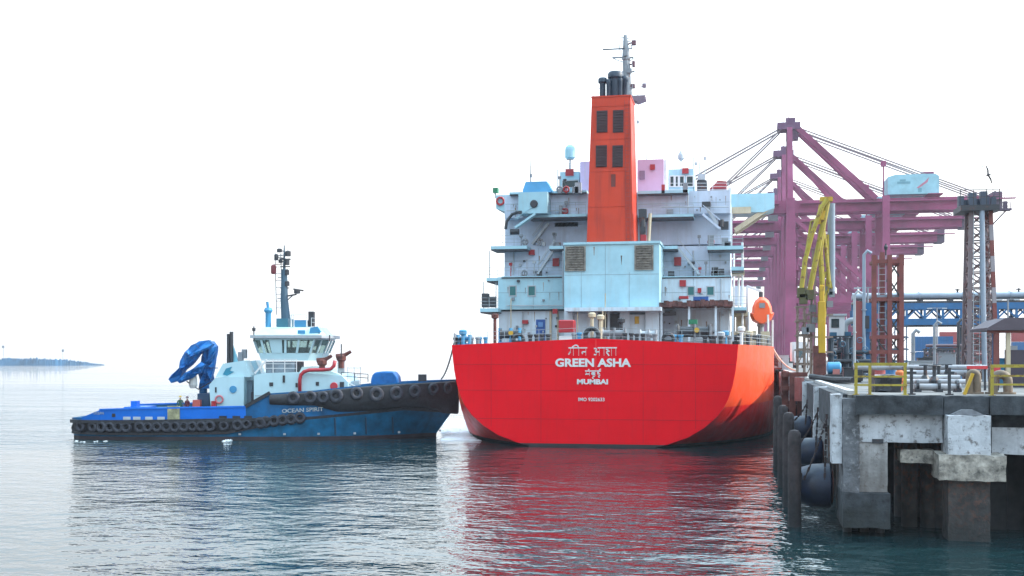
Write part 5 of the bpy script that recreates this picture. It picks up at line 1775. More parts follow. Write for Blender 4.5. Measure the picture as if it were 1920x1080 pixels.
# timber dolphins (fender piles) standing clear of the quay
for k, (Y, top, lb_) in enumerate(((53.4, 4.25, 'shortest round-topped fender pile, standing in front of the big low fender'), (60.5, 4.7, 'fender pile right behind the shortest one, along the quay edge'),
                                  (69.5, 4.7, 'third dark fender pile along the quay edge, beside the rusty frame'), (80, 4.9, 'last dark fender pile, closest to the flank of the red ship'))):
    mb = MB()
    x = 2.2
    mb.lathe([(.30, -1.5), (.30, 0), (.285, 1.2), (.295, 2.4), (.28, top - .5), (.27, top - .12), (.17, top + .02), (.03, top + .05)], (x, Y, 0), 'z', 14)
    o = single('fender_pile', mb, M_timber, lb_, 'pile', (x, Y, 0), group='fender piles along the quay', smooth=True, auto=40)
for k, (Y, zc, r, lb_) in enumerate(((54.6, 1.72, 1.0, 'biggest navy rubber fender, hung just above the water at the quay corner'), (60.8, 2.75, .72, 'middle one of the three navy rubber fenders hung on chains'), (71, 3.3, .78, 'navy rubber fender highest on the berth face below the rusty frame'))):
    th = Thing('rubber_fender', lb_, 'fender', (3.2, Y, zc), 0, 'rubber fenders along the quay')
    mb = MB()
    mb.lathe([(.35, -.95), (.62, -.86), (.82, -.6), (.97, -.1), (1.0, .35), (1.0, .62), (.9, .7)], (3.15, Y, zc), 'x', 22)
    for v in range(len(mb.v)):
        p = mb.v[v]; mb.v[v] = (p[0], Y + (p[1] - Y) * r, zc + (p[2] - zc) * r)
    th.part('rubber_cone', mb, M_fend, smooth=True, auto=50)
    mb = MB(); mb.lathe([(.75 * r, 0), (.75 * r, .08)], (3.83, Y, zc), 'x', 16); th.part('back_plate', mb, M_rust)
    mb = MB()
    def chain(p, q, sag, n=12):
        p, q = Vector(p), Vector(q)
        for i in range(n):
            f = (i + .5) / n
            c = p.lerp(q, f) - Vector((0, 0, sag * 4 * f * (1 - f)))
            d = (q - p).normalized() * .11
            mb.bar(c - d, c + d, .05 if i % 2 else .1, .1 if i % 2 else .05)
    CH = mat('chain_dark', (.05, .03, .03), .8, var=.4, vscale=3)
    mb = MB(); chain((3.62, Y - .9, 4.9), (2.6, Y - r, zc + .35), .2); th.part('chain', mb, CH)
    mb = MB(); chain((3.62, Y - .5, 5.0), (3.5, Y - r * .9, zc + .2), .1); th.part('chain', mb, CH)
    mb = MB(); chain((2.5, Y - r * .75, zc + .55), (2.45, Y - r * .7, zc - .6), -.1); th.part('chain', mb, CH)
    
# rusty fender frame beyond
th = Thing('steel_dolphin', 'rusty steel fender frame with a pinkish red panel on the quay edge', 'dolphin', (3.2, 83, 3.0))
mb = MB()
a, b = W(1490, 708, 81), W(1508, 752, 81)
mb.box(a.x, b.x, 81, 81.25, b.z, a.z); th.part('panel', mb, mat('panel_pink', (.42, .10, .09), .7, var=.3, vscale=1.5, streak=.5, scol=(.6, .45, .42)))
mb = MB()
for px, y0, y1, Y, w in ((1472, 696, 792, 83, .5), (1486, 700, 792, 82, .4), (1512, 715, 790, 82, .3), (1502, 752, 800, 82, .5)):
    a, b = W(px, y0, Y), W(px, y1, Y); mb.box(a.x - w / 2, a.x + w / 2, Y, Y + .5, b.z, a.z)
for y in (698, 724, 758, 780):
    a, b = W(1466, y, 82.5), W(1514, y, 82.5); mb.box(a.x, b.x, 82.5, 82.9, a.z - .3, a.z)
th.part('post', mb, M_rust)
mb = MB(); a, b = W(1464, 752, 84), W(1505, 800, 84); mb.box(a.x, b.x, 84, 85, b.z, a.z); th.part('back_plate', mb, mat('frame_maroon', (.045, .018, .026), .7, var=.4, vscale=1.5))
mb = MB(); a, b = W(1510, 716, 77), W(1525, 752, 77); mb.box(a.x, b.x, 77, 77.9, b.z, a.z)
single('concrete_block', mb, M_lgrey, 'pale grey block on the quay edge behind the rusty fender frame', 'block', (a.x, 77, ZQ), bevel=.05)
th = Thing('landing_catwalk', 'dark red brown catwalk with railings along the berth edge, ship side', 'catwalk', (3.4, 140, ZQ))
mb = MB(); mb.box(3.3, 4.3, 138, 176, ZQ + .2, ZQ + .4); th.part('walkway', mb, M_rust)
mb = MB(); mb.rail([(3.35, 138, ZQ + .4), (3.35, 176, ZQ + .4)], 1.1, 3, 2.2, .05); mb.rail([(4.25, 138, ZQ + .4), (4.25, 176, ZQ + .4)], 1.1, 3, 2.2, .05); th.part('railing', mb, M_rust)

# yellow railings
def yrail(name_label, x0, x1, Y, posts, top=683, mid=706, low=722):
    th = Thing('safety_railing', name_label, 'railing', (x0, Y, ZQ), 0, 'yellow safety railings on the quay edge')
    zt, zm, zl = Z_(top, 1650, Y), Z_(mid, 1650, Y), Z_(low, 1650, Y)
    for x in posts:
        mb = MB(); mb.box(x - .06, x + .06, Y - .06, Y + .06, ZQ - .01, zt - .06); mb.box(x - .13, x + .13, Y - .13, Y + .13, ZQ - .003, ZQ + .03); th.part('post', mb, M_yellow2)
    for z, w in ((zt, .13), (zm, .08), (zl, .08)):
        mb = MB(); mb.box(x0 - .06, x1 + .06, Y - w / 2, Y + w / 2, z - w / 2, z + w / 2); th.part('rail', mb, M_yellow2)
    return th
Yr = 52.0
yrail('yellow safety railing beside the corner pier, in front of the short red tower', X_(1604, Yr), X_(1698, Yr), Yr, [X_(1605, Yr), X_(1631, Yr), X_(1697, Yr)])
yrail('yellow safety railing in front of the dark flat roofed shelter', X_(1860, Yr), X_(2010, Yr), Yr, [X_(1860, Yr), X_(1990, Yr)], 686, 704, 720)
mb = MB(); a, b = W(1824, 700, 53), W(1808, 739, 53)
mb.bar((a.x, 53, a.z), (b.x, 53, ZQ), .22, .12)
single('leaning_yellow_post', mb, M_yellow, 'yellow post leaning at the quay edge by the tall lattice tower', 'post', (b.x, 53, ZQ))
for px, lb_ in ((1709, 'thin dark post at the quay edge just right of the first yellow railing'), (1780, 'thin dark post at the quay edge above the broad column')):
    mb = MB(); a = W(px, 690, 52.6)
    mb.box(a.x - .06, a.x + .06, 52.55, 52.67, ZQ, a.z); mb.box(a.x - .2, a.x + .2, 52.57, 52.65, a.z - .25, a.z - .15); mb.box(a.x - .15, a.x + .15, 52.45, 52.75, ZQ, ZQ + .06)
    single('edge_post', mb, M_dark, lb_, 'post', (a.x, 52.6, ZQ), group='dark posts on the quay edge')
# pipework on the deck
th = Thing('deck_pipeline', 'pale pipes lying along the quay deck behind the edge posts', 'pipeline', (9, 57, ZQ))
mb = MB()
for Y, px0, px1, z, r in ((57, 1714, 1802, .22, .17), (60, 1700, 1815, .42, .13), (64, 1640, 1800, .55, .15), (70, 1700, 1830, .7, .18), (74, 1600, 1850, 1.0, .16)):
    mb.tube([(X_(px0, Y), Y, ZQ + z), (X_(px1, Y), Y, ZQ + z)], r, 10)
th.part('pipe', mb, mat('pipe_pale', (.42, .42, .45), .5, var=.3, vscale=.8, rust=.3, streak=.5, scol=(.3, .25, .22)), smooth=True, auto=40)
mb = MB()
for Y, px in ((57, 1720), (57, 1760), (57, 1795), (60, 1690), (60, 1745), (64, 1680), (64, 1770), (70, 1780)):
    x = X_(px, Y); mb.box(x - .15, x + .15, Y - .3, Y + .3, ZQ, ZQ + .14); mb.lathe([(.26, -.06), (.26, .06)], (x, Y, ZQ + .3), 'x', 12)
th.part('pipe_support', mb, M_dark)
for Y, px in ((58.5, 1752), (62, 1735), (66, 1760), (68, 1775)):
    mb = MB(); x = X_(px, Y); mb.tube([(x, Y, ZQ), (x, Y, ZQ + 1.2)], .09, 8); mb.torus((x, Y, ZQ + 1.2), 'z', .28, .035, 14, 5); mb.bar((x - .28, Y, ZQ + 1.2), (x + .28, Y, ZQ + 1.2), .04); mb.lathe([(.2, 0), (.24, .25), (.14, .45)], (x, Y, ZQ + .25), 'z', 10); th.part('gate_valve', mb, M_dark)
# brown U-bend pipes
for px0, px1, y0, Y, r, lb_ in ((1818, 1832, 699, 54.5, .17, 'short brown U-bend pipe at the foot of the tall lattice tower'), (1862, 1890, 702, 54.5, .2, 'wide brown U-bend pipe behind the yellow railing of the shelter')):
    a, b = W(px0, y0, Y), W(px1, y0, Y)
    w = (b.x - a.x) / 2
    cx0 = (a.x + b.x) / 2
    mb = MB()
    mb.tube([(a.x, Y, ZQ)] + [(cx0 - w * math.cos(math.pi * i / 10), Y, a.z - w + w * math.sin(math.pi * i / 10)) for i in range(11)] + [(b.x, Y, ZQ)], r, 10)
    for x in (a.x, b.x): mb.lathe([(r * 1.7, 0), (r * 1.7, .08)], (x, Y, ZQ), 'z', 12)
    single('bent_pipe', mb, M_tan, lb_, 'pipe', (cx0, Y, ZQ), group='brown bent pipes', smooth=True, auto=40)
mb = MB()
a, b = W(1640, 706, 56), W(1690, 735, 56)
rough_box(mb, a.x, b.x, 56, 57.4, ZQ, a.z, 10, 6, 5, .14, 60)
single('covered_stack', mb, mat('black_sheet', (.012, .013, .018), .5, var=.3, vscale=2), 'low black sheeted pile behind the first yellow railing', 'pile', (a.x, 56, ZQ))
mb = MB(); a = W(1687, 694, 58); mb.lathe([(.12, ZQ - a.z), (.14, -.6), (.2, -.5), (.2, -.1), (.1, 0)], a, 'z', 12)
single('hydrant', mb, M_cloth_o, 'orange hydrant behind the first yellow railing', 'hydrant', (a.x, 58, ZQ))
th = Thing('barrier', 'low barrier with a bright red top bar by the tall lattice tower', 'barrier', (X_(1813, 60), 60, ZQ))
mb = MB(); a, b = W(1813, 686, 60), W(1852, 692, 60); mb.box(a.x, b.x, 60, 60.1, b.z, a.z); a2, b2 = W(1860, 689, 60), W(1876, 696, 60); mb.box(a2.x, b2.x, 60, 60.1, b2.z, a2.z); th.part('bar', mb, mat('bar_red', (.65, .04, .05), .5))
mb = MB()
for x in (a.x + .1, b.x - .1, b2.x - .1): mb.box(x - .05, x + .05, 60.11, 60.2, ZQ, a.z)
th.part('post', mb, M_dark)

# lattice towers
def lattice(mb, cs_lo, cs_hi, nb, leg, br, faces=(0, 1, 2, 3), legs=True):
    lo, hi = [Vector(p) for p in cs_lo], [Vector(p) for p in cs_hi]
    if legs:
        for i in range(4): mb.bar(lo[i], hi[i], leg)
    for i in faces:
        j = (i + 1) % 4
        for k in range(nb):
            f0, f1 = k / nb, (k + 1) / nb
            a, b, c, d = lo[i].lerp(hi[i], f0), lo[j].lerp(hi[j], f0), lo[j].lerp(hi[j], f1), lo[i].lerp(hi[i], f1)
            mb.bar(a, c, br); mb.bar(b, d, br); mb.bar(d, c, br)
def corners(x0, x1, y0, y1, z): return [(x0, y0, z), (x1, y0, z), (x1, y1, z), (x0, y1, z)]

YA = 77
th = Thing('gangway_tower', 'short rust red open steel tower with three posts and a pale platform', 'tower', (X_(1664, YA), YA, ZQ))
tz = Z_(478, 1664, YA)
for px, dy in ((1639, 0), (1661, 2.0), (1690, 0), (1668, 0), (1645, 2.0), (1694, 2.0)):
    mb = MB(); x = X_(px, YA); mb.box(x - .14, x + .14, YA + dy - .14, YA + dy + .14, ZQ, tz + (.35 if px == 1661 else 0)); th.part('post', mb, M_towerred)
mb = MB()
xa, xb = X_(1639, YA), X_(1690, YA)
for y in (490, 561, 632, 660):
    z = Z_(y, 1664, YA)
    for dy in (0, 2.0): mb.box(xa, xb, YA + dy - .1, YA + dy + .1, z - .12, z + .12)
    for x in (xa, xb): mb.box(x - .1, x + .1, YA + .14, YA + 1.86, z - .1, z + .1)
th.part('crossbeam', mb, M_towerred)
mb = MB()
zs_ = [Z_(y, 1664, YA) for y in (490, 525, 561, 596, 632, 666, 700)]
for x0, x1 in ((X_(1668, YA), xb), (xa, X_(1668, YA))):
    for k, (a, b) in enumerate(zip(zs_, zs_[1:])):
        if x0 == xa and k not in (3, 4): continue
        mb.bar((x0, YA, a), (x1, YA, b), .09); mb.bar((x1, YA + 2, a), (x0, YA + 2, b), .09)
th.part('brace', mb, M_dark)
mb = MB(); z = Z_(556, 1664, YA); mb.box(xa + .1, xb - .05, YA + .2, YA + 1.8, z - .05, z + .12); th.part('platform', mb, M_pipegrey)
mb = MB(); mb.ladder((X_(1655, YA), YA + .3, ZQ), (X_(1655, YA), YA + .3, tz), .45, .4, r=.05); th.part('ladder', mb, M_lgrey)
mb = MB(); x = X_(1661, YA + 2); mb.tube([(x, YA + 2, tz), (x, YA + 2, tz + .9)], .05, 6); mb.lathe([(.1, 0), (.13, .2), (.08, .3)], (x, YA + 2, tz + .5), 'z', 8); th.part('lamp', mb, M_dark)

YB = 82
th = Thing('lattice_tower', 'tall red and grey lattice tower with a blue riser pipe and crowded top platform', 'tower', (X_(1842, YB), YB, ZQ))
x0, x1, X0_, X1_ = X_(1816, YB), X_(1870, YB), X_(1822, YB), X_(1858, YB)
zt = Z_(392, 1842, YB)
lo, hi = corners(x0, x1, YB, YB + 2.0, ZQ), corners(X0_, X1_, YB + .2, YB + 1.7, zt)
for i in range(4):
    mb = MB()
    n = 11
    for k in range(n):
        a, b = Vector(lo[i]).lerp(Vector(hi[i]), k / n), Vector(lo[i]).lerp(Vector(hi[i]), (k + 1) / n)
        mb.mi = 0 if (i in (1, 2) and k % 2 == 0) or k < 3 else 1
        mb.bar(a, b, .26)
    mb.mi = 0
    th.part('leg', mb, [M_towerred, mat('leg_grey', (.34, .30, .32), .6, rust=.3, rustcol=(.24, .05, .045))] if i in (1, 2) else [mat('leg_dull', (.22, .17, .18), .6, rust=.35, rustcol=(.24, .05, .045)), mat('leg_dull', (.2, .2, .2))])
mb = MB(); lattice(mb, lo, hi, 11, .2, .085, legs=False); th.part('bracing', mb, mat('brace_dull', (.24, .15, .15), .6, rust=.3))
mb = MB(); mb.tube([(X_(1845, YB), YB - .3, ZQ), (X_(1842, YB), YB - .25, Z_(560, 1842, YB)), (X_(1840, YB), YB - .2, zt)], .17, 10); th.part('riser_pipe', mb, M_pipegrey)
mb = MB()
for k in range(9):
    f0, f1 = k / 18, (k + 1) / 18
    for yy in (YB + .6, YB + 1.3):
        a, b = x0 + .15, x1 - .15
        za, zb = ZQ + (zt - ZQ) * f0, ZQ + (zt - ZQ) * f1
        mb.bar((a, yy, za), (b, yy, zb), .07); mb.bar((b, yy, za), (a, yy, zb), .07)
for px in (1826, 1852, 1860): mb.tube([(X_(px, YB), YB + .9, ZQ), (X_(px, YB), YB + .9, ZQ + (zt - ZQ) * .55)], .07, 6)
o_ = th.part('inner_bracing', mb, mat('brace_pale', (.34, .30, .32), .6, rust=.4)); o_['kind'] = 'stuff'
mb = MB(); mb.ladder((X_(1830, YB), YB - .1, ZQ), (X_(1832, YB), YB + .05, zt), .4, .4, r=.04); th.part('ladder', mb, M_lgrey)
mb = MB()
a, b = W(1799, 386, YB), W(1872, 392, YB)
mb.box(a.x, b.x, YB - .4, YB + 2.4, b.z - .1, a.z); th.part('platform', mb, M_dark)
mb = MB()
z = a.z
for px, w, h, dy in ((1804, .35, .7, .3), (1815, .4, .5, 1), (1826, .5, .9, .4), (1838, .5, .6, 1.2), (1848, .45, 1.0, .5), (1858, .4, .8, 1.4), (1866, .3, .6, .4)):
    x = X_(px, YB); mb.box(x - w / 2, x + w / 2, YB + dy, YB + dy + .5, z, z + h)
th.part('monitor_gear', mb, mat('gear_slate', (.06, .08, .12), .5))
mb = MB(); mb.rail([(a.x, YB - .35, z), (b.x, YB - .35, z)], 1.0, 2, .7, .035); th.part('railing', mb, M_dark)
mb = MB()
a, b = W(1872, 385, YB), W(1900, 392, YB)
mb.box(a.x, b.x, YB + .4, YB + 1.2, b.z, b.z + .12); mb.rail([(a.x, YB + .4, b.z), (b.x - .1, YB + .4, b.z)], .5, 2, .4, .03); mb.box(b.x - .5, b.x - .25, YB + .5, YB + .8, b.z + .12, b.z + .6); mb.bar((a.x - .2, YB + .8, b.z - .9), (b.x - .3, YB + .8, b.z), .08)
mb.bar(W(1862, 370, YB), W(1866, 358, YB), .1)
th.part('side_arm', mb, mat('arm_mauve', (.14, .10, .15), .6))

# yellow marine loading arm
YL = 88
th = Thing('loading_arm', 'folded yellow marine loading arm with a pale riser pipe on the quay', 'loading arm', (X_(1538, YL), YL, ZQ))
def P_(px, py, Y=YL): return W(px, py, Y)
mb = MB(); a, b = P_(1534, 565), P_(1548, 662)
mb.box(a.x, b.x, YL, YL + .6, b.z, a.z); mb.box(a.x + .1, b.x - .1, YL + .1, YL + .5, a.z, a.z + 1.2); base = th.part('pedestal', mb, M_yellow, bevel=.04)
mb = MB(); a, b = P_(1525, 648), P_(1535, 700); mb.box(a.x, b.x, YL, YL + .5, ZQ, a.z); mb.box(P_(1533, 0).x, P_(1549, 0).x, YL + .04, YL + .56, ZQ, P_(1545, 662).z - .0); th.part('base_post', mb, M_rust)
def armtube(pts, r, Y, nm='arm', m_=M_yellow2):
    mb = MB(); mb.tube([P_(x, y, Y) for x, y in pts], r, 8); return th.part(nm, mb, m_, smooth=True, auto=40)
armtube([(1551, 373), (1541, 388), (1522, 440), (1509, 490), (1502, 548)], .17, YL - .4)
armtube([(1551, 376), (1544, 415), (1533, 470), (1518, 545)], .20, YL)
armtube([(1552, 378), (1544, 420), (1538, 470), (1541, 520), (1543, 565)], .19, YL + .4)
armtube([(1541, 410), (1549, 470), (1556, 540)], .13, YL + .6)
armtube([(1541, 410), (1521, 415), (1512, 470)], .10, YL + .2)
armtube([(1552, 440), (1553, 500), (1550, 550), (1546, 600)], .10, YL + 1.0)
mb = MB(); a = P_(1540, 372); mb.box(a.x - .1, P_(1561, 0).x, YL - .3, YL + .5, P_(1545, 378).z, P_(1545, 370).z); mb.bar(P_(1540, 384), P_(1534, 420), .35); mb.bar(P_(1541, 395), P_(1538, 412), .5); th.part('swivel_joint', mb, M_yellow)
mb = MB()
for px, py in ((1502, 548), (1518, 552), (1506, 560)):
    c = P_(px, py); mb.box(c.x - .28, c.x + .28, YL - .6, YL + .4, c.z - .4, c.z + .3)
th.part('counterweight', mb, mat('weight_olive', (.10, .09, .03), .7, rust=.3))
mb = MB()
a, b = P_(1555, 378), P_(1567, 378); mb.tube([((a.x + b.x) / 2, YL + 1.2, P_(1545, 545).z), ((a.x + b.x) / 2, YL + 1.2, a.z)], .27, 12); th.part('riser_pipe', mb, M_pipegrey, smooth=True, auto=40)
mb = MB()
for px, y0, y1 in ((1524, 470, 640), (1529, 470, 690), (1513, 480, 560), (1521, 560, 690), (1516, 600, 690)):
    mb.bar(P_(px, y0, YL + 1.5), P_(px - 2, y1, YL + 1.5), .11)
for y in (552, 590, 632, 660): mb.bar(P_(1505, y, YL + 1.5), P_(1562, y, YL + 1.5), .13)
th.part('support_frame', mb, mat('frame_tan', (.36, .28, .24), .6, rust=.3))
mb = MB()
for px, py, w in ((1524, 578, .5), (1553, 545, .6), (1560, 552, .4), (1520, 615, .6), (1545, 600, .35), (1510, 620, .5), (1556, 570, .45), (1528, 600, .4)):
    c = P_(px, py, YL + .8); mb.box(c.x - w / 2, c.x + w / 2, YL + .7, YL + 1.2, c.z - w / 2, c.z + w / 2)
th.part('hydraulic_gear', mb, M_grey)
mb = MB()
rs = random.Random(4)
for k in range(7):
    x = 1548 + rs.uniform(-6, 10)
    y = 500 + k * 9
    mb.bar(P_(x, y, YL + .6), P_(x + rs.uniform(-5, 5), y + 14, YL + .6), .14)
th.part('hydraulic_hose', mb, M_yellow2)

# manifold, pipes and skids between the arm and the towers
th = Thing('pipe_manifold', 'dark crowded pipe manifold with valves behind the loading arm', 'manifold', (X_(1590, 97), 97, ZQ))
mb = MB()
for k in range(9):
    Y = 90 + rs.uniform(0, 6)
    x = X_(1556 + k * 8 + rs.uniform(-2, 2), Y); h = rs.uniform(1.3, 3.2)
    mb.tube([(x, Y, ZQ), (x, Y, ZQ + h)], rs.uniform(.14, .24), 8); mb.lathe([(.36, 0), (.36, .1)], (x, Y, ZQ + h * .6), 'z', 10); mb.lathe([(.32, 0), (.32, .1)], (x, Y, ZQ + h), 'z', 10)
th.part('standpipe', mb, mat('manifold_slate', (.035, .06, .09), .5, rust=.15), smooth=True, auto=40)
mb = MB()
for z, Y in ((.6, 91), (1.3, 92.5), (2.0, 94), (2.7, 95.5)):
    mb.tube([(X_(1552, Y), Y, ZQ + z), (X_(1632, Y), Y, ZQ + z)], .17, 8)
th.part('header_pipe', mb, M_dark, smooth=True, auto=40)
for px, z, Y in ((1562, 1.9, 91.5), (1580, 2.6, 91.5), (1598, 2.1, 91.5), (1612, 2.9, 92), (1570, 1.1, 91), (1604, 1.2, 91), (1622, 2.2, 92)):
    mb = MB(); mb.torus((X_(px, Y), Y, ZQ + z), 'y', .2, .035, 14, 5); mb.bar((X_(px, Y), Y, ZQ + z), (X_(px, Y), Y + .8, ZQ + z), .07); th.part('handwheel', mb, mat('handwheel_blue', (.03, .14, .24), .5))
mb = MB()
for px, y0, y1, Y in ((1556, 623, 640, 96), (1583, 622, 637, 97), (1598, 628, 640, 98), (1556, 668, 692, 93)):
    a, b = W(px, y0, Y), W(px + 13, y1, Y); mb.box(a.x, b.x, Y, Y + .8, b.z, a.z)
th.part('control_cabinet', mb, mat('cabinet_blue', (.02, .12, .22), .5, streak=.3))
mb = MB()
for px in (1556, 1575, 1596, 1618): mb.box(X_(px, 96) - .07, X_(px, 96) + .07, 95.9, 96.05, ZQ, ZQ + 3.2)
for z in (1.6, 2.35, 3.2): mb.box(X_(1555, 96), X_(1620, 96), 95.88, 96.02, ZQ + z, ZQ + z + .1)
th.part('support_frame', mb, M_dark)
th = Thing('vapour_pipe', 'big grey inverted U pipe rising behind the pipe manifold', 'pipe', (X_(1595, 104), 104, ZQ))
mb = MB()
a, b = W(1584, 600, 104), W(1612, 600, 104)
w = (b.x - a.x) / 2; cx0 = (a.x + b.x) / 2
mb.tube([(a.x, 104, ZQ)] + [(cx0 - w * math.cos(math.pi * i / 12), 104, a.z - w + w * .9 * math.sin(math.pi * i / 12)) for i in range(13)] + [(b.x, 104, ZQ)], .27, 12)
th.part('pipe', mb, mat('pipe_mid_grey', (.24, .27, .30), .5, streak=.3), smooth=True, auto=40)
mb = MB()
for x in (a.x, b.x):
    for z in (1.2, 2.6): mb.lathe([(.42, 0), (.42, .14)], (x, 104, ZQ + z), 'z', 14)
th.part('flange', mb, M_dark)
th = Thing('white_kiosk', 'small white kiosk with a dark window behind the pipe manifold', 'kiosk', (X_(1570, 97), 97, ZQ))
mb = MB(); a, b = W(1556, 592, 97), W(1584, 640, 97); mb.box(a.x, b.x, 97, 98.2, ZQ, a.z); th.part('wall', mb, mat('kiosk_white', (.74, .74, .76), .6, streak=.3))
mb = MB(); mb.box(a.x - .15, b.x + .15, 96.85, 98.3, a.z, a.z + .15); th.part('roof', mb, M_lgrey)
c = W(1566, 606, 97)
mb = MB(); mb.box(c.x - .3, c.x + .3, 96.95, 97 - .003, c.z - .35, c.z + .35); th.part('window', mb, M_glass)
mb = MB(); a, b = W(1604, 565, 94), W(1618, 650, 94)
th = Thing('valve_house', 'narrow red and blue steel housing beside the short red tower', 'housing', (a.x, 94, ZQ))
mb.box(a.x, b.x, 94, 95, ZQ, a.z); th.part('red_panel', mb, mat('house_red', (.30, .06, .06), .6, streak=.3, rust=.2))
mb = MB(); a, b = W(1619, 568, 94), W(1634, 622, 94); mb.box(a.x, b.x, 94, 95, b.z, a.z); mb.box(a.x + .1, b.x - .1, 94.2, 94.9, ZQ, b.z); th.part('blue_panel', mb, M_bridge)
mb = MB(); a, b = W(1622, 592, 93.9), W(1630, 616, 93.9); mb.box(a.x, b.x, 93.9, 93.99, b.z, a.z); th.part('hatch', mb, M_dark)
# pump skid
th = Thing('pump_skid', 'blue and pink pump on a black skid near the hi-vis worker', 'pump', (X_(1563, 85), 85, ZQ))
mb = MB(); a = W(1548, 706, 85); b = W(1582, 714, 85); mb.box(a.x, b.x, 85, 86.2, ZQ, ZQ + .4); th.part('skid', mb, M_dark)
mb = MB(); mb.lathe([(.2, 0), (.42, .1), (.42, .9), (.3, 1.0)], (a.x + .1, 85.6, ZQ + .85), 'x', 12); th.part('motor', mb, M_skyblue, smooth=True, auto=40)
mb = MB(); mb.box(X_(1562, 85), X_(1575, 85), 85.2, 86, ZQ + .41, ZQ + .85); th.part('pump_body', mb, mat('pump_pink', (.55, .2, .18), .5))
mb = MB()
for k in range(3):
    pts = [Vector((X_(1520, 78 + k), 78 + k, ZQ + .35)), Vector((X_(1560, 76 + k), 76 + k, ZQ + .2)), Vector((X_(1600, 72 + k), 72 + k, ZQ + .25))]
    mb.tube(pts, .17, 8)
single('black_hose', mb, M_black, 'black cargo hoses lying across the quay deck toward the loading arm', 'hose', (X_(1560, 76), 76, ZQ), smooth=True, auto=40)

# pipe bridge across the quay
YP = 158
th = Thing('pipe_bridge', 'long blue steel pipe bridge carrying grey pipes across the back of the quay', 'pipe bridge', (X_(1810, YP), YP, ZQ))
xl, xr = X_(1600, YP), X_(2120, YP)
z_ = lambda y: Z_(y, 1760, YP)
for nm, y0, y1 in (('top_chord', 568, 580), ('bottom_chord', 597, 609)):
    mb = MB()
    for dy in (0, 3.0): mb.box(xl, xr, YP + dy, YP + dy + .4, z_(y1), z_(y0))
    th.part(nm, mb, M_bridge)
mb = MB()
n = 15
for k in range(n + 1):
    x = xl + (xr - xl) * k / n
    for dy in (.05, 3.05):
        mb.box(x - .14, x + .14, YP + dy, YP + dy + .3, z_(597), z_(580))
        if k < n:
            x2 = xl + (xr - xl) * (k + 1) / n
            mb.bar((x, YP + dy + .15, z_(597)), ((x + x2) / 2, YP + dy + .15, z_(580)), .2); mb.bar(((x + x2) / 2, YP + dy + .15, z_(580)), (x2, YP + dy + .15, z_(597)), .2)
th.part('web_member', mb, M_bridge)
mb = MB(); mb.box(xl, xr, YP + .4, YP + 3.0, z_(612), z_(609.3)); mb.box(xl, xr, YP + .3, YP + 3.1, z_(567.6), z_(564)); th.part('grating', mb, M_dark)
for y, dy, r in ((554, .6, .38), (553, 1.7, .42), (556, 2.6, .3)):
    mb = MB(); mb.tube([(xl, YP + dy, z_(y)), (xr, YP + dy, z_(y))], r, 12)
    for k in range(6):
        mb.lathe([(r * 1.25, -.1), (r * 1.25, .1)], (xl + (xr - xl) * (k + .5) / 6, YP + dy, z_(y)), 'x', 12)
    th.part('pipe', mb, M_pipegrey, smooth=True, auto=40)
mb = MB()
for k in range(9):
    x = xl + (xr - xl) * (k + .3) / 9
    mb.box(x - .2, x + .2, YP + .3, YP + 3.1, z_(564), z_(559))
    if k % 2: mb.tube([(x + .8, YP + 1, z_(560)), (x + .8, YP + 1, z_(541))], .12, 6); mb.torus((x + .8, YP + 1, z_(543)), 'z', .35, .06, 10, 5)
th.part('pipe_saddle', mb, M_dark)
for px in (1811, 1616, 2060):
    mb = MB(); x = X_(px, YP)
    for dy in (.0, 3.0): mb.box(x - .45, x + .45, YP + dy + .0, YP + dy + .38, ZQ, z_(612.2))
    mb.bar((x, YP + .2, ZQ + 1), (x, YP + 3, z_(620)), .16); mb.bar((x, YP + 3, ZQ + 1), (x, YP + .2, z_(620)), .16)
    th.part('leg', mb, mat('bridge_leg', (.02, .07, .13), .5))

# scaffolding, stand pipes and small steel gear that fill the back of the quay
def scaffold(label, px0, px1, y0, Y, dep, nx, nz_, m_):
    th = Thing('scaffold', label, 'scaffold', (X_((px0 + px1) / 2, Y), Y, ZQ), 0, 'steel scaffolds on the quay')
    xa, xb = X_(px0, Y), X_(px1, Y)
    zt = Z_(y0, (px0 + px1) / 2, Y)
    mb = MB()
    for i in range(nx + 1):
        for yy in (Y, Y + dep):
            x = xa + (xb - xa) * i / nx
            mb.box(x - .06, x + .06, yy - .06, yy + .06, ZQ, zt)
    th.part('post', mb, m_)
    mb = MB()
    for k in range(1, nz_ + 1):
        z = ZQ + (zt - ZQ) * k / nz_
        for yy in (Y - .1, Y + dep - .1): mb.box(xa - .2, xb + .2, yy - .035, yy + .035, z - .06, z + .06)
    th.part('ledger', mb, m_)
    mb = MB()
    for k in range(nz_):
        for i in range(nx):
            a, b = xa + (xb - xa) * i / nx, xa + (xb - xa) * (i + 1) / nx
            za, zb = ZQ + (zt - ZQ) * k / nz_, ZQ + (zt - ZQ) * (k + 1) / nz_
            mb.bar((a, Y + .1, za), (b, Y + .1, zb) if (i + k) % 2 else (a + .01, Y + .1, zb), .07)
    o_ = th.part('cross_tube', mb, m_); o_['kind'] = 'stuff'
    for k in range(1, nz_):
        z = ZQ + (zt - ZQ) * k / nz_
        mb = MB(); mb.box(xa, xb, Y + .12, Y + dep - .2, z + .065, z + .12); th.part('platform', mb, M_tan)
M_scaf = mat('scaffold_dark', (.055, .06, .075), .6, rust=.35)
scaffold('dark scaffold between the two towers, in front of the red containers', 1742, 1808, 655, 118, 3, 6, 3, M_scaf)
scaffold('dark scaffold left of the short red tower, around the grey U pipe', 1574, 1632, 636, 101.5, 1.6, 5, 3, M_scaf)
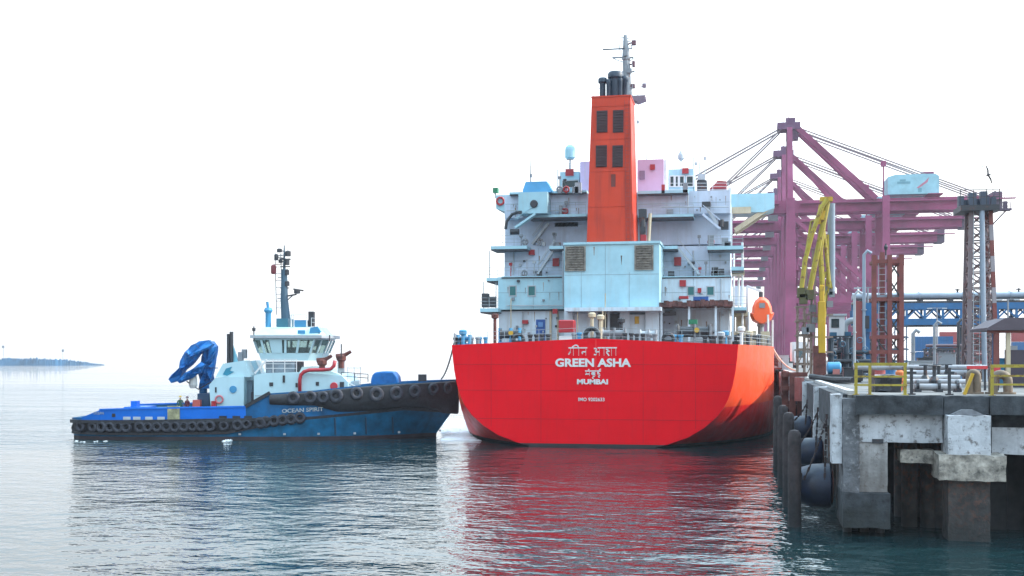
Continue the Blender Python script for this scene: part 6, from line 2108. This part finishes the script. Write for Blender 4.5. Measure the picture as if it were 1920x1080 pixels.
scaffold('rusty scaffold between the loading arm and the purple crane leg', 1496, 1522, 575, 90, 1.6, 2, 5, mat('scaffold_tan', (.36, .27, .22), .7, rust=.4))
scaffold('dull blue scaffold behind the short red tower', 1640, 1700, 610, 122, 3, 4, 4, mat('scaffold_blue', (.04, .10, .18), .6, rust=.2))
for k, (px, Y, h, r, m_, lb_) in enumerate(((1602, 90, 6.2, .10, M_lgrey, 'thin pale vent pipe rising beside the red and blue valve housing'), (1620, 94, 9.5, .13, M_pipegrey, 'tall pale vent pipe just left of the short red tower'), (1752, 100, 4.2, .12, M_grey, 'rusty grey vent pipe among the scaffold between the towers'), (1797, 108, 4.6, .14, M_dark, 'dark vent pipe right of the scaffold between the towers'), (1712, 104, 3.6, .16, M_grey, 'grey vent pipe just right of the short red tower'))):
    x = X_(px, Y)
    mb = MB(); mb.tube([(x, Y, ZQ), (x, Y, ZQ + h), (x + .25, Y, ZQ + h + .3), (x + .55, Y, ZQ + h + .1)], r, 8); mb.lathe([(r * 2, 0), (r * 2, .1)], (x, Y, ZQ + .3), 'z', 10); mb.lathe([(r * 1.6, 0), (r * 1.6, .08)], (x, Y, ZQ + h * .55), 'z', 10)
    single('vent_pipe', mb, m_, lb_, 'pipe', (x, Y, ZQ), smooth=True, auto=40)

# stacked pipe lengths, drums and cable reels that fill the deck between the railings and the towers
rk = random.Random(31)
for k, (px, Y, m_, lb_) in enumerate(((1650, 68, M_contr, 'dull red oil drum behind the first yellow railing'), (1669, 70, M_bridge, 'blue oil drum behind the first yellow railing'), (1726, 74, M_rust, 'rusty oil drum behind the deck pipes'), (1738, 78, M_dark, 'black oil drum behind the deck pipes, beside the pale grey cabinet'), (1794, 72, M_bridge, 'blue oil drum left of the leaning yellow post'))):
    x = X_(px, Y)
    th = Thing('oil_drum', lb_, 'drum', (x, Y, ZQ), 0, 'oil drums on the quay deck')
    mb = MB(); mb.lathe([(.29, 0), (.29, .29), (.30, .31), (.29, .33), (.29, .58), (.30, .6), (.29, .62), (.29, .88)], (x, Y, ZQ), 'z', 14); th.part('body', mb, m_, smooth=True, auto=40)
    mb = MB(); mb.lathe([(.27, 0), (.27, .012), (.05, .014)], (x, Y, ZQ + .881), 'z', 14); th.part('lid', mb, M_dark)
for k, (px, Y, n, m_, lb_) in enumerate(((1700, 88, 5, M_rust, 'stack of rusty pipe lengths lying between the two towers'), (1640, 84, 4, M_dark, 'stack of dark pipe lengths at the foot of the short red tower'), (1790, 90, 5, M_tan, 'stack of brown pipe lengths left of the tall lattice tower'))):
    x = X_(px, Y)
    th = Thing('pipe_stack', lb_, 'pipe stack', (x, Y, ZQ), 0, 'stacks of pipe lengths on the quay deck')
    for q in range(n):
        mb = MB(); z = .16 + .27 * (q // 3); d = (q % 3) * .3 + .15 * (q // 3)
        mb.tube([(x - rk.uniform(0, .3), Y + d, ZQ + z), (x + 3.0 + rk.uniform(-.3, .3), Y + d, ZQ + z)], .14, 8); th.part('pipe', mb, m_, smooth=True, auto=40)
for k, (px, Y, lb_) in enumerate(((1627, 98, 'lamp post left of the short red tower'), (1757, 140, 'slim lamp post far back between the towers'), (1890, 120, 'lamp post behind the dark shelter'))):
    x = X_(px, Y)
    th = Thing('lamp_post', 'grey twin headed ' + lb_, 'lamp post', (x, Y, ZQ), 0, 'lamp posts on the terminal')
    mb = MB(); mb.tube([(x, Y, ZQ), (x, Y, ZQ + 7.2)], [.13, .07], 8); th.part('pole', mb, M_grey)
    mb = MB(); mb.bar((x - .8, Y, ZQ + 7.2), (x + .8, Y, ZQ + 7.2), .08); th.part('arm', mb, M_grey)
    for sg in (-1, 1):
        mb = MB(); mb.box(x + sg * .8 - .25, x + sg * .8 + .25, Y - .15, Y + .15, ZQ + 7.1, ZQ + 7.22); th.part('lamp_head', mb, M_lgrey)

# shelter at the right edge
YS_ = 66
th = Thing('shelter', 'dark flat roofed shelter with a cream post, beside the tall lattice tower', 'shelter', (X_(1910, YS_), YS_, ZQ))
z_ = lambda y: Z_(y, 1890, YS_)
xa, xb = X_(1852, YS_), X_(2080, YS_)
mb = MB(); mb.prism([(xa, z_(619)), (xa, z_(614)), (X_(1885, YS_), z_(596)), (xb, z_(592)), (xb, z_(617))], 'y', YS_, YS_ + 5); th.part('roof', mb, M_roofdk)
mb = MB(); mb.box(xa + .05, xb, YS_ + .3, YS_ + .5, z_(624), z_(619.3)); th.part('roof_beam', mb, M_towerred)
mb = MB(); mb.box(X_(1889, YS_), X_(1897, YS_), YS_ + .25, YS_ + .5, ZQ, z_(624.2)); th.part('post', mb, M_cream)
mb = MB(); mb.box(X_(1866, YS_), X_(1876, YS_), YS_ + .25, YS_ + .5, ZQ, z_(624.2)); th.part('post', mb, M_towerred)
mb = MB(); mb.box(X_(1878, YS_), X_(1884, YS_), YS_ + 2.25, YS_ + 2.5, ZQ, z_(624.2)); th.part('post', mb, M_bridge)
mb = MB(); mb.box(X_(1889, YS_), xb, YS_ + .55, YS_ + .75, ZQ, z_(656)); th.part('side_wall', mb, mat('wall_plum', (.055, .04, .065), .6, streak=.3))
mb = MB(); mb.box(X_(1903, YS_), X_(1916, YS_), YS_ + 1, YS_ + 2, z_(656), z_(648)); th.part('counter_box', mb, M_lgrey)

# container stacks far back on the terminal
def container(px, Y, tier, m_, label, end=False):
    x = X_(px, Y)
    z0 = ZQ + tier * 2.6
    w = 6.06
    th = Thing('shipping_container', label, 'container', (x, Y, z0), 0, 'shipping containers stacked behind the quay')
    mb = MB(); mb.box(x, x + w, Y, Y + 2.44, z0 + .02, z0 + 2.57)
    th.part('box', mb, m_)
    mb = MB()
    for k in range(14): xx = x + .25 + (w - .5) * k / 13; mb.box(xx - .1, xx + .1, Y - .05, Y - .003, z0 + .2, z0 + 2.4)
    th.part('corrugation', mb, m_)
    mb = MB()
    for xx in (x, x + w): mb.box(xx - .09, xx + .09, Y - .07, Y + .1, z0 + .021, z0 + 2.568)
    th.part('corner_post', mb, m_)
colr = {'red': M_contr, 'brown': M_cont_o, 'blue': M_contb}
tiers = ('on the ground', 'second from the ground', 'topmost of its stack')
for px, Y, cols, where in ((1716, 210, ('blue', 'blue'), 'left of the thin edge post'), (1764, 300, ('brown', 'red', 'red'), 'left of the blue bridge leg'), (1812, 303, ('red', 'brown', 'red'), 'behind the blue bridge leg'), (1900, 290, ('red', 'blue', 'red'), 'behind the dark shelter')):
    for t_, c_ in enumerate(cols):
        container(px, Y, t_, colr[c_], '%s container %s, in the stack %s' % (c_, tiers[t_] if t_ < len(cols) - 1 else tiers[2], where))
# white truck by the foot of the nearest gantry crane
Yt = 176
th = Thing('white_truck', 'white truck with a dark windscreen near the foot of the nearest purple crane', 'truck', (X_(1500, Yt), Yt, ZQ))
a, b = W(1486, 641, Yt), W(1514, 690, Yt)
mb = MB(); mb.box(a.x, b.x, Yt + 1.6, Yt + 9, ZQ + 1.0, a.z); body = th.part('cargo_box', mb, mat('truck_white', (.8, .8, .8), .4, streak=.2))
mb = MB()
c0, c1 = a.x + .25, b.x - .1
mb.prism([(Yt, ZQ + .5), (Yt, ZQ + 1.5), (Yt + .35, ZQ + 2.7), (Yt + 1.5, ZQ + 2.75), (Yt + 1.5, ZQ + .5)], 'x', c0, c1); cab = th.part('cab', mb, MATS['truck_white'])
mb = MB(); mb.add([(c0 + .2, Yt - .03, ZQ + 1.55), (c1 - .2, Yt - .03, ZQ + 1.55), (c1 - .25, Yt + .30, ZQ + 2.6), (c0 + .25, Yt + .30, ZQ + 2.6)], [(0, 1, 2, 3)]); th.part('windscreen', mb, M_glass, cab)
mb = MB(); mb.box(c0, c1, Yt - .12, Yt - .003, ZQ + .45, ZQ + .8); th.part('bumper', mb, M_dark, cab)
for sx in (c0 + .25, c1 - .25):
    for yy in (Yt + .8, Yt + 7.5):
        mb = MB(); mb.lathe([(.3, -.14), (.5, -.12), (.5, .12), (.3, .14)], (sx, yy, ZQ + .5), 'x', 14); th.part('wheel', mb, M_black)
    mb = MB(); mb.box(sx - .15, sx + .15, Yt - .15, Yt - .121, ZQ + .55, ZQ + .7); th.part('headlight', mb, M_white, cab)
# a second, low cluster of stores on the deck
rs = random.Random(21)
for k, (px, Y, w, h, m_, lb_) in enumerate(((1648, 92, 1.4, 1.1, M_skyblue, 'sky blue crate at the foot of the short red tower'), (1728, 86, 1.5, 1.3, M_lgrey, 'pale grey cabinet behind the deck pipes'), (1600, 78, 1.2, .9, M_dark, 'dark low box behind the first yellow railing'), (1745, 112, 2.2, 1.5, M_dark, 'dark wide crate far back between the two towers'), (1776, 96, 1.3, 1.9, M_grey, 'upright grey cabinet left of the tall lattice tower'), (1445 + 24, 140, 1.2, 1.8, M_lgrey, 'pale cabinet by the catwalk beside the ship'), (1880, 72, .8, 1.5, M_skyblue, 'sky blue cabinet under the shelter'))):
    x = X_(px, Y)
    th = Thing('crate' if h < 1.4 or w > 2 else 'cabinet', lb_, 'crate' if h < 1.4 or w > 2 else 'cabinet', (x, Y, ZQ))
    mb = MB(); mb.box(x - w / 2, x + w / 2, Y, Y + .9, ZQ + .08, ZQ + h); th.part('body', mb, m_, bevel=.03)
    mb = MB(); mb.box(x - w / 2 + .1, x + w / 2 - .1, Y + .05, Y + .85, ZQ, ZQ + .079); th.part('skid', mb, M_dark)
    mb = MB(); mb.box(x - w / 2 - .05, x + w / 2 + .05, Y - .05, Y + .95, ZQ + h, ZQ + h + .06); th.part('lid', mb, m_)
# pipe racks behind
th = Thing('pipe_rack', 'low dark rack of pipes and small red frames far back on the quay', 'pipe rack', (X_(1770, 128), 128, ZQ))
mb = MB()
for k in range(6):
    x = X_(1745 + k * 12, 128); mb.box(x - .1, x + .1, 128, 128.2, ZQ, ZQ + 2.6); mb.box(x - .1, x + .1, 131, 131.2, ZQ, ZQ + 2.6)
for z in (1.0, 1.8, 2.6): mb.box(X_(1744, 128), X_(1806, 128), 127.9, 128.0, ZQ + z - .1, ZQ + z)
th.part('frame', mb, M_dark)
mb = MB()
for k, z in enumerate((1.12, 1.92, 2.72)):
    for j in range(3): mb.tube([(X_(1742, 128), 128.6 + j * .8, ZQ + z + .1), (X_(1810, 128), 128.6 + j * .8, ZQ + z + .1)], .16, 8)
th.part('pipe', mb, mat('rack_pipe', (.16, .10, .12), .6, rust=.3), smooth=True, auto=40)

pp = W(1584, 700, 119)
th = person('worker in hi-vis green vest and dark trousers walking on the quay by the pipe manifold', (pp.x, 119, ZQ), .5, M_hiv, M_cloth, M_helm_y, 1)
pp = W(1591, 700, 121)
person('worker in navy overalls and white helmet beside the hi-vis worker', (pp.x, 122, ZQ), -.6, M_cloth, M_cloth, M_helm_w, 0)

# ------------------------------------------------------------------ ship to shore gantry cranes
YC = 345.0
xw, xl_ = W(1480, 0, YC).x, W(1654, 0, YC).x
def zc(py): return W(1500, py, YC).z
def build_crane(label):
    th = Thing('gantry_crane', label, 'gantry crane', (xw, YC, ZQ), 0, 'purple gantry cranes in a row')
    H9 = 9.0
    zb, ztop, zap = zc(389), zc(379), zc(236)
    for X, nm in ((xw, 'waterside_leg'), (xl_, 'landside_leg')):
        for sg in (-1, 1):
            mb = MB()
            y = YC + sg * H9
            w0, w1 = (1.7, 1.15) if X == xw else (1.2, .9)
            mb.add([(X - w0, y - w0, ZQ + 1.6), (X + w0, y - w0, ZQ + 1.6), (X + w0, y + w0, ZQ + 1.6), (X - w0, y + w0, ZQ + 1.6), (X - w1, y - w1 + 0, ztop), (X + w1, y - w1, ztop), (X + w1, y + w1, ztop), (X - w1, y + w1, ztop)],
                   [(3, 2, 1, 0), (4, 5, 6, 7), (0, 1, 5, 4), (1, 2, 6, 5), (2, 3, 7, 6), (3, 0, 4, 7)])
            l = th.part('leg', mb, M_crane)
            mb = MB()
            for k in range(4):
                mb.box(X - .5, X + .5, y - 2.2 + k * 1.2, y - 1.2 + k * 1.2, ZQ, ZQ + .9)
            mb.box(X - .6, X + .6, y - 2.6, y + 2.6, ZQ + .9, ZQ + 1.59)
            th.part('bogie', mb, M_dark, l)
    mb = MB()
    zp = zc(565)
    for sg in (-1, 1):
        mb.box(xw, xl_, YC + sg * H9 - .7, YC + sg * H9 + .7, zp - 1.0, zp + 1.0)
        mb.bar((xw, YC + sg * H9, zc(410)), (xl_, YC + sg * H9, zp), 1.1)
    for X in (xw, xl_):
        mb.box(X - .6, X + .6, YC - H9, YC + H9, zb - 2.6, zb - .6); mb.box(X - .6, X + .6, YC - H9, YC + H9, ZQ + 4.0, ZQ + 5.6)
    th.part('portal_beam', mb, M_crane)
    # girder and boom
    xa, xb = W(1150, 0, YC).x, W(1870, 0, YC).x
    for sg in (-1, 1):
        mb = MB(); mb.box(xa if True else 0, xb, YC + sg * 3.2 - .7, YC + sg * 3.2 + .7, zc(402), zc(379)); th.part('girder', mb, M_crane)
    mb = MB()
    n = 14
    for k in range(n + 1):
        x = xa + (xb - xa) * k / n
        mb.box(x - .4, x + .4, YC - 2.5, YC + 2.5, zc(396), zc(390))
    th.part('girder_tie', mb, M_crane)
    mb = MB()
    xc = W(1897, 0, YC).x
    mb.box(xw + 3, xc, YC - 5.2, YC - 4.0, zc(386), zc(384)); mb.rail([(xw + 3, YC - 5.2, zc(384)), (xc, YC - 5.2, zc(384))], 1.1, 2, 3.0, .06)
    mb.box(xa, xw - 3, YC - 5.2, YC - 4.0, zc(386), zc(384))
    th.part('walkway', mb, M_crane)
    mb = MB(); mb.box(xb - 2, xb + .5, YC - 4, YC + 4, zc(404), zc(372)); mb.rail([(xb - 2, YC - 4, zc(372)), (xc, YC - 4, zc(372))], 1.1, 2, 2.0, .06); th.part('girder_end', mb, mat('crane_dark', (.09, .05, .09), .6))
    # A-frame
    mb = MB()
    for sg in (-1, 1):
        mb.bar((xw, YC + sg * (H9 - 1), ztop), (xw, YC + sg * 2.0, zap), 1.5)
        mb.bar((W(1492, 0, YC).x, YC + sg * 2.0, zc(240)), (W(1640, 0, YC).x, YC + sg * 4.0, zc(379)), 1.5)
    mb.bar((xw, YC - 2.5, zc(330)), (xw, YC + 2.5, zc(330)), 1.0)
    mb.bar((W(1492, 0, YC).x, YC, zc(300)), (W(1560, 0, YC).x, YC, zc(379)), .9)
    af = th.part('apex_frame', mb, M_crane)
    mb = MB()
    ax0, ax1 = W(1457, 0, YC).x, W(1500, 0, YC).x
    mb.box(ax0, ax1, YC - 3, YC + 3, zc(245), zc(232)); mb.box(xw - 1, xw + 1.6, YC - 1.5, YC + 1.5, zc(232), zc(222)); mb.box(xw - .9, ax1 - .5, YC - 2.0, YC + 2, zc(262), zc(245.2))
    mb.rail([(ax0, YC - 3, zc(232)), (ax1, YC - 3, zc(232))], 1.1, 2, 1.6, .07)
    th.part('apex_platform', mb, mat('crane_apex', (.15, .05, .13), .5), af)
    mb = MB()
    for sg in (-1, 1):
        for (x0, y0, x1, y1, w) in ((1462, 243, 1200, 385, .42), (1462, 246, 1318, 385, .38), (1490, 240, 1836, 376, .32), (1490, 245, 1836, 380, .32)):
            mb.bar((W(x0, 0, YC).x, YC + sg * 2.4, zc(y0)), (W(x1, 0, YC).x, YC + sg * 3.0, zc(y1)), w)
    th.part('stay', mb, M_cranegrey)
    mb = MB()
    h0, h1 = W(1661, 0, YC).x, W(1756, 0, YC).x
    mb.box(h0, h1, YC - 4.5, YC + 4.5, zc(373), zc(341)); mb.prism([(h0, zc(341)), (h0 + 2, zc(337)), (h1 - 1, zc(337)), (h1, zc(341))], 'y', YC - 4.4, YC + 4.4)
    hs = th.part('machinery_house', mb, M_chouse)
    mb = MB()
    mb.prism([(h0 + 7.6, zc(362)), (h0 + 10, zc(350)), (h0 + 10.9, zc(343)), (h0 + 10.6, zc(352)), (h0 + 8.2, zc(363))], 'y', YC - 4.56, YC - 4.505)
    th.part('house_emblem', mb, mat('emblem_pink', (.55, .20, .28), .5), hs)
    mb = MB()
    mb.box(h0 + 2.5, h0 + 6.0, YC - 4.55, YC - 4.505, zc(354), zc(350)); mb.box(h0 + 3.2, h0 + 4.8, YC - 4.55, YC - 4.505, zc(349.4), zc(346)); mb.box(h0 + 8, h0 + 9, YC - 4.55, YC - 4.505, zc(370), zc(362.5))
    th.part('house_lettering', mb, mat('letter_teal', (.16, .38, .46), .5), hs)
    mb = MB(); mb.box(h0 + 9.4, h0 + 12.6, YC - 2, YC + 2, zc(337), zc(331)); mb.box(h1 - 3, h1 + 1.0, YC - 5.5, YC + 4, zc(374.5), zc(373.2))
    mb.tube([(W(1654, 0, YC).x, YC - 3, zc(379)), (W(1654, 0, YC).x, YC - 3, zc(312))], .22, 6); mb.box(W(1654, 0, YC).x - .7, W(1654, 0, YC).x + .7, YC - 3.5, YC - 2.5, zc(320), zc(310))
    th.part('roof_unit', mb, M_crane, hs)
    mb = MB(); c = W(1448, 0, YC).x; mb.box(c - 1.2, c + 1.6, YC + .0, YC + 2.6, zc(412), zc(402)); th.part('operator_cab', mb, M_lgrey)
    mb = MB()
    z = ZQ + 6; k = 0
    while z < zb - 4:
        y0_, y1_ = (YC - 8, YC - 4) if k % 2 else (YC - 4, YC - 8)
        mb.bar((xw + 1.9, y0_, z), (xw + 1.9, y1_, z + 4), .5, .15); mb.box(xw + 1.5, xw + 2.6, YC - 8.5, YC - 3.5, z - .1, z)
        z += 4; k += 1
    th.part('stair_tower', mb, M_crane)
    mb = MB(); mb.bar((xw - .2, YC, zc(232)), (xw - .2, YC, zc(219)), .3); th.part('aviation_light', mb, M_crane)
    return th
c1 = build_crane('purple gantry crane with the tallest apex and the fully visible pale blue machinery house')
lbs = ('purple gantry crane with the second highest apex, just below the tallest one', 'purple gantry crane with the third highest apex in the row',
       'fourth purple gantry crane down the row, counted from the tallest', 'fifth purple gantry crane down the row, counted from the tallest', 'second lowest purple gantry crane, last but one in the row', 'lowest and faintest purple gantry crane at the very end of the row')
for k, lb_ in enumerate(lbs):
    c = copy_tree(c1.o)
    c.location = (xw, (391, 439, 487, 545, 610, 690)[k], ZQ)
    c['label'] = lb_

# ------------------------------------------------------------------ lines and birds
mb = MB()
a = Vector((CX - 12.0, Y0 + .6, 8.7)); 
b = tug_m @ Vector((35.2, -.8, 5.45))
pts = []
for i in range(11):
    f = i / 10
    p = a.lerp(b, f); p.z -= .5 * 4 * f * (1 - f)
    pts.append(p)
mb.tube(pts, .07, 6)
single('tow_line', mb, M_dark, 'dark tow line slung from the corner of the red stern to the tug bow', 'rope', tuple(b))
for k, (s_, e_, sag, lb_) in enumerate(((Vector((3.0, 128, 8.6)), Vector((4.6, 108, ZQ + .4)), .5, 'mooring rope from the starboard side of the red ship down to the near quay edge'), (Vector((3.0, 132, 8.6)), Vector((5.0, 146, ZQ + .4)), .4, 'mooring rope from the starboard side of the red ship running forward to the quay'))):
    mb = MB(); mb.tube([s_.lerp(e_, i / 8) - Vector((0, 0, sag * 4 * (i / 8) * (1 - i / 8))) for i in range(9)], .07, 6)
    single('mooring_rope', mb, M_cream, lb_, 'rope', tuple(e_), group='mooring ropes')

def bird(px, py, Y, span, label, bank=0.0, rz=0.0, m_=M_bird):
    c = W(px, py, Y)
    mb = MB()
    s = span
    mb.lathe([(.01, -.22 * s), (.045 * s, -.12 * s), (.06 * s, 0), (.045 * s, .12 * s), (.03 * s, .17 * s), (.006 * s, .23 * s)], (0, 0, 0), 'y', 8)
    for sg in (-1, 1):
        mb.add([(sg * .03 * s, -.07 * s, .01 * s), (sg * .03 * s, .08 * s, .01 * s), (sg * .25 * s, .10 * s, .08 * s), (sg * .25 * s, -.05 * s, .08 * s), (sg * .5 * s, -.06 * s, .03 * s), (sg * .48 * s, .03 * s, .03 * s),
                (sg * .03 * s, -.07 * s, -.01 * s), (sg * .03 * s, .08 * s, -.01 * s), (sg * .25 * s, .10 * s, .065 * s), (sg * .25 * s, -.05 * s, .065 * s)],
               [(0, 1, 2, 3), (3, 2, 5, 4), (6, 7, 8, 9), (9, 8, 5, 4), (0, 3, 9, 6), (1, 2, 8, 7)])
    mb.add([(0, -.2 * s, 0), (-.06 * s, -.32 * s, 0), (.06 * s, -.32 * s, 0), (0, -.24 * s, .01 * s)], [(0, 1, 3), (0, 3, 2), (1, 2, 3), (0, 2, 1)])
    o = mb.build('bird', m_, None, loc=c)
    o.rotation_euler = (0, bank, rz)
    tag(o, label, 'bird', 'birds in the sky')
bird(1853, 328, 75, 1.15, 'dark bird banking steeply above the top of the tall lattice tower', 1.25, .3)
bird(1842, 312, 120, .7, 'small dim bird just beside the banking bird', -.5, 1.0, M_lgrey)
bird(995, 239, 300, .9, 'tiny pale bird high in the sky between tug and funnel', .2, .5, M_lgrey)
bird(22, 538, 300, .9, 'tiny pale bird low in the sky above the wooded shore', -.2, .9, M_lgrey)

# white wash where the tug works its propellers and at its bow
fm = bpy.data.materials.new('foam')
fm.use_nodes = True
fm.node_tree.nodes['Principled BSDF'].inputs['Base Color'].default_value = (.8, .84, .86, 1)
fm.node_tree.nodes['Principled BSDF'].inputs['Roughness'].default_value = .7
mb = MB()
rs = random.Random(5)
def blob(c, rx, ry, h=.05):
    n = 7
    ph = rs.uniform(0, 6)
    vs = [(c.x + rx * math.cos(ph + 2 * math.pi * i / n) * rs.uniform(.5, 1.1), c.y + ry * math.sin(ph + 2 * math.pi * i / n) * rs.uniform(.5, 1.1), .004) for i in range(n)]
    mb.add(vs + [(c.x, c.y, h)], [(i, (i + 1) % n, n) for i in range(n)])
for k in range(900):
    px = 836 + abs(rs.gauss(0, 1)) * 26; py = 786 + rs.random() * 40
    D_ = FPX * EYE / (py - HOR)
    lat = (px - 960) / FPX * D_
    blob(Vector((lat * CA - D_ * SA, lat * SA + D_ * CA, 0)), rs.uniform(.15, .9), rs.uniform(.15, .6), rs.uniform(.03, .16))
for k in range(8):
    px = rs.uniform(140, 200); py = 825.5 + rs.random() * 3 + (2 if 380 < px < 470 else 0)
    D_ = FPX * EYE / (py - HOR)
    lat = (px - 960) / FPX * D_
    blob(Vector((lat * CA - D_ * SA, lat * SA + D_ * CA, 0)), rs.uniform(.1, .35), rs.uniform(.05, .12), rs.uniform(.01, .03))
for k in range(12):
    px = rs.gauss(424, 7); py = 824 + rs.random() * 4
    D_ = FPX * EYE / (py - HOR)
    lat = (px - 960) / FPX * D_
    blob(Vector((lat * CA - D_ * SA, lat * SA + D_ * CA, 0)), rs.uniform(.06, .16), rs.uniform(.06, .1), rs.uniform(.02, .16))
o = mb.build('foam', fm)
tag(o, 'white foam churned up beside the tug', 'foam', kind='stuff')

# ------------------------------------------------------------------ haze
if HAZE > 0:
    mb = MB()
    mb.box(-1500, 1500, -40, 2600, -3.0, 92)
    hm = bpy.data.materials.new('haze')
    hm.use_nodes = True
    hn = hm.node_tree
    hn.nodes.clear()
    ho = hn.nodes.new('ShaderNodeOutputMaterial')
    hv = hn.nodes.new('ShaderNodeVolumePrincipled')
    hv.inputs['Color'].default_value = (.82, .88, 1.0, 1)
    hv.inputs['Density'].default_value = HAZE
    hv.inputs['Anisotropy'].default_value = 0.2
    hn.links.new(hv.outputs[0], ho.inputs['Volume'])
    o = mb.build('haze', hm)
    tag(o, 'thin pale haze over the harbour', 'haze', kind='stuff')
